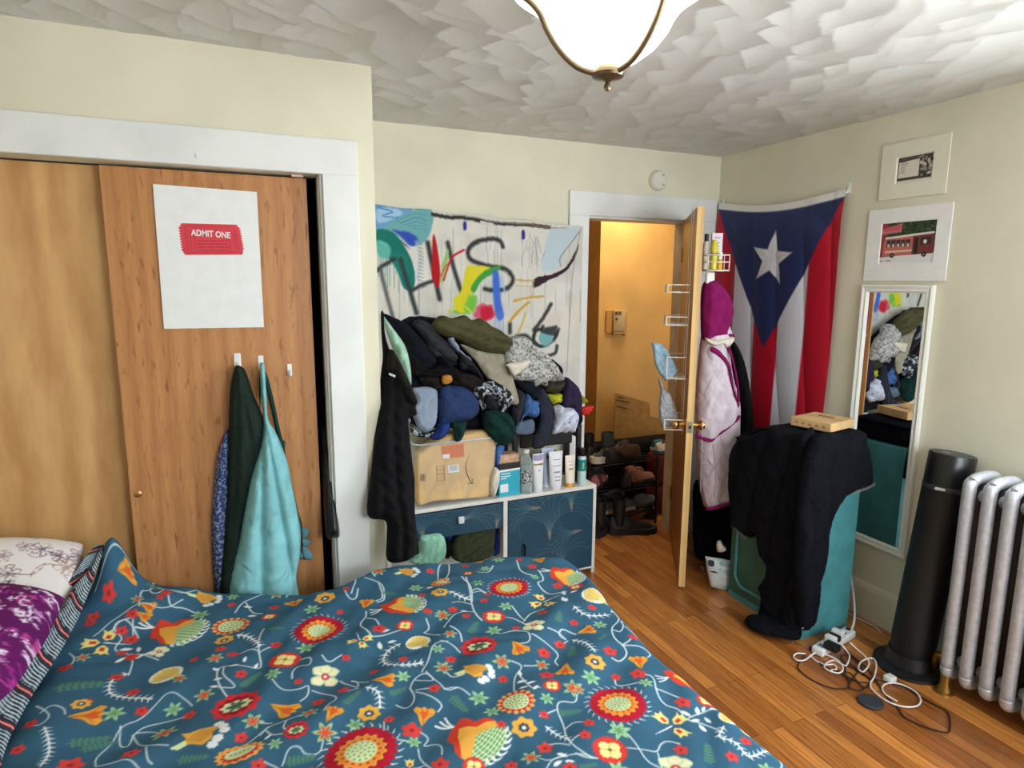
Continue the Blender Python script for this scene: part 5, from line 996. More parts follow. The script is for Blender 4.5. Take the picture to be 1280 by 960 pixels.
# ================================================================ tapestry painting on the back wall
def tapestry():
    q0, q1 = on_y(470, 254, YB-.012), on_y(727, 283, YB-.012); x0, x1 = CX+.01, q1[0]+.0; zt, zb = 2.05, .86
    c = Canvas(x0, zb, x1, zt, .0045, (216, 214, 206))
    T4 = lambda pts: np.array([on_y(440+x/4, 240+y/4, YB-.02)[[0, 2]] for x, y in pts]); k = .0042/4*4
    def ln(pts, w, col_, soft=None, al=1.0, tp=False, sm=True): c.line(smooth_path(T4(pts), 6) if sm and len(pts) > 2 else T4(pts), w*.00092, col_, soft=(soft or 4)*.00107, al=al, taper=tp)
    def pg(pts, col_, soft=6, al=1.0): c.poly(smooth_path(T4(pts), 4, closed=True), col_, soft=soft*.00107, al=al)
    rr = random.Random(3)
    for i in range(70):
        x, y = rr.uniform(120, 1150), rr.uniform(60, 900); pg([(x, y), (x+rr.uniform(40, 120), y+rr.uniform(-20, 40)), (x+rr.uniform(30, 90), y+rr.uniform(40, 150)), (x-rr.uniform(0, 40), y+rr.uniform(30, 110))], rr.choice([(206, 202, 190), (226, 226, 222), (196, 196, 190), (222, 214, 198)]), 30, .45)
    for i in range(70):
        x, y = rr.uniform(130, 1140), rr.uniform(110, 500); ln([(x, y), (x+rr.uniform(-3, 3), y+rr.uniform(60, 330))], rr.uniform(2, 5), rr.choice([(140, 138, 136), (160, 158, 154), (176, 174, 168), (120, 118, 118)]), 4, .5, sm=False)
    pg([(110, 55), (260, 70), (300, 95), (240, 160), (170, 180), (110, 190)], (110, 158, 204)); pg([(120, 90), (200, 80), (250, 110), (170, 150), (125, 150)], (160, 200, 226), 10)
    ln([(115, 60), (200, 66), (390, 95)], 10, (40, 90, 150)); ln([(130, 80), (200, 100), (150, 120), (230, 130)], 5, (60, 100, 170))
    pg([(160, 185), (230, 130), (320, 88), (400, 100), (395, 180), (360, 250), (300, 272), (240, 230)], (112, 170, 174)); pg([(200, 190), (300, 210), (330, 250), (290, 270), (240, 220)], (52, 80, 178), 10)
    for i in range(5): ln([(220+20*i, 150+8*i), (300+15*i, 110+20*i), (370, 120+22*i)], 4, rr.choice([(60, 110, 170), (180, 210, 200), (80, 140, 160)]), 4, .8)
    for i in range(8): ln([(180+12*i, 190+10*i), (200+12*i, 215+10*i)], 4, (70, 74, 120))
    pg([(118, 195), (170, 190), (230, 230), (290, 330), (312, 420), (300, 490), (255, 480), (225, 400), (180, 330), (130, 290)], (26, 116, 104)); pg([(120, 250), (150, 245), (190, 280), (180, 330), (130, 320)], (110, 190, 176), 10)
    for i in range(14): ln([(130+11*i, 250+12*i*.5), (130+11*i+2, 380+rr.uniform(-20, 120))], 4, (60, 140, 128), 4, .75, sm=False)
    ln([(320, 250), (340, 330), (320, 430)], 22, (176, 190, 206), 14, .6)
    for i in range(12): ln([(330, 260+18*i), (352, 268+18*i)], 4, (110, 110, 116), 3, .8, sm=False)
    ln([(400, 112), (480, 128), (560, 130), (660, 148), (760, 160), (880, 165), (980, 178)], 20, (52, 46, 44), 8); ln([(490, 110), (600, 125), (720, 150), (860, 160)], 9, (188, 180, 170), 6, .6)
    ln([(860, 158), (960, 176), (1090, 182)], 6, (150, 112, 80)); ln([(640, 150), (700, 160)], 9, (224, 224, 220))
    for x, y in ((560, 160), (852, 205)): pg([(x-8, y-8), (x+6, y-10), (x+8, y+25), (x-6, y+32)], (44, 48, 140))
    # THIS IS sprayed in grey-black
    sp = (58, 58, 60)
    ln([(118, 395), (160, 365), (210, 335)], 20, sp, 12); ln([(140, 380), (160, 470), (200, 620)], 20, (84, 84, 84), 14, .9)
    ln([(240, 340), (270, 440), (320, 605)], 24, (52, 66, 64), 14); ln([(375, 255), (400, 370), (435, 535)], 26, sp, 14); ln([(295, 495), (350, 465), (420, 440)], 20, sp, 12)
    ln([(475, 255), (505, 380), (560, 555)], 24, sp, 14)
    ln([(750, 275), (735, 245), (690, 235), (610, 255), (575, 300), (600, 345), (680, 370), (760, 385), (800, 430), (780, 475), (720, 492), (660, 485)], 24, (54, 54, 56), 13)
    ln([(990, 560), (950, 630), (905, 690)], 22, sp, 13); ln([(785, 655), (785, 700)], 24, sp, 12); ln([(820, 720), (870, 720), (900, 770)], 24, (70, 70, 70), 14); ln([(905, 720), (920, 690), (980, 680), (1020, 690), (1000, 740), (940, 770), (905, 745), (905, 715)], 22, (44, 48, 48), 12); ln([(1020, 770), (1010, 805), (970, 820)], 20, sp, 12)
    pg([(400, 225), (412, 225), (432, 330), (438, 430), (425, 480), (395, 420), (398, 320)], (176, 24, 36)); ln([(555, 290), (500, 325), (470, 390), (455, 440)], 12, (190, 32, 44), 6)
    pg([(470, 290), (480, 300), (470, 380), (440, 460), (445, 380)], (150, 190, 110)); ln([(440, 420), (470, 360)], 6, (220, 60, 60))
    pg([(570, 375), (620, 370), (690, 380), (640, 440), (600, 500), (560, 580), (510, 560), (545, 480)], (216, 206, 48), 12); pg([(700, 375), (740, 372), (720, 400), (650, 440), (610, 500), (590, 480), (640, 410)], (70, 156, 70), 10)
    pg([(580, 520), (620, 520), (610, 590), (570, 610), (500, 600), (560, 560)], (120, 190, 70), 14); ln([(480, 600), (540, 560), (590, 600)], 12, (206, 214, 70), 8); pg([(505, 540), (530, 520), (560, 600), (520, 595)], (220, 210, 40), 10)
    pg([(700, 400), (730, 410), (740, 540), (755, 620), (725, 640), (705, 560)], (66, 108, 204), 12); ln([(745, 430), (760, 500)], 14, (150, 190, 230), 10, .8)
    for i in range(6): ln([(705+9*i, 600), (708+9*i, 700)], 4, (110, 140, 200), 3, .8, sm=False)
    c.poly([tuple(p) for p in T4([(660+52*cos(a)*(1+.12*sin(5*a)), 603+45*sin(a)*(1+.1*cos(7*a))) for a in np.linspace(0, 6.2, 30)])], (214, 74, 100), soft=.01, al=.85); pg([(640, 580), (690, 575), (700, 620), (650, 640)], (196, 34, 60), 14)
    pg([(965, 250), (990, 190), (1060, 180), (1130, 190), (1060, 290), (1035, 370), (950, 400), (950, 320)], (190, 206, 214), 6); ln([(1135, 195), (1080, 270), (1035, 330), (1040, 370)], 5, (110, 110, 116))
    pg([(912, 430), (1000, 410), (1070, 370), (1115, 290), (1130, 260), (1110, 330), (1060, 400), (980, 440), (905, 480)], (52, 34, 42), 6); ln([(1140, 180), (1100, 400), (1080, 700), (1070, 900)], 4, (140, 140, 138), 4)
    ln([(810, 440), (905, 445)], 9, (196, 160, 84), 5); ln([(815, 468), (900, 472)], 6, (206, 176, 110)); ln([(805, 545), (860, 530), (950, 522)], 13, (206, 160, 70), 6); ln([(905, 440), (900, 520)], 5, (190, 160, 100))
    ln([(780, 650), (830, 595), (880, 550)], 16, (206, 158, 66), 6); ln([(825, 705), (850, 650), (862, 600)], 12, (210, 176, 100), 6)
    pg([(960, 640), (1000, 605), (1040, 625), (1030, 680), (990, 720), (950, 700)], (214, 206, 196), 8); pg([(940, 700), (975, 690), (1000, 740), (960, 770), (930, 740)], (122, 176, 180), 10)
    for i in range(7): ln([(950+13*i, 672+(i*29)%16), (945+12*i, 695+(i*37)%34)], 20, (44, 48, 48), 12, .9, sm=False)
    for i in range(22): x = rr.uniform(840, 960); ln([(x, rr.uniform(200, 380)), (x+rr.uniform(-25, 25), rr.uniform(220, 400))], 3, (150, 148, 146), 3, .8, sm=False)
    U, V = np.meshgrid(c.xs, c.ys); top = q0[2]+(q1[2]-q0[2])*(U-x0)/(x1-x0)+.006*np.sin(U*22)*np.sin((U-x0)/(x1-x0)*pi)
    s = (V-zb)/(zt-zb); Zp = zb+(top-zb)*s; col_ = c.sample(U, np.minimum(Zp, zt))
    D = .010+.010*folds(U, V, R_(86), .28, 3, .4)+.006*fbm(U*6, V*4, 8)
    P = np.stack([U, YB-.0215-D*.6, Zp], -1); P2 = np.concatenate([P, (P+np.array([0, .0016, 0]))[::-1]], 0)
    single('tapestry', fast_grid('tapestry', P2, paint_mat('painted_canvas', rough=.85, spec=.2, bump=.2, bscale=700), colors=np.concatenate([col_, col_[::-1]], 0)), 'unstretched canvas with spray-painted grey letters and bright strokes, pinned to the back wall', 'painting')
tapestry()

# ================================================================ dresser
M_dw = mat('white_melamine', (228, 228, 222), rough=.4, noise=.015)
DF, DB_, DXa, DXb, DH, DM = 2.948, 3.200, .62, 1.815, .527, 1.257
def fan_panel(x0, x1, z0, z1, fans, y):
    c = Canvas(x0, z0, x1, z1, .0028, (28, 70, 92))
    for fx_, fz_, a0, n, L, sp_ in fans:
        for i in range(n):
            dv = (i-(n-1)/2)*R_(sp_)*.62; P = [(fx_+L*q*cos(R_(a0)+dv*(.15+1.35*q*q)), fz_+L*q*sin(R_(a0)+dv*(.15+1.35*q*q))) for q in (0, .2, .4, .6, .8, 1)]
            c.line(smooth_path(P, 5), .0022, (104, 130, 136), al=.8)
        for i in range(5): c.line([(fx_, fz_), (fx_+.05*cos(R_(a0)+.12*(i-2)), fz_+.05*sin(R_(a0)+.12*(i-2)))], .0035, (150, 124, 104), al=.8)
    U, V = np.meshgrid(c.xs, c.ys); P = np.stack([U, np.full(U.shape, y), V], -1)
    return fast_grid('panel', P, paint_mat('patterned_vinyl', rough=.4, spec=.4), colors=c.c, smooth=False)
t = Thing('dresser', ((DXa+DXb)/2, 3.07, 0), 'low white cabinet with dark blue fan-patterned fronts, beyond the foot of the bed', 'dresser')
t.part('carcass', jn(rbox((DXa, DF+.002, DH-.020), (DXb, DB_, DH), .002), rbox((DXb-.020, DF, 0), (DXb, DB_, DH-.020), .002), rbox((DXa, DF, 0), (DXa+.02, DB_, DH-.02), .002), rbox((DM-.012, DF+.001, .03), (DM+.012, DB_, DH-.02), .002), rbox((DXa+.02, DF+.003, .03), (DM-.012, DB_, .05), .002), rbox((DM+.012, DF+.003, .03), (DXb-.02, DB_, .05), .002), box((DXa+.02, DB_-.008, .05), (DXb-.02, DB_-.002, DH-.02))), M_dw)
dwz = .365
dw = t.part('drawer', rbox((DXa+.022, DF-.004, dwz), (DM-.014, DF+.20, DH-.026), .002), mat('dark_teal_front', (28, 70, 92), rough=.4))
t.part('drawer_pattern', fan_panel(DXa+.024, DM-.016, dwz+.002, DH-.028, [(.80, dwz, 92, 11, .17, 17), (.99, dwz+.075, 15, 9, .22, 15), (1.2, dwz, 80, 7, .12, 16)], DF-.0046), None, parent=dw)
t.part('knob', rbox((.986, DF-.026, .430), (1.018, DF-.004, .466), .006, 3), mat('pale_glass_knob', (214, 226, 240), rough=.15), parent=dw, angle=R_(40))
cdr = t.part('cabinet_door', rbox((DM+.014, DF-.004, .045), (DXb-.022, DF+.014, DH-.024), .002), MATS['dark_teal_front'])
t.part('door_pattern', fan_panel(DM+.016, DXb-.024, .047, DH-.026, [(1.46, .445, 175, 9, .20, 16), (1.655, .40, 94, 11, .22, 17), (1.52, .25, 92, 13, .30, 16), (1.72, .275, 185, 9, .22, 15), (1.60, .06, 90, 9, .2, 16)], DF-.0046), None, parent=cdr)
q = on_y(654, 683, DF); t.part('handle', tube([(q[0], DF-.004, q[2]+.012), (q[0], DF-.024, q[2]+.012), (q[0], DF-.024, q[2]-.11), (q[0], DF-.004, q[2]-.11)], .0055, 10), mat('black_metal', (24, 24, 26), rough=.4, metal=.6), parent=cdr, angle=R_(50))

# ================================================================ cloth colours
C_ = {'black': (20, 20, 23), 'blackbrown': (34, 29, 28), 'charcoal': (50, 52, 58), 'charcoal2': (42, 44, 50), 'navyblack': (20, 24, 34), 'olive': (82, 80, 54), 'khaki': (156, 150, 132), 'navy': (44, 62, 104), 'royal': (42, 66, 140),
      'dgreen': (20, 52, 48), 'dgreen2': (30, 64, 58), 'mint': (160, 200, 178), 'mint2': (156, 214, 190), 'purple': (48, 38, 66), 'blue': (72, 112, 172), 'greyblue': (92, 108, 128), 'yel': (176, 182, 44), 'orange': (206, 140, 66), 'cream': (226, 220, 204), 'red': (206, 50, 46), 'oliveb': (66, 62, 48), 'dolive': (58, 66, 46), 'slate': (44, 48, 60), 'aqua': (134, 196, 202), 'forest': (34, 48, 42), 'lilac': (208, 200, 214)}
CM = {k: cloth('cloth_'+k, v) for k, v in C_.items()}
CM['heather'] = cloth('cloth_heather', (196, 196, 194), color2=(112, 112, 112), nscale=75, noise=.1, nlo=.46, nhi=.62)
CM['leafy'] = cloth('cloth_leafy', (40, 42, 48), color2=(190, 198, 206), nscale=42, noise=.1, nlo=.50, nhi=.56)
CM['lav'] = cloth('cloth_lavender_print', (206, 212, 230), color2=(110, 118, 150), nscale=55, noise=.1, nlo=.62, nhi=.70)
CM['ltblue'] = cloth('cloth_light_blue', (150, 164, 184), color2=(136, 150, 172), noise=.1)
CM['paisley'] = cloth('cloth_blue_paisley', (58, 76, 128), color2=(150, 164, 200), nscale=95, noise=.1, nlo=.50, nhi=.58)
CM['plum'] = cloth('cloth_plum', (134, 26, 92)); CM['robe'] = cloth('cloth_pale_pink', (214, 202, 214), noise=.04)
R6 = lambda p: Z(470, 380, 5.333, p); R7 = lambda p: Z(610, 380, 5.333, p); R3z = lambda p: Z(440, 460, 3.6923, p)
GRP = 'clothes heaped on the dresser'
def pile(name, pts, mk, label, off=0.0, cat='clothing', grp=None, **k):
    # the heap leans back: plane through z=.8 at y=2.90, tilting toward the wall
    n = np.array([0, -1, .27]); n /= np.linalg.norm(n); p0 = np.array([1.2, 2.975, .8])+n*off*1.25
    k['thick'] = k.get('thick', .035)*.72; k.setdefault('edge', .04); k['fold'] = k.get('fold', .020)*1.9; k.setdefault('warp', .7); k['lam'] = k.get('lam', .055)*1.35; k.setdefault('step', .0055)
    me = new_mesh(name, sheet(pts, p0, n, **k), CM[mk], smooth=True)
    return single(name, me, label, cat, grp)
def hangp(name, pts, mk, label, y, cat='clothing', grp=None, n=(0, -1, 0), **k):
    k.setdefault('thick', .025); k.setdefault('edge', .03); k['fold'] = k.get('fold', .016)*1.5; k.setdefault('lam', .05); k.setdefault('step', .007); k.setdefault('ang', R_(88)); k.setdefault('warp', .35)
    return single(name, new_mesh(name, sheet(pts, (0, y, 0) if not hasattr(y, '__len__') else y, n, **k), CM[mk], smooth=True), label, cat, grp)
# what fills the heap behind the garments one can tell apart
pile('crumpled_clothes', [(500, 400), (560, 402), (640, 440), (700, 470), (726, 515), (716, 536), (640, 538), (560, 535), (515, 530), (505, 470)], 'navyblack', 'mixed black clothes showing in the gaps low in the heap on the dresser', off=-.045, cat='clothes', thick=.05, fold=.012, lam=.06, seed=3, ang=.4)
pile('sweater', R6([(45, 68), (110, 85), (200, 130), (250, 170), (330, 260), (400, 360), (415, 395), (355, 440), (250, 445), (225, 370), (190, 280), (110, 180)]), 'navyblack', 'blue-black sweater at the top left of the heap, next to the mint cloth', off=.0, ang=-1.0, seed=11, lam=.07)
pile('jacket', R6([(238, 150), (268, 105), (350, 130), (420, 210), (500, 280), (545, 355), (520, 395), (440, 385), (370, 350), (320, 270), (285, 210)]), 'charcoal', 'charcoal jacket below and left of the olive trousers in the heap', off=.022, ang=-.75, seed=12, lam=.05, thick=.045)
pile('sweatpants', R6([(220, 375), (300, 380), (350, 430), (400, 390), (480, 400), (560, 450), (600, 520), (600, 565), (520, 560), (440, 520), (380, 510), (300, 490), (235, 470)]), 'black', 'black sweatpants bunched above the orange scrap in the heap', off=.006, ang=-.2, seed=13, lam=.035, fold=.024)
pile('tee_shirt', R6([(285, 490), (340, 478), (430, 492), (440, 560), (425, 578), (385, 570), (345, 545), (320, 545)]), 'blackbrown', 'grey-brown tee shirt between the black sweatpants and light blue cloth', off=.022, ang=.7, seed=14, thick=.02)
pile('camisole', R6([(405, 340), (470, 360), (545, 400), (500, 425), (560, 470), (520, 470), (440, 430)]), 'black', 'black camisole strap bundle under the charcoal jacket', off=.04, ang=-.6, seed=15, thick=.02, lam=.03)
pile('hooded_shirt', R6([(475, 240), (490, 222), (515, 225), (535, 260), (580, 330), (640, 380), (700, 470), (722, 522), (660, 470), (600, 440), (560, 440), (540, 350), (500, 290)]), 'charcoal2', 'dark grey hooded shirt with pale drawcord edge, left of the khaki trousers', off=.035, ang=-.9, seed=16, lam=.04)
pile('hood_trim', R6([(476, 236), (490, 222), (515, 226), (535, 265), (570, 320), (635, 372), (630, 384), (570, 345), (525, 310), (495, 280)]), 'ltblue', 'pale grey-blue hood edge curling beside the khaki trousers', off=.052, thick=.018, edge=.012, seed=17, step=.005, lam=.03)
pile('cardigan', R6([(500, 445), (560, 455), (650, 470), (730, 530), (760, 580), (690, 600), (640, 600), (600, 575), (540, 545), (515, 500)]), 'blackbrown', 'black-brown knitted cardigan in the middle of the heap, below the hooded shirt', off=.028, ang=-.5, seed=18, lam=.035, fold=.024)
pile('trousers', [(575, 430), (600, 438), (629, 441), (638, 458), (643, 478), (649, 503), (641, 506), (626, 499), (618, 484), (606, 470), (594, 452)], 'khaki', 'khaki trousers hanging down the middle of the heap', off=.045, ang=-1.25, seed=19, lam=.06, thick=.025, fold=.010)
pile('trousers', [(538, 410), (547, 396), (555, 395), (564, 398), (580, 394), (589, 400), (600, 398), (614, 408), (626, 414), (637, 425), (639, 434), (631, 442), (618, 443), (600, 439), (583, 431), (568, 424), (555, 421)], 'olive', 'crumpled olive trousers on top of the heap', off=.05, ang=-.38, seed=20, lam=.045, thick=.05, fold=.030)
pile('shirt', R7([(108, 295), (150, 220), (235, 215), (280, 250), (300, 290), (380, 340), (430, 400), (502, 510), (440, 522), (395, 520), (385, 556), (345, 540), (300, 566), (285, 520), (215, 518), (170, 500), (150, 450), (110, 400), (100, 330)]), 'heather', 'pale grey shirt with a fine print, right of the olive trousers', off=.05, ang=-.8, seed=21, lam=.05, thick=.04, fold=.026)
pile('bra', R7([(118, 405), (160, 385), (230, 375), (290, 372), (270, 410), (230, 450), (175, 480), (150, 460), (135, 430)]), 'cream', 'cream folded piece lying on the pale grey printed shirt', off=.092, ang=.2, seed=22, thick=.022, fold=.008)
pile('vest', R7([(405, 360), (440, 375), (497, 432), (495, 490), (470, 470), (430, 410)]), 'black', 'black vest corner sticking out right of the pale printed shirt', off=.02, seed=23, thick=.02)
pile('blouse', R6([(640, 590), (665, 545), (735, 510), (760, 500), (800, 520), (850, 545), (900, 600), (915, 650), (870, 700), (830, 735), (815, 690), (790, 640), (740, 610), (715, 640), (735, 690), (700, 710), (680, 660)]), 'leafy', 'black and pale blue leaf-print blouse twisted in the heap above the dark green sweater', off=.05, ang=-.9, seed=24, lam=.035, fold=.024, step=.0055)
pile('leggings', R6([(720, 610), (780, 620), (815, 680), (810, 710), (760, 715), (730, 680)]), 'charcoal2', 'dark grey leggings bundle wrapped by the leaf-print blouse', off=.05, ang=.3, seed=25, thick=.03)
pile('sweatshirt', R6([(415, 580), (435, 545), (520, 540), (600, 560), (660, 610), (690, 690), (670, 740), (620, 775), (560, 790), (480, 800), (425, 805), (405, 720), (408, 630)]), 'navy', 'navy blue sweatshirt bulging over the cardboard package', off=.03, ang=-.5, seed=26, lam=.09, thick=.06, fold=.012, edge=.05)
pile('tank_top', R6([(232, 567), (290, 552), (345, 550), (400, 575), (410, 650), (405, 760), (385, 820), (350, 855), (310, 858), (275, 820), (245, 740), (238, 680), (262, 640)]), 'ltblue', 'light grey-blue cloth hanging beside the black coat, left of the navy sweatshirt', off=.03, ang=1.4, seed=27, lam=.06, thick=.05, fold=.005, edge=.02)
pile('scarf', R6([(222, 760), (250, 820), (300, 855), (360, 850), (410, 830), (380, 885), (330, 890), (280, 885), (235, 860)]), 'leafy', 'striped blue-white scarf end under the light grey-blue cloth', off=.02, ang=.3, seed=28, thick=.02, lam=.03)
pile('pullover', R6([(405, 800), (450, 790), (495, 798), (470, 870), (425, 905), (380, 905), (355, 880), (395, 850)]), 'royal', 'royal blue pullover sleeve below the navy sweatshirt', off=.035, ang=1.0, seed=29, thick=.03)
pile('sock', R6([(500, 795), (560, 778), (602, 775), (598, 830), (575, 900), (545, 918), (522, 905), (520, 860)]), 'dgreen2', 'dark green tongue of cloth hanging onto the cardboard package', off=.04, ang=1.4, seed=30, thick=.022)
pile('headscarf', R6([(440, 482), (470, 470), (502, 478), (510, 512), (480, 536), (440, 528)]), 'orange', 'small orange cloth scrap in the middle of the dark heap', off=.06, seed=32, thick=.03, lam=.03, fold=.008)
pile('sweater', R3z([(600, 200), (660, 190), (720, 210), (750, 260), (742, 330), (715, 352), (690, 358), (650, 330), (615, 290), (600, 245)]), 'dgreen', 'dark green sweater hanging below the leaf-print blouse, beside the package', off=.035, ang=-.9, seed=33, lam=.05, thick=.055, edge=.05)
pile('shorts', R7([(180, 520), (240, 512), (285, 518), (340, 545), (380, 560), (340, 600), (300, 642), (262, 610), (225, 580)]), 'navyblack', 'blue-black shorts under the hem of the pale printed shirt', off=.045, ang=-.7, seed=34)
pile('jogger_pants', R7([(175, 560), (215, 575), (240, 610), (235, 700), (205, 780), (180, 840), (160, 780), (150, 700), (170, 640)]), 'charcoal', 'grey jogger pants leg left of the blue tee shirt', off=.02, ang=1.4, seed=35)
pile('tee_shirt', R7([(240, 598), (275, 610), (300, 640), (335, 650), (335, 740), (300, 760), (260, 745), (235, 760), (222, 790), (228, 700)]), 'blue', 'bright blue tee shirt tucked between the grey and slate pants', off=.035, ang=.5, seed=36, lam=.04)
pile('towel', R7([(195, 790), (240, 775), (303, 770), (300, 862), (180, 866)]), 'greyblue', 'grey-blue towel lying on the black stacking shelf', off=.03, ang=.1, seed=37, thick=.025, fold=.006)
pile('pants', R7([(318, 575), (345, 555), (375, 575), (425, 660), (437, 740), (428, 830), (405, 905), (370, 955), (300, 962), (300, 900), (330, 840), (340, 740), (325, 650)]), 'slate', 'slate pants leg hanging in front of the black stacking shelf', off=.05, ang=1.35, seed=38, lam=.07, thick=.03, fold=.008)
pile('beanie', R7([(392, 525), (440, 518), (512, 515), (490, 575), (450, 600), (400, 592), (372, 580)]), 'oliveb', 'olive-brown knit piece under the right end of the printed shirt', off=.05, ang=0, seed=39, thick=.03)
pile('tank_top', R7([(385, 600), (430, 600), (495, 598), (492, 655), (455, 665), (425, 672), (405, 640)]), 'yel', 'lime yellow top peeking out left of the purple sweater', off=.035, seed=40, thick=.02)
pile('sweater', R7([(498, 492), (530, 490), (565, 520), (608, 570), (622, 640), (618, 710), (598, 772), (565, 735), (545, 690), (505, 690), (490, 640), (492, 560)]), 'purple', 'dark purple sweater hanging at the right end of the heap', off=.05, ang=1.25, seed=41, lam=.045, thick=.035)
pile('pajamas', R7([(430, 685), (470, 668), (510, 690), (560, 692), (592, 740), (596, 790), (580, 840), (560, 862), (540, 848), (520, 862), (490, 855), (460, 866), (425, 862), (432, 800), (440, 740)]), 'lav', 'balled up pale lavender printed pajamas on the stacking shelf', off=.045, ang=.6, seed=42, lam=.04, thick=.055, fold=.02, edge=.05)
pile('tank_top', R7([(614, 600), (640, 622), (670, 652), (640, 662), (616, 668)]), 'yel', 'lime yellow tip sticking out right of the purple sweater', off=.02, seed=43, thick=.016)
pile('sock', R7([(622, 690), (655, 680), (700, 680), (707, 695), (660, 745), (640, 742), (618, 735)]), 'red', 'red and white sock tip at the far right of the heap by the door casing', off=.02, seed=45, thick=.02)
# hanging on the closet return wall
q = on_y(480, 376, 2.62); wall_hook((CX+.001, 2.62, q[2]-.02), .8, 'white hook holding the black coat on the side of the closet', n=(1, 0, 0))
hangp('slip_dress', R6([(45, 78), (75, 110), (120, 170), (190, 270), (222, 370), (236, 470), (234, 545), (215, 530), (170, 440), (130, 350), (95, 260), (65, 160)]), 'mint', 'pale mint cloth hanging between the black coat and the heap', 2.66, thick=.02, seed=50, ang=R_(70))
hangp('coat', R6([(33, 55), (52, 60), (60, 200), (100, 320), (180, 430), (230, 540), (277, 655), (262, 680), (272, 740), (218, 758), (222, 860), (232, 960), (245, 1080), (258, 1180), (260, 1400), (285, 1640), (270, 1670), (180, 1720), (75, 1710), (70, 1560), (62, 1445), (-58, 1405), (-30, 1100), (-12, 900), (2, 720), (20, 580), (35, 440), (45, 350), (36, 200)]), 'black', 'long black coat hanging at the closet corner in front of the dresser', (.5, 2.56, 1.55), n=(0, -1, .24), thick=.05, edge=.05, seed=51, fold=.03, lam=.06, step=.009)
hangp('drawstring_bag', R6([(95, 300), (130, 330), (180, 430), (240, 560), (277, 655), (250, 665), (200, 650), (160, 560), (130, 520), (105, 470), (70, 440), (75, 360)]), 'blackbrown', 'black nylon bag hanging over the shoulder of the long black coat', (.5, 2.50, 1.55), n=(0, -1, .24), thick=.03, seed=52, fold=.02)
t_ = R6([(87, 458), (130, 475), (128, 490), (86, 473)]); solo('clothing_tag', sheet(t_, (0, 2.415, 1.42), (0, -1, .24), thick=.003, edge=.004, fold=.0005, step=.004, smooth=False), mat('pale_tag', (196, 204, 216), rough=.6), 'small pale label patch on the black bag', 'label patch')
# cloths in the open shelf of the dresser
SZ = lambda p: Z(500, 520, 4.8, p)
hangp('tee_shirt', SZ([(55, 870), (110, 800), (110, 715), (180, 695), (245, 695), (275, 760), (265, 830), (225, 870), (150, 900)]), 'mint2', 'mint green shirt spilling out of the open dresser shelf', 2.962, thick=.03, edge=.03, fold=.02, seed=60, ang=.8)
hangp('pants', SZ([(296, 770), (340, 700), (420, 672), (510, 648), (565, 650), (560, 760), (545, 830), (400, 880), (310, 850)]), 'dolive', 'dark olive pants stuffed in the open dresser shelf', 3.02, thick=.035, edge=.03, fold=.02, seed=61, ang=.5)
hangp('sweater', SZ([(262, 690), (330, 684), (330, 760), (280, 780), (262, 740)]), 'royal', 'blue sweater behind the mint shirt in the dresser shelf', 3.07, thick=.03, seed=62)
hangp('jeans', SZ([(566, 660), (600, 650), (598, 800), (545, 830)]), 'royal', 'blue jeans at the right end of the open dresser shelf', 3.05, thick=.03, seed=63)
hangp('sock', SZ([(262, 750), (300, 740), (310, 800), (290, 850), (262, 840)]), 'black', 'black sock between the mint shirt and olive pants on the shelf', 3.04, thick=.03, seed=64)

# ================================================================ on the dresser top
def clear_mat(name, c, fac, rough=.08):
    M = mat(name, c, rough=rough); N = M.node_tree.nodes; L = M.node_tree.links; out = N['Material Output']; tr = N.new('ShaderNodeBsdfTransparent'); mx = N.new('ShaderNodeMixShader')
    lw = N.new('ShaderNodeLayerWeight'); lw.inputs[0].default_value = .35; mr = N.new('ShaderNodeMapRange'); mr.inputs[3].default_value = fac; mr.inputs[4].default_value = min(1, fac+.5)
    L.new(lw.outputs['Facing'], mr.inputs[0]); L.new(mr.outputs[0], mx.inputs[0]); L.new(tr.outputs[0], mx.inputs[1]); L.new(N['Principled BSDF'].outputs[0], mx.inputs[2]); L.new(mx.outputs[0], out.inputs[0]); return M
M_clear = clear_mat('clear_plastic', (225, 230, 236), .03)
def front_box(name, q, y, depth, M, label, cat, parts=None, r=.004, zb=None):
    W = [on_y(x, yy, y) for x, yy in q]; return W
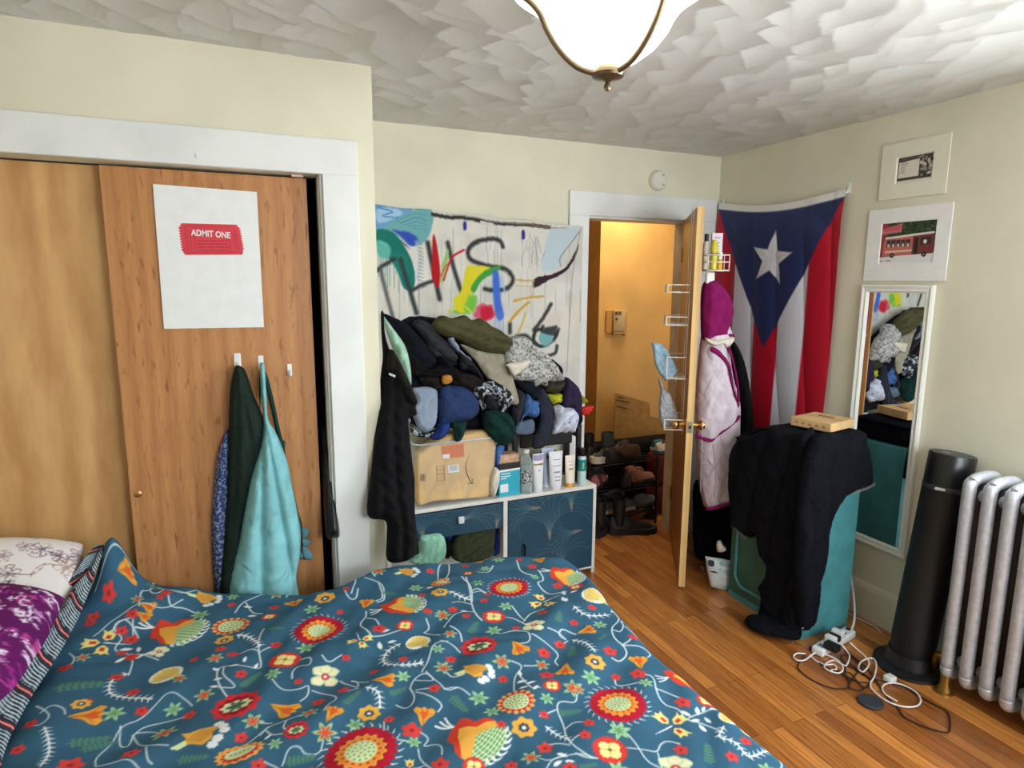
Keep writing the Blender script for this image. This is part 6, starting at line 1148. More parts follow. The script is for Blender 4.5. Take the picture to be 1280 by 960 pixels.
def package():
    y = 2.985; poly = SZ([(92, 235), (125, 210), (150, 188), (205, 150), (300, 110), (420, 95), (520, 85), (545, 112), (570, 140), (566, 230), (560, 310), (545, 400), (532, 478), (450, 492), (300, 505), (200, 512), (105, 530), (98, 400)])
    t = Thing('delivery_package', (.95, 3.03, .53), 'crumpled tan delivery package with an orange sticker in a clear bin', 'package')
    t.part('carton', sheet(poly, (0, y, 0), (0, -1, 0), thick=.015, edge=.012, fold=.006, lam=.09, seed=70, step=.008, back=6.0, ang=1.2), mat('tan_kraft', (222, 186, 128), rough=.8, noise=.03, nscale=10), angle=R_(60))
    def lab(nm, pts, M, off=.022, th=.0012): return t.part(nm, prism([(on_y(*p, y-off)[0], on_y(*p, y-off)[2]) for p in SZ(pts)][::-1], th, u=(1, 0, 0), v=(0, 0, 1), o=(0, y-off+th, 0)), M)
    lab('sticker', [(250, 182), (382, 165), (385, 245), (255, 256)], mat('orange_label', (214, 112, 40), rough=.5))
    lab('sticker_code', [(255, 232), (298, 228), (298, 252), (256, 255)], M_paper, .0235); lab('shipping_label', [(288, 298), (352, 290), (356, 335), (292, 342)], M_paper)
    mk = []
    for i in range(4): a, b = on_y(*SZ([(298, 304+8*i)])[0], y-.0237), on_y(*SZ([(344, 298+8*i)])[0], y-.0237); mk.append(tube([a, b], .0011, 5))
    for p in ([(220, 305), (265, 300), (266, 385), (222, 390), (220, 305)], [(220, 325), (265, 320)], [(220, 350), (265, 345)]):
        mk.append(tube([on_y(*q, y-.022) for q in SZ(p)], .0011, 5))
    for i in range(4): mk.append(tube([on_y(*q, y-.021) for q in SZ([(125+8*i, 350), (127+8*i, 390)])], .0014, 5))
    t.part('printed_marks', jn(*mk), mat('faded_ink', (96, 84, 70), rough=.8), kind='stuff')
    sm = smooth_path([on_y(*q, y-.022) for q in SZ([(420, 228), (400, 270), (394, 310), (402, 350), (420, 385), (432, 402)])], 6); t.part('curved_arrow', jn(tube(sm, np.interp(np.linspace(0, 1, len(sm)), [0, .5, 1], [.001, .0042, .002]), 6, flat=.4), tube([on_y(*q, y-.022) for q in SZ([(404, 404), (438, 406), (436, 376)])], .0016, 5)), mat('soft_black_ink', (70, 66, 66), rough=.8), kind='stuff')
    W = [on_y(*q, 2.975) for q in SZ([(84, 150), (582, 78), (548, 490), (95, 545)])]
    t = Thing('storage_bin', (.95, 3.06, .53), 'clear plastic storage bin around the tan package on the dresser', 'bin'); x0, x1 = max(W[0][0], .66), W[1][0]; xb0, xb1 = x0+.02, W[2][0]+.01; z0, z1 = .530, .86
    yf, yb = 2.955, 3.165
    def ring(z, xa, xb, ya, yb_, k=.02): return [(xa+k, ya, z), (xb-k, ya, z), (xb, ya+k, z), (xb, yb_-k, z), (xb-k, yb_, z), (xa+k, yb_, z), (xa, yb_-k, z), (xa, ya+k, z)]
    V = ring(z0, xb0, xb1, yf+.012, yb-.01)+ring(z1, x0, x1, yf, yb)+ring(z1, x0+.002, x1-.002, yf+.002, yb-.002)+ring(z0+.003, xb0+.002, xb1-.002, yf+.014, yb-.012)
    F = [(i, (i+1) % 8, 8+(i+1) % 8, 8+i) for i in range(8)]+[(8+i, 8+(i+1) % 8, 16+(i+1) % 8, 16+i) for i in range(8)]+[(16+i, 16+(i+1) % 8, 24+(i+1) % 8, 24+i) for i in range(8)]+[tuple(range(7, -1, -1)), tuple(range(24, 32))]
    t.part('tub', (np.array(V), F), M_clear); rp = ring(z1, x0-.004, x1+.004, yf-.004, yb+.004); t.part('rim', tube(np.array(rp+[rp[0]]), .005, 8), mat('translucent_rim', (206, 212, 220), rough=.25), smooth=True)
package()
T5 = lambda p: Z(610, 540, 9.143, p)
def stick(nm, t, pts, y, M, th=.0008, parent=None, label=None):
    P = [on_y(*p, y) for p in pts]; return t.part(nm, prism([(a[0], a[2]) for a in P][::-1], th, u=(1, 0, 0), v=(0, 0, 1), o=(0, y+th, 0)), M, parent=parent, label=label)
ZT = DH+.0005
# face mask box with wipes box on top
W0, W1 = on_y(*T5([(125, 700)])[0], 2.975), on_y(*T5([(365, 670)])[0], 2.975); zt_ = on_y(*T5([(135, 455)])[0], 2.975)[2]
t = Thing('tissue_box', ((W0[0]+W1[0])/2, 3.02, ZT), 'bright turquoise and white box beside the water bottle on the dresser', 'box')
t.part('carton', rbox((W0[0], 2.975, ZT), (W1[0], 3.075, zt_), .002), mat('turquoise_print', (40, 170, 196), rough=.45))
stick('white_top_band', t, T5([(133, 440), (368, 405), (368, 425), (133, 465)]), 2.9742, M_paper); stick('white_label', t, T5([(140, 605), (230, 590), (232, 685), (142, 697)]), 2.9742, M_paper)
for i, (x0_, x1_, y_) in enumerate(((150, 255, 478), (148, 260, 508), (150, 215, 535))): stick('text_line', t, T5([(x0_, y_), (x1_, y_-14), (x1_, y_-2), (x0_, y_+12)]), 2.9742, mat('pale_print', (214, 236, 244), rough=.6))
t = Thing('compact_case', ((W0[0]+W1[0])/2, 3.02, zt_), 'small black box with tan lid content on top of the turquoise box', 'box')
zz = on_y(*T5([(140, 370)])[0], 2.98)[2]; z3 = on_y(*T5([(150, 290)])[0], 2.98)[2]
t.part('tray', rbox((W0[0]+.002, 2.978, zt_+.0005), (W1[0]+.002, 3.07, zz), .002), mat('black_carton', (28, 28, 32), rough=.5)); t.part('carton', rbox((W0[0]+.006, 2.984, zz), (W1[0]-.004, 3.06, z3+.010), .004), mat('tan_tissue', (196, 160, 134), rough=.8, noise=.12, nscale=30))
def bottle_at(px, base_py, y): p = on_y(px, base_py, y); return p[0]
def pz(py, px, y): return on_y(px, py, y)[2]
# water bottle
x = bottle_at(658.5, 612, 2.972); h = pz(562, 658, 2.972)-ZT
t = Thing('water_bottle', (x, 2.975, ZT), 'clear water bottle with wrinkled label, white cap, at the dresser front', 'bottle'); s = h/.2
pf = [(.0, 0), (.026, .0), (.030, .006), (.030, .02)]
for i in range(5): pf += [(.0285, .026+.014*i), (.0305, .033+.014*i)]
pf += [(.030, .10), (.0275, .108), (.030, .118), (.030, .130), (.024, .155), (.013, .172), (.0125, .186), (0, .187)]
t.part('body', lathe([(r*s, z*s) for r, z in pf], 28, c=(x, 2.985, ZT)), clear_mat('bottle_plastic', (214, 232, 230), .22), smooth=True)
t.part('water', lathe([(0, .002), (.0245*s, .004*s), (.0265*s, .02*s), (.0265*s, .095*s), (.0245*s, .108*s), (.0265*s, .118*s), (.026*s, .125*s), (0, .126*s)], 24, c=(x, 2.985, ZT)), clear_mat('bottle_water', (190, 214, 214), .25), smooth=True)
t.part('cap', lathe([(.0, .183), (.0145, .184), (.0145, .197), (.013, .2), (0, .2)], 20, c=(x, 2.985, ZT)) if abs(s-1) < .01 else lathe([(.0, .183*s), (.0145*s, .184*s), (.0145*s, .197*s), (.013*s, .2*s), (0, .2*s)], 20, c=(x, 2.985, ZT)), M_white, smooth='auto')
t.part('label_band', lathe([(.0308*s, .05*s), (.0308*s, .11*s)], 28, c=(x, 2.985, ZT), cap=False), mat('crinkled_film', (200, 206, 206), color2=(36, 44, 46), rough=.3, noise=.1, nscale=120, nlo=.48, nhi=.54), smooth=True)
def tube_bottle(name, px, pyb, pyt, wpx, y, Mb, label, cap=None, capM=None, cap_h=.02, marks=(), capw=.8, flare=1.0):
    x = bottle_at(px, pyb, y); h = pz(pyt, px, y)-ZT; dep = np.dot(np.array([x, y, .6])-CO, Fv); w_ = wpx*dep/CAM_F/2
    t = Thing(name, (x, y, ZT), label, 'tube'); n = 20; V = []; levels = [(0, capw, .9), (cap_h, capw, .9), (cap_h+.001, .84, .8), (h*.5, .94, .55), (h*.85, 1.0, .22), (h-.008, 1.0, .06), (h, 1.0, .05)]
    for z_, a, b in levels[2:]:
        for k in range(n): an = 2*pi*k/n; V.append((x+w_*a*cos(an), y+w_*b*sin(an), ZT+z_))
    m_ = len(levels)-2; F = [(j*n+k, j*n+(k+1) % n, (j+1)*n+(k+1) % n, (j+1)*n+k) for j in range(m_-1) for k in range(n)]+[tuple(range(n-1, -1, -1)), tuple((m_-1)*n+k for k in range(n))]
    t.part('squeeze_tube', (np.array(V), F), Mb, smooth='auto')
    t.part('cap', lathe([(w_*capw, 0), (w_*capw, cap_h*.9), (w_*capw*.93, cap_h)], 24, c=(x, y, ZT)), capM or Mb, smooth='auto')
    for nm, z0, z1, wf, M in marks:
        zz0, zz1 = h*z0, h*z1; k0 = np.interp((z0+z1)/2, [0, .5, .85, 1], [.84, .57, .24, .08]); 
        P = []
        for s_ in (0, 1):
            for an in np.linspace(-pi/2-wf, -pi/2+wf, 7): P.append((x+w_*.97*cos(an), y+(w_*k0+.0012)*sin(an), ZT+(zz0, zz1)[s_]))
        P = np.array(P); F2 = [(i, i+1, 8+i, 7+i) for i in range(6)]; t.part(nm, (P, F2), M)
    return t
M_tw = mat('white_tube_plastic', (232, 234, 238), rough=.4); M_gold = mat('gold_foil', (200, 160, 80), rough=.3, metal=.6); M_lavp = mat('lavender_print', (168, 156, 190), rough=.5); M_ora = mat('amber_cap', (226, 160, 44), rough=.4); M_ivt = mat('ivory_tube', (240, 232, 216), rough=.4); M_grm = mat('grey_print', (150, 158, 170), rough=.6); M_bl = mat('pale_blue_tube', (190, 202, 226), rough=.4)
tube_bottle('lotion_tube', 684, 608, 560, 17, 3.035, M_bl, 'pale blue lotion tube leaning behind the two white tubes on the dresser', cap_h=.02, capM=M_tw, marks=[('dark_mark', .74, .82, .3, mat('ink_blue', (60, 66, 90), rough=.5))])
tube_bottle('lotion_tube', 672, 612, 567, 15, 2.985, M_tw, 'white lotion tube with gold stripe and lavender pattern, next to the water bottle', cap_h=.018, marks=[('gold_stripe', .70, .745, 1.2, M_gold), ('floral_print', .78, .97, 1.2, M_lavp), ('logo', .55, .59, .15, M_grm)])
tube_bottle('lotion_tube', 694, 609, 564, 19, 2.985, M_tw, 'tall white cleanser tube with grey print, middle of the dresser row', cap_h=.02, capw=.66, marks=[('print_lines', .45, .49, .5, M_grm), ('print_lines', .33, .36, .4, M_grm), ('print_lines', .24, .27, .4, M_grm), ('print_lines', .62, .64, .6, M_grm), ('print_lines', .78, .80, .6, M_grm)])
tube_bottle('sunscreen_tube', 712, 606, 569, 14, 2.985, M_ivt, 'small ivory tube with an amber orange cap, left of the teal bottle', cap_h=.022, capM=M_ora, marks=[('gold_print', .56, .60, .5, M_gold), ('print_lines', .70, .72, .5, M_grm), ('print_lines', .80, .82, .5, M_grm)])
x = bottle_at(728.5, 602, 2.99); h = pz(561, 729, 2.99)-ZT
t = Thing('mist_bottle', (x, 3.0, ZT), 'clear bottle with teal label and black cap at the right end of the dresser', 'bottle')
t.part('body', lathe([(0, 0), (.024, .001), (.0255, .006), (.0255, h*.72), (.021, h*.78), (.012, h*.80)], 28, c=(x, 3.005, ZT)), mat('frosted_aqua', (196, 222, 228), rough=.3), smooth='auto')
t.part('label_band', lathe([(.0259, h*.38), (.0259, h*.70)], 28, c=(x, 3.005, ZT), cap=False), mat('teal_label', (30, 140, 136), rough=.4), smooth=True)
t.part('lettering', text_shape('tree', .020, (x-.006, 3.005-.0262, ZT+h*.54), (0, 0, 1), (-1, 0, 0), h=.0008), mat('white_ink', (240, 244, 244), rough=.5))
t.part('cap', lathe([(.018, h*.79), (.019, h*.80), (.019, h*.985), (.016, h), (0, h)], 24, c=(x, 3.005, ZT)), M_kc, smooth='auto')
# cloth rag, denim scraps between package and box
SZP = T5([(15, 560), (40, 450), (75, 400), (130, 440), (125, 560), (105, 640), (60, 740), (20, 720)])
hangp('paper_bag', SZP, 'cream', 'crumpled cream paper between the package and turquoise box', 2.965, thick=.02, seed=80, ang=1.2, cat='paper')
hangp('denim_scrap', T5([(60, 240), (110, 130), (190, 155), (150, 300), (135, 430), (85, 400)]), 'blue', 'blue denim piece standing behind the turquoise box', 3.01, thick=.02, seed=81)
# black stacking shelf
a, b = on_y(643, 541, 3.02), on_y(727, 541, 3.02); z1 = .865; M_kp = mat('black_plastic_shelf', (30, 31, 35), rough=.45, noise=.04)
t = Thing('stacking_shelf', ((a[0]+b[0])/2, 3.08, ZT), 'black plastic stacking shelf on the dresser under the clothes', 'shelf')
t.part('shelf_top', rbox((a[0], 3.03, z1-.022), (b[0]+.01, 3.19, z1), .006), M_kp)
for xx in (a[0], b[0]-.02):
    t.part('side_frame', jn(rbox((xx, 3.03, ZT), (xx+.028, 3.055, z1-.02), .005), rbox((xx, 3.165, ZT), (xx+.028, 3.19, z1-.02), .005), rbox((xx, 3.05, z1-.075), (xx+.028, 3.17, z1-.055), .004)), M_kp)
t.part('drawer_front', rbox((a[0]+.05, 3.05, z1-.11), (b[0]-.04, 3.07, z1-.03), .008), mat('black_plastic_inner', (16, 16, 18), rough=.5))
solo('black_pouch', sphere(((a[0]+b[0])/2+.06, 3.13, ZT+.09), .09, 20, 12, (1.3, .5, 1)), CM['black'], 'black rounded pouch under the stacking shelf behind the tubes', 'pouch', smooth=True)

# ================================================================ on the closet door
PY = 2.491
q = [on_y(*p, PY) for p in ((191, 230), (321, 240), (330, 409), (205, 411))]
t = Thing('poster', ((q[0][0]+q[1][0])/2, PY, q[3][2]), 'white paper poster with a red ticket print, taped to the closet door', 'poster')
t.part('sheet', prism([(a[0], a[2]) for a in (q[0], q[3], q[2], q[1])], .0012, u=(1, 0, 0), v=(0, 0, 1), o=(0, PY, 0)), M_paper)
tk = Z(180, 220, 4.8, [(213, 283), (566, 292), (598, 472), (238, 474)]); K = [on_y(*p, PY-.002) for p in tk]
def tkp(u, v): a = K[0]*(1-u)*(1-v)+K[1]*u*(1-v)+K[2]*u*v+K[3]*(1-u)*v; return (a[0], a[2])
M_tkt = mat('ticket_red', (216, 62, 76), rough=.7); M_tkd = mat('ticket_dark_red', (150, 34, 50), rough=.7); M_tkw = mat('ticket_white', (244, 236, 236), rough=.7)
P = [(.03, 0)]+[(.97, 0)]+[(1.0, .10)]
for i in range(9): P += [(1.035, .12+.085*i), (1.0, .16+.085*i)]
P += [(1.0, .93), (.97, 1.0), (.03, 1.0), (.0, .93)]
for i in range(9): P += [(.0, .88-.085*i), (-.035, .84-.085*i)]
P += [(0, .1)]
tkt = t.part('ticket', prism([tkp(*p) for p in P][::-1], .0006, u=(1, 0, 0), v=(0, 0, 1), o=(0, PY-.0012, 0)), M_tkt, label='red admission ticket print')
def flat_line(pts, w, M, nm, y=PY-.0022):
    t.part(nm, jn(*[tube(np.array([(tkp(*a)[0], y, tkp(*a)[1]) for a in seg]), w, 4) for seg in pts]), M, parent=tkt, kind='stuff')
flat_line([[(.10, .09), (.90, .09), (.93, .2), (.93, .82), (.90, .92), (.10, .92), (.07, .82), (.07, .2), (.10, .09)], [(.215, .1), (.215, .92)], [(.80, .1), (.80, .92)]], .0005, M_tkd, 'border')
cx_, cz_ = tkp(.50, .33); t.part('lettering', text_shape('ADMIT ONE', .029, (cx_, PY-.0024, cz_), (.9985, 0, -.05), (0.02, 0, 1), h=.0003, bold=.0008, sx=.78), M_tkw, parent=tkt, label='white words ADMIT ONE')
rr = random.Random(5); seg = []
for i, vv in enumerate((.55, .65, .75, .85)):
    u_ = .25
    while u_ < .76:
        d_ = rr.uniform(.03, .12); seg.append([(u_, vv), (min(u_+d_, .78), vv)]); u_ += d_+.02
flat_line(seg, .0010, M_tkd, 'small_print')
seg = [[(.10+.025*j, .25+.055*i), (.115+.025*j, .25+.055*i)] for i in range(11) for j in (0, 1.6)]+[[(.86+.02*j, .25+.055*i), (.872+.02*j, .25+.055*i)] for i in range(11) for j in (0, 1.6)]
flat_line(seg, .0009, M_tkd, 'stub_print')
HK = 'white hooks stuck on the closet door'
for (px, py, sc_, lb) in ((297, 452, 1.15, 'large white hook on the closet door holding the dark green hoodie'), (326, 453, .95, 'white hook on the closet door holding the aqua apron'), (362, 462, .8, 'empty white hook on the closet door, right of the others')):
    q = on_y(px, py, 2.494); wall_hook((q[0], 2.4945, q[2]-.028*sc_), sc_, lb, n=(0, -1, 0), grp=HK)
H1 = lambda p: Z(240, 420, 2.8235, p)
hangp('scarf', H1([(132, 330), (115, 345), (95, 400), (82, 480), (75, 560), (68, 700), (80, 900), (85, 960), (128, 960), (130, 880), (135, 600), (138, 400)]), 'paisley', 'blue speckled scarf at the left of the dark green hoodie on the closet door', 2.484, thick=.02, seed=90, cat='scarf')
hangp('hoodie', H1([(150, 112), (168, 105), (190, 125), (215, 200), (248, 275), (262, 330), (240, 440), (205, 560), (180, 700), (165, 960), (98, 960), (105, 800), (122, 600), (130, 400), (130, 300), (135, 190)]), 'forest', 'dark green hoodie hanging from the first closet door hook', 2.462, thick=.05, edge=.045, seed=91, hub=(297, 455), lam=.10, fold=.014)
hangp('shoulder_bag', H1([(240, 120), (262, 130), (285, 210), (318, 360), (328, 370), (330, 420), (355, 530), (375, 620), (388, 665), (380, 700), (360, 640), (335, 520), (312, 420), (303, 370), (272, 230), (252, 160), (240, 260), (236, 200)]), 'dgreen2', 'grey-green strap hanging from the second closet hook behind the aqua apron', 2.478, thick=.008, edge=.008, seed=92, fold=.003, cat='bag', step=.005)
hangp('apron', H1([(240, 100), (256, 104), (262, 200), (268, 290), (290, 330), (312, 375), (338, 450), (352, 520), (372, 620), (384, 690), (380, 780), (368, 850), (362, 960), (150, 960), (128, 900), (140, 820), (165, 720), (190, 580), (205, 500), (232, 420), (248, 350), (252, 290), (244, 200)]), 'aqua', 'light aqua gathered cloth hanging from the second closet door hook', 2.43, thick=.045, edge=.04, seed=93, hub=(328, 500), lam=.085, fold=.026, warp=.3)
t = Thing('flower_clip', (.2, 2.47, .55), 'teal fabric flower hanging at the right edge of the aqua cloth', 'hair clip'); M_fc = mat('teal_felt', (92, 140, 150), rough=.9, noise=.06)
for pl in ([(384, 680), (400, 676), (415, 690), (405, 710), (388, 715)], [(386, 716), (400, 714), (422, 724), (412, 740), (390, 742)], [(386, 742), (405, 745), (428, 775), (418, 790), (392, 782)], [(378, 760), (390, 770), (392, 784), (376, 782)]):
    t.part('petal', sheet(H1(pl), (0, 2.468, 0), (0, -1, 0), thick=.006, edge=.01, fold=.001, step=.004), M_fc, smooth=True)
# clothes showing in the closet gap
hangp('denim_jacket', H1([(433, -60), (455, -60), (470, 60), (478, 200), (487, 330), (490, 400), (450, 400), (440, 250)]), 'navyblack', 'navy denim sleeve in the gap at the right of the closet doors', 2.60, thick=.03, seed=95, fold=.01, cat='jacket')
M_lea = mat('black_leather', (24, 24, 27), rough=.38, noise=.1, nscale=30, bump=.3, bscale=120); CM['leather'] = M_lea
hangp('leather_jacket', H1([(444, 330), (470, 330), (484, 400), (500, 480), (512, 590), (522, 700), (500, 712), (474, 706), (462, 560)]), 'leather', 'black leather sleeve poking out of the closet gap', (.28, 2.56, 1.0), n=(0, -1, .42), thick=.035, seed=96, fold=.012, cat='jacket', lam=.04)
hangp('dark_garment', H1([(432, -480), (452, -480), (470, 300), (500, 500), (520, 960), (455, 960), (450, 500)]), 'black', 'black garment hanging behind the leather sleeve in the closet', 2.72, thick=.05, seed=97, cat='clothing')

# ================================================================ on the open door
M_wire = mat('white_coated_wire', (232, 226, 214), rough=.35)
K8 = lambda p: Z(815, 330, 4.174, p)
def doorwire():
    # over-door rack on the hallway face: plane of the door, tiers standing off it
    pd = dpt(DL-.10, -.040, 0); nr = dn*-1.0   # hallway side
    def at(px, py, off=0.0): return on_plane(px, py, dpt(DL-.10, -.040-off, 0), dn)
    s0 = DL-.14; t = Thing('over_door_rack', dpt(s0, -.06, .9), 'white wire rack with three baskets hooked over the open door, hallway side', 'rack')
    def W(s, off, z): return dpt(s, -.034-off, z)
    zt = 2.03
    def zz(py, s, off, px=None):
        # height of the picture row py above the rail point
        p = W(s, off, 0); d = np.dot(p-CO, Fv); 
        for _ in range(1): pass
        # solve z so that projection row = py
        lo, hi = 0., 2.4
        for _ in range(40):
            m_ = (lo+hi)/2; v = np.array([p[0], p[1], m_])-CO; y = 480-CAM_F*np.dot(v, Uv)/np.dot(v, Fv)
            if y > py: lo = m_
            else: hi = m_
        return (lo+hi)/2
    for s in (s0-.05, s0+.07):
        t.part('upright', tube([W(s, -.04, zt+.004), W(s, -.04, zt+.008), W(s, .008, zt+.008), W(s, .010, zt-.1), W(s, .012, 1.2), W(s, .014, .85)], .0028, 8), M_wire, smooth=True)
    out = .125
    for i, (yt, yb) in enumerate(((356, 365), (395, 405), (444, 470), (520, 532))):
        z1 = zz(yt, s0, .06); z0 = zz(yb, s0, .06); hb = max(.035, z1-z0)
        a, b = s0-.09, s0+.10; k = out if i < 2 else .11
        top = [W(a, .012, z1), W(a, k, z1), W(b, k, z1), W(b, .012, z1)]; bot = [W(a, .012, z1-hb), W(a, k, z1-hb), W(b, k, z1-hb), W(b, .012, z1-hb)]
        bars = [tube(np.array(top), .0028, 6), tube(np.array(bot), .0028, 6), tube([top[1], bot[1]], .0025, 6), tube([top[2], bot[2]], .0025, 6), tube([bot[0], bot[3]], .0025, 6)]
        for j in range(1, 4):
            q = j/4; bars.append(tube([bot[1]*(1-q)+bot[2]*q, bot[0]*(1-q)+bot[3]*q], .0018, 6))
            if i > 1: bars.append(tube([top[1]*(1-q)+top[2]*q, bot[1]*(1-q)+bot[2]*q], .0018, 6))
        if i < 2: bars.append((np.array([W(*p) for p in box((a, k-.004, z1-hb), (b, k, z1))[0]]), BOXF))
        t.part('basket', jn(*bars), M_wire, angle=R_(50))
doorwire()
ctr = dpt(DL-.14, -.10, 0); hn = -Fv*np.array([1, 1, 0]); hn /= np.linalg.norm(hn)
def nearcam(name, pts, mk, label, p, cat, grp=None, **k):
    k.setdefault('step', .005); M = mk if not isinstance(mk, str) else CM[mk]
    return single(name, new_mesh(name, sheet(pts, p, hn, **k), M, smooth=True), label, cat, grp)
M_mask = mat('pale_blue_mask', (176, 206, 222), color2=(140, 178, 204), rough=.7, nscale=40, noise=.1); M_film = mat('crinkled_clear_film', (204, 208, 212), color2=(150, 156, 162), rough=.3, nscale=60, noise=.1)
nearcam('mask_pack', K8([(-6, 398), (10, 412), (50, 414), (80, 445), (120, 520), (140, 556), (112, 592), (72, 614), (40, 575), (12, 520), (4, 450)]), M_mask, 'pack of pale blue face masks in the third basket of the door rack', ctr, 'mask pack', thick=.02, edge=.012, fold=.006, lam=.02, seed=101, ang=-.9, smooth=False)
nearcam('mask_pack', K8([(28, 590), (48, 605), (60, 645), (98, 680), (122, 740), (140, 800), (136, 842), (50, 852), (36, 795), (34, 720), (44, 660)]), M_film, 'crinkled clear packet of white masks in the lowest door rack basket', ctr, 'mask pack', thick=.02, edge=.012, fold=.012, lam=.025, seed=102, ang=-1.2, smooth=False)
# shower caddy on the room side
cp = dpt(DL-.05, .06, 0)
def cadz(px, py): return on_plane(px, py, cp, hn)
def caddy():
    S4 = lambda p: Z(870, 280, 13.72, p)
    a = cadz(*S4([(190, 800)])[0]); b = cadz(*S4([(520, 800)])[0]); t = Thing('shower_caddy', (a+b)/2, 'white wire caddy holding bottles on the room side of the open door', 'caddy')
    u = (b-a)*[1, 1, 0]; L = np.linalg.norm(u); u /= L; v = -hn; z = [cadz(*S4([(300, y)])[0])[2] for y in (800, 655, 535)]; bars = []
    c0 = a-u*.01; 
    for i, zz_ in enumerate(z):
        P = [c0+v*.04, c0-v*.04, c0-v*.04+u*(L+.01), c0+v*.04+u*(L+.01), c0+v*.04]; P = [np.array([p[0], p[1], zz_]) for p in P]; bars.append(tube(np.array(P), .0032 if i else .004, 6))
    for k in range(5):
        p = c0-v*.04+u*(L+.01)*k/4; 
        if k in (0, 4): bars.append(tube([[p[0], p[1], z[0]], [p[0], p[1], z[2]]], .003, 6))
        q = c0+v*.04+u*(L+.01)*k/4; bars.append(tube([[p[0], p[1], z[0]], [q[0], q[1], z[0]]], .0025, 6)); bars.append(tube([[q[0], q[1], z[0]], [q[0], q[1], z[2]]], .0025, 6))
    t.part('wire_basket', jn(*bars), M_wire, smooth=True)
    dc = dpt(DL-.05, 0, 0); t.part('suction_plate', rbox(np.array([a[0]-.005, a[1]-.01, z[0]-.065]), np.array([a[0]+.045, a[1]+.008, z[0]-.008]), .006), mat('white_block', (232, 232, 228), rough=.4))
    zb = z[0]+.0045
    def ctop(px, py): return cadz(*S4([(px, py)])[0])
    p = ctop(295, 775); h = ctop(300, 270)[2]-zb
    bt = Thing('shampoo_bottle', [p[0], p[1], zb], 'clear bottle of yellow-green wash with black cap in the door caddy', 'bottle'); r = .017
    bt.part('body', lathe([(0, 0), (r, .002), (r, h*.80), (r*.7, h*.93), (r*.4, h)], 20, c=[p[0], p[1], zb]), mat('yellow_green_liquid', (214, 206, 60), rough=.25), smooth='auto')
    bt.part('label_band', lathe([(r*1.02, h*.5), (r*1.02, h*.56)], 20, c=[p[0], p[1], zb], cap=False), mat('green_text_band', (150, 140, 30), rough=.5))
    p2 = ctop(262, 330); cz = ctop(262, 250)[2]; ct_ = ctop(262, 165)[2]
    b2 = Thing('conditioner_bottle', [p2[0]-.006, p2[1]+.03, zb], 'pale bottle with tall black cap at the back of the door caddy', 'bottle')
    b2.part('body', lathe([(0, 0), (.016, .002), (.016, cz-zb-.03), (.008, cz-zb-.01)], 20, c=[p2[0]-.006, p2[1]+.03, zb]), mat('milky_bottle', (206, 200, 184), rough=.3), smooth='auto'); b2.part('cap', lathe([(.0105, cz-zb-.012), (.0105, ct_-zb), (0, ct_-zb+.001)], 18, c=[p2[0]-.006, p2[1]+.03, zb]), M_kc, smooth='auto')
    p = ctop(405, 770); h = ctop(405, 490)[2]-zb; h1 = ctop(405, 605)[2]-zb
    b3 = Thing('oil_bottle', [p[0], p[1], zb], 'small amber bottle with a white cap at the front right of the door caddy', 'bottle'); b3.part('body', lathe([(0, 0), (.013, .001), (.0135, h1*.9), (.010, h1)], 20, c=[p[0], p[1], zb]), mat('amber_oil', (226, 176, 64), rough=.2), smooth='auto'); b3.part('cap', lathe([(.0115, h1), (.0115, h), (0, h+.0005)], 20, c=[p[0], p[1], zb]), M_white, smooth='auto')
    a_, b_ = ctop(300, 148), ctop(488, 148); Lb = np.linalg.norm((b_-a_)[:2]); o = np.array([a_[0], a_[1], zb])+v*.018
    s = rbox((0, 0, 0), (Lb, .018, a_[2]-zb), .002); c4 = Thing('carton_box', o, 'tall pinkish white carton behind the bottles in the door caddy', 'box'); c4.part('carton', (np.array([o+u*q[0]+v*q[1]+np.array([0, 0, q[2]]) for q in s[0]]), s[1] if np.cross(u, v)[2] > 0 else [f[::-1] for f in s[1]]), mat('pinkish_carton', (228, 216, 224), rough=.6))
    w2 = .8*Lb; f_ = [o+u*(.15*Lb)-v*.0006+np.array([0, 0, q]) for q in ()]; M_pp = mat('plum_print', (150, 120, 150), rough=.6)
    for k, (q0, q1) in enumerate(((.86, .885), (.72, .735), (.64, .655))):
        ss = box((.2*Lb, -.0008, (a_[2]-zb)*q0), (.75*Lb, 0, (a_[2]-zb)*q1)); c4.part('print_line', (np.array([o+u*q[0]+v*q[1]+np.array([0, 0, q[2]]) for q in ss[0]]), BOXF), M_pp)
caddy()
# robe and dark coats behind the door
RB = lambda p: Z(860, 340, 3.2, p)
rp = np.array([2.24, 2.66, 1.0]); rb = Thing('bathrobe', (2.33, 2.7, .75), 'pale pink hooded quilted robe with plum trim hanging on the open door', 'robe')
rb.part('fabric', sheet(RB([(55, 230), (85, 120), (120, 110), (180, 255), (182, 275), (165, 300), (175, 400), (205, 520), (206, 600), (204, 760), (200, 905), (130, 935), (75, 945), (55, 905), (40, 800), (30, 500)]), rp, hn, thick=.075, edge=.06, fold=.014, lam=.09, seed=110, ang=R_(80), step=.007, back=.3), CM['robe'], smooth=True)
rb.part('hood', sheet(RB([(55, 60), (90, 30), (130, 45), (165, 95), (180, 150), (175, 190), (160, 235), (183, 250), (178, 268), (120, 262), (60, 272), (50, 200)]), rp+hn*.035, hn, thick=.055, edge=.045, fold=.012, lam=.07, seed=111, ang=R_(75), step=.006), CM['plum'], smooth=True, label='plum hood')
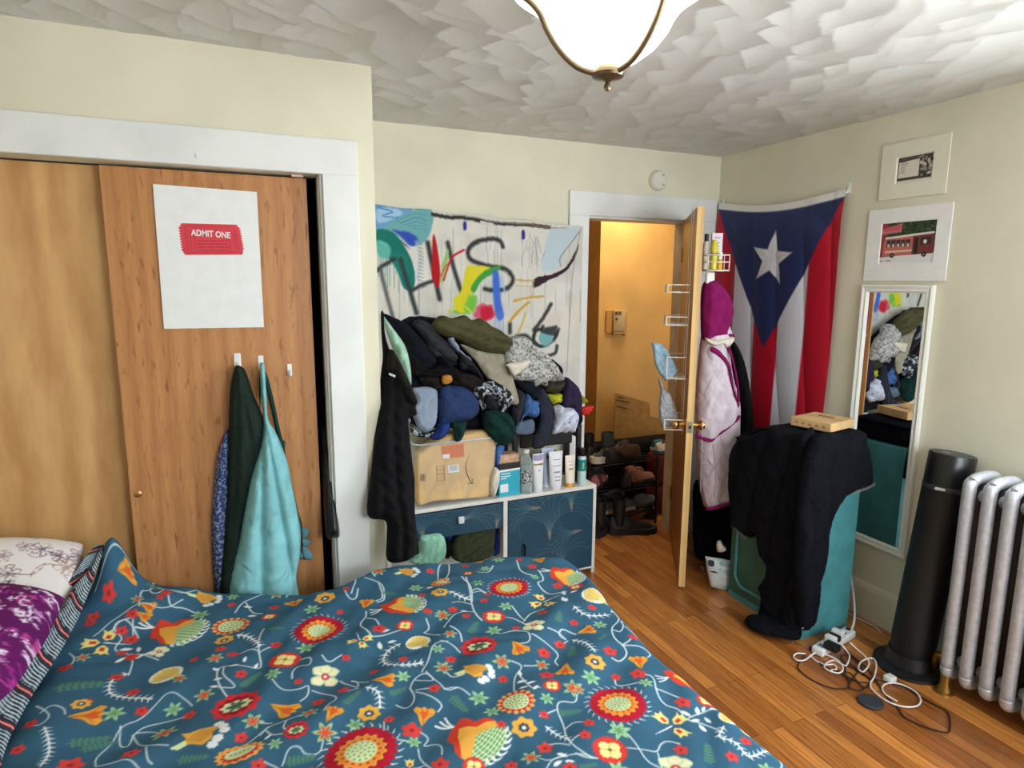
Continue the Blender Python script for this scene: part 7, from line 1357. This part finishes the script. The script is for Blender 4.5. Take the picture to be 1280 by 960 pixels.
for pts in ([(95, 298), (130, 318), (165, 365), (178, 420), (185, 470), (200, 515), (192, 515), (168, 440), (160, 385), (125, 340), (92, 318)], [(204, 572), (206, 590), (160, 630), (120, 658), (90, 682), (35, 662), (35, 648), (88, 666), (130, 640), (175, 605)], [(206, 905), (130, 932), (74, 944), (78, 954), (135, 944), (205, 915)], [(150, 280), (168, 300), (190, 380), (204, 460), (207, 520), (200, 540), (192, 440), (176, 360), (158, 310)]):
    rb.part('trim', sheet(RB(pts), rp+hn*.079, hn, thick=.010, edge=.008, fold=.0015, step=.005, seed=112, back=1.5), CM['plum'], smooth=True, label='plum trim band')
rb.part('lining', sheet(RB([(68, 262), (110, 272), (180, 258), (178, 285), (150, 305), (140, 290), (110, 298), (80, 285)]), rp+hn*.075, hn, thick=.02, edge=.015, fold=.006, step=.005, seed=113), CM['cream'], smooth=True, label='white collar lining')
q_ = RB([(96, 195)])[0]; bp = on_plane(*q_, rp+hn*.092, hn); rb.part('button', sphere(bp, .006, 12, 8), CM['cream'], smooth=True)
hk = dpt(DL-.10, .0, 1.52)
def stitch_lines(segs, off):
    return jn(*[tube(smooth_path([on_plane(*RB([p])[0], rp+hn*off, hn) for p in s_], 4), .0022, 5) for s_ in segs])
rb.part('quilting', stitch_lines([[(50, 700), (90, 760), (130, 830)], [(190, 650), (120, 760), (60, 860)], [(100, 690), (110, 780), (105, 900)], [(200, 740), (140, 830), (110, 930)], [(130, 660), (160, 760), (195, 860)], [(60, 600), (55, 700), (50, 880)]], .085), cloth('quilt_thread', (196, 184, 198)), smooth=True, kind='stuff')
HD = 'dark clothes hanging behind the open door'
nearcam('black_jacket', RB([(165, 300), (180, 275), (215, 330), (240, 430), (258, 560), (262, 650), (255, 700), (235, 760), (215, 860), (200, 905), (195, 700), (200, 560)]), 'black', 'black jacket hanging between the pink robe and the flag', rp-hn*.08+np.array([.06, .1, 0]), 'jacket', thick=.05, edge=.04, fold=.02, seed=120, ang=1.4, step=.007)
nearcam('denim_dress', RB([(190, 830), (215, 800), (250, 790), (270, 850), (250, 960), (215, 1010), (190, 1000), (150, 960), (130, 950)]), 'navyblack', 'dark blue garment below the black jacket behind the door', rp-hn*.14+np.array([.06, .1, 0]), 'clothing', thick=.04, fold=.02, seed=121, ang=1.3)
nearcam('black_coat', [(870, 600), (905, 610), (925, 620), (926, 660), (918, 690), (912, 702), (895, 706), (880, 704), (868, 690), (866, 640)], 'navyblack', 'black trousers hanging below the robe hem behind the door', rp-hn*.2+np.array([.06, .1, 0]), 'trousers', thick=.06, edge=.05, fold=.025, seed=122, ang=1.5, step=.007)
DZ2 = lambda p: Z(840, 620, 6.857, p)
def pouch():
    a, b = on_z(886, 740, .0), on_z(905, 734, 0); y = 2.47; P = DZ2([(283, 515), (420, 535), (540, 560), (530, 700), (518, 805), (440, 808), (330, 775), (300, 640)])
    p0 = np.array(on_z(903, 737, 0)); p0[2] = 0; lb = 'white stand-up pouch with leaf print on the floor behind the door'
    t = Thing('stand_up_pouch', p0, lb, 'pouch'); p1 = p0+hn*.0
    t.part('pouch_body', sheet(P, p1, hn, thick=.028, edge=.05, fold=.004, lam=.06, seed=130, step=.005, back=1.0, smooth=False), mat('white_pouch_film', (222, 230, 230), rough=.35), smooth=True)
    def d(nm, pts, M, off=.029): t.part(nm, sheet(DZ2(pts), p1+hn*off, hn, thick=.0015, edge=.002, fold=0, step=.006, smooth=True), M)
    d('logo', [(313, 550), (358, 558), (358, 602), (316, 596)], mat('navy_logo', (44, 56, 74), rough=.5)); M_lf = mat('mint_leaf_print', (160, 204, 206), rough=.5)
    for q in ([(410, 570), (450, 560), (495, 580), (500, 605), (450, 605), (415, 590)], [(425, 660), (460, 625), (500, 640), (495, 680), (450, 682)], [(440, 780), (470, 765), (485, 790), (460, 800)], [(395, 630), (420, 618), (425, 632), (400, 642)]): d('leaf_print', q, M_lf)
    d('product_text', [(335, 640), (410, 655), (410, 668), (335, 652)], mat('navy_logo', (44, 56, 74)))
    d('side_gusset', [(500, 560), (538, 565), (520, 800), (498, 802)], mat('tan_gusset', (196, 188, 160), rough=.5), .020)
pouch()
p = on_plane(*DZ2([(420, 430)])[0], rp-hn*.02, hn)
nearcam('white_sneaker_toe', DZ2([(385, 395), (415, 380), (440, 420), (462, 440), (460, 465), (420, 482), (385, 470)]), 'cream', 'small white crumpled item above the pouch behind the door', np.array(on_z(903, 737, 0)), 'scrap', thick=.02, fold=.008, seed=131)
p = on_z(879, 714, 0.0); solo('steel_cup', lathe([(0, 0), (.022, .001), (.026, .02), (.027, .042), (.025, .042), (.022, .006), (0, .004)], 24, c=(p[0], p[1], 0)), M_steel, 'small shiny steel cup on the floor behind the door, left of the pouch', 'cup', smooth='auto')

# ================================================================ hallway
H5 = lambda p: Z(720, 480, 4.364, p)
# thermostat
q = on_y(771, 405, 4.10); s = 4.0/CAM_F
t = Thing('thermostat', (q[0], 4.1, q[2]-.05), 'beige thermostat box on the ochre hallway wall', 'thermostat'); M_bg = mat('beige_thermostat', (206, 176, 120), rough=.5)
a, b = on_y(767.5, 388, 4.07), on_y(781, 414, 4.07); t.part('housing', rbox((a[0], 4.065, b[2]), (b[0], 4.1, a[2]), .006), M_bg, angle=R_(40)); t.part('vents', jn(rbox((a[0]+.006, 4.062, a[2]-.034), (a[0]+.032, 4.066, a[2]-.008), .001), rbox((a[0]+.038, 4.062, a[2]-.034), (a[0]+.062, 4.066, a[2]-.008), .001)), mat('brown_vent', (110, 80, 44), rough=.6), kind='stuff')
t.part('dial_window', rbox((a[0]+.012, 4.061, a[2]-.075), (a[0]+.03, 4.066, a[2]-.055), .001), mat('dark_window', (70, 44, 24), rough=.4)); t.part('lower_trim', rbox((a[0]-.002, 4.06, b[2]-.022), (b[0]-.004, 4.1, b[2]-.003), .004), mat('tan_trim', (176, 136, 76), rough=.5))
t.part('cover', jn(rbox((a[0]-.055, 4.085, b[2]-.012), (a[0]-.002, 4.1, a[2]-.002), .003), rbox((b[0]+.001, 4.08, b[2]-.035), (b[0]+.024, 4.1, a[2]-.012), .004)), mat('ochre_cover', (206, 150, 66), rough=.5), kind='stuff')
# cardboard leaning by the far wall
y = 3.98; C5 = [on_y(*p, y) for p in H5([(215, 50), (400, 102), (404, 176), (520, 200), (520, 420), (205, 420)])]
t = Thing('cardboard_sheet', (C5[0][0]+.2, y, 0), 'large brown cardboard leaning on the ochre hallway wall behind the shoes', 'cardboard'); P = [(c[0], c[2]) for c in C5]; P[-1] = (P[-1][0], .01); P[-2] = (P[-2][0], .01)
t.part('board', prism(P[::-1], .006, u=(1, 0, 0), v=(0, 0, 1), o=(0, y+.006, 0)), mat('shaded_cardboard', (176, 128, 62), rough=.85, noise=.06)); M_lt = mat('print_brown', (96, 62, 30), rough=.8)
for (x0_, y0_, x1_, y1_) in ((222, 88, 290, 100), (222, 120, 278, 134), (226, 70, 260, 76)): 
    a, b = on_y(*H5([(x0_, y0_)])[0], y-.002), on_y(*H5([(x1_, y1_)])[0], y-.002); t.part('print_line', tube([a, b], .004, 5), M_lt)
DBd = [on_y(*p, 3.90) for p in H5([(190, 195), (330, 235), (350, 300), (470, 300), (524, 320), (520, 800), (190, 700)])]
solo('dark_backing', jn(rbox((2.32, 3.76, 0), (3.06, 3.93, .50), .04, 3)), cloth('dark_backing_cloth', (26, 22, 22)), 'dark suitcase added for shade in the gaps behind the shoe rack and maroon bag', 'backing', angle=R_(40))  # dark block added so the gaps between the shelves look shaded
# shoe rack
M_rk = mat('black_rack_tube', (26, 24, 24), rough=.4, metal=.5); rx0, rx1, ry0, ry1 = 2.06, 2.60, 3.44, 3.70
t = Thing('shoe_rack', (2.33, 3.57, 0), 'black tubular shoe rack packed with shoes just outside the bedroom door', 'shoe rack')
LV = (.09, .27, .46)
for x in (rx0, rx1):
    for yy in (ry0, ry1): t.part('post', tube([(x, yy, 0), (x, yy, .50)], .009, 8), M_rk, smooth=True)
for z_ in LV: t.part('shelf', jn(*[tube([(rx0, ry0+(ry1-ry0)*k/5, z_), (rx1, ry0+(ry1-ry0)*k/5, z_)], .0045, 6) for k in range(6)]), M_rk, smooth=True, kind='stuff')
def shoe_mesh(L=.27, h=.09, w=.045, boot=0.0):
    secs = []; n = 14
    for i, s_ in enumerate(np.linspace(0, 1, 12)):
        hw = w*np.interp(s_, [0, .06, .25, .5, .75, .93, 1], [.45, .75, .8, .78, 1, .75, .25]); hh = np.interp(s_, [0, .06, .3, .45, .6, .8, .95, 1], [h*.8, h, h*.95, h*.85, h*.6, h*.5, h*.36, h*.16])
        secs.append([(s_*L, hw*cos(a)*(1 if sin(a) < 0 else .72+.28*cos(a)**2), .018+max(0, sin(a))*hh) for a in np.linspace(0, pi, n)]+[(s_*L, -hw, .018), (s_*L, hw, .018)][:0])
    V = [p for s2 in secs for p in s2]; m_ = n; F = [(i*m_+j, (i+1)*m_+j, (i+1)*m_+j+1, i*m_+j+1) for i in range(11) for j in range(m_-1)]; F += [(i*m_, i*m_+m_-1, (i+1)*m_+m_-1, (i+1)*m_) for i in range(11)]; F += [tuple(range(m_)), tuple(11*m_+k for k in range(m_-1, -1, -1))]
    up = (np.array(V), F)
    if boot: up = jn(up, lathe([(.038, h*.5), (.040, h), (.044, h+boot*.5), (.046, h+boot), (.040, h+boot), (.034, h*.8)], 18, c=(.06, 0, 0)))
    so = []
    for z_ in (0, .022):
        so += [(x, y_, z_) for x, y_ in [(-.004, .024), (.05, .04), (.13, .036), (.2, .05), (.25, .04), (.276, .012), (.276, -.012), (.25, -.04), (.2, -.05), (.13, -.036), (.05, -.04), (-.004, -.024)]]
    so = (np.array(so)*[L/.27*(1.0 if not boot else 1.05), w/.045*(1.0 if not boot else 1.12), 1.0 if not boot else 1.8], [tuple(range(11, -1, -1)), tuple(range(12, 24))]+[(k, (k+1) % 12, 12+(k+1) % 12, 12+k) for k in range(12)]); return up, so
def shoe(name, loc, rz, upc, soc, label, L=.27, h=.09, boot=0.0, grp=None, extra=None, tilt=None, cat='shoe'):
    up, so = shoe_mesh(L, h, boot=boot); Rm = np.array(Matrix.Rotation(rz, 3, 'Z')@Matrix.Rotation(tilt or 0, 3, 'Y')); t = Thing(name, loc, label, cat, grp)
    t.part('upper', xf(up, M=Rm, loc=loc), upc, angle=R_(50)); t.part('sole', xf(so, M=Rm, loc=loc), soc)
    lc = jn(*[tube([(L*(.40+.07*k), -.022, h*.86-.016*k+.02), (L*(.42+.07*k), .0, h*.93-.016*k+.022), (L*(.40+.07*k), .022, h*.86-.016*k+.02)], .0028, 5) for k in range(4)]); t.part('laces', xf(lc, M=Rm, loc=loc), extra or M_kc, smooth=True, kind='stuff'); return t
B_ = mat('black_shoe_leather', (26, 24, 24), rough=.45); Bs = mat('dark_rubber', (34, 32, 32), rough=.7); Pk = mat('pink_strap', (186, 110, 120), rough=.6); Tn = mat('tan_leather', (150, 98, 66), rough=.6); Wh = mat('off_white_canvas', (206, 196, 172), rough=.7); Gy = mat('grey_knit', (96, 98, 98), rough=.9); Te = mat('teal_canvas', (46, 96, 108), rough=.8); Br = mat('brown_suede', (84, 56, 40), rough=.85); Gn = mat('grey_green_suede', (70, 78, 74), rough=.9)
SH = 'shoes on the shoe rack'
bp = on_z(764, 668, 0)
shoe('ankle_boot', (bp[0], bp[1]+.02, .0), R_(-18), B_, Bs, 'black chunky-soled boot on the floor in front of the shoe rack', L=.30, h=.11, boot=.13)
shoe('ankle_boot', (bp[0]-.13, bp[1]-.01, .0), R_(35), B_, Bs, 'second black chunky boot standing left of the front boot at the rack', L=.30, h=.11, boot=.13)
D_ = [('high_top_sneaker', 2.34, 3.62, .468, 210, Gn, Wh, 'grey-green high top sneaker standing on top of the shoe rack', dict(boot=.10)), ('high_top_sneaker', 2.24, 3.66, .468, 160, B_, Bs, 'black high top shoe left of the grey-green one on the rack top', dict(boot=.08)),
      ('sneaker', 2.12, 3.55, .468, 60, B_, Bs, 'black shoe at the left end of the rack top', {}), ('loafer', 2.42, 3.50, .285, 15, Tn, Bs, 'tan shoe sticking out of the middle shelf of the rack', {}), ('loafer', 2.44, 3.60, .285, 25, Tn, Bs, 'second tan shoe behind the first on the middle shelf', {}),
      ('sandal', 2.12, 3.50, .285, 40, Pk, Bs, 'pink strapped sandal at the left of the middle shelf', {}), ('sneaker', 2.22, 3.56, .285, 200, Br, Bs, 'brown suede shoe on the middle shelf beside the pink sandal', {}), ('sneaker', 2.12, 3.48, .105, 20, Gy, Wh, 'grey sneaker at the left of the bottom shelf', {}), ('sneaker', 2.30, 3.50, .105, 10, Gy, Wh, 'grey knit sneaker behind the black boot on the bottom shelf', {}), ('sneaker', 2.30, 3.62, .105, 190, B_, Wh, 'black sneaker with white sole on the bottom shelf', {})]
for nm, x, yy, z_, r_, u_, s_, lb, kw in D_: shoe(nm, (x, yy, z_), R_(r_), u_, s_, lb, grp=SH, L=.24, h=.075, **kw)
for k, (x, yy, z_, r_, u_, s_, lb) in enumerate(((2.20, 3.48, .468, 30, B_, Bs, 'black shoe at the front left of the rack top, beside the black high top'), (2.50, 3.66, .468, 200, B_, Wh, 'black shoe with pale sole at the right of the rack top'), (2.48, 3.48, .468, 140, Br, Bs, 'brown shoe at the front right of the rack top'),
    (2.30, 3.66, .285, 170, B_, Bs, 'black shoe at the back of the middle shelf behind the brown one'), (2.36, 3.46, .285, 60, B_, Bs, 'black shoe left of the tan shoes on the middle shelf'), (2.48, 3.66, .105, 170, B_, Bs, 'black shoe at the back right of the bottom shelf'), (2.46, 3.50, .105, 20, Gy, Bs, 'grey shoe with dark sole at the front right of the bottom shelf'),
    (2.12, 3.62, .285, 20, B_, Wh, 'black shoe with pale sole at the back left of the middle shelf'), (1.98, 3.50, .0, 60, Gy, Wh, 'grey sneaker on the floor left of the black boots'), (2.62, 3.50, .0, 60, B_, Bs, 'black shoe on the floor at the right of the shoe rack'))):
    shoe('sneaker', (x, yy, z_), R_(r_), u_, s_, lb, grp=SH if z_ > 0 else None, L=.24, h=.08)
# bag with canvas shoes on top, right of the rack
g = on_y(812, 600, 3.62); M_mr = cloth('maroon_leather', (98, 30, 30), rough=.5, noise=.05)
t = Thing('tote_bag', (2.78, 3.66, 0), 'maroon bag standing at the right of the shoe rack', 'bag'); t.part('bag_body', rbox((2.68, 3.56, .22), (2.92, 3.70, .445), .03, 3), M_mr, angle=R_(40)); t.part('bag_handle', tube(smooth_path([(2.72, 3.60, .44), (2.73, 3.60, .50), (2.80, 3.60, .53), (2.87, 3.60, .50), (2.88, 3.60, .44)], 6), .006, 8), M_mr, smooth=True)
solo('red_cushion', rbox((2.66, 3.54, 0.0), (3.0, 3.70, .215), .06, 3), M_mr, 'dark red soft bundle under the maroon bag in the hallway', 'bundle', angle=R_(40))
shoe('canvas_shoe', (2.70, 3.60, .448), R_(12), Wh, Te, 'off-white canvas shoe lying on the maroon bag', L=.22, h=.06); shoe('canvas_shoe', (2.73, 3.67, .448), R_(20), Te, Wh, 'teal canvas shoe behind the off-white one on the maroon bag', L=.22, h=.06)
# dark shapes added so the left of the hallway looks shaded
for k, (x, yy, z_, r, nm, lb) in enumerate(((2.15, 3.98, .0, .17, 'dark_shape_near', 'dark shape added for shade behind the shoe rack'), (2.20, 4.50, .0, .19, 'dark_shape_far', 'dark shape added for shade farther back in the hallway recess'))):
    solo(nm, jn(sphere((x, yy, .28), r, 20, 14, (1.0, .9, 1.6)), sphere((x+.03, yy-.02, .60), r*.6, 16, 10, (1.1, .9, 1.0))), cloth('shade_shape_%s' % 'ab'[k], ((24, 22, 22), (34, 28, 24))[k]), lb, 'bag', smooth=True)
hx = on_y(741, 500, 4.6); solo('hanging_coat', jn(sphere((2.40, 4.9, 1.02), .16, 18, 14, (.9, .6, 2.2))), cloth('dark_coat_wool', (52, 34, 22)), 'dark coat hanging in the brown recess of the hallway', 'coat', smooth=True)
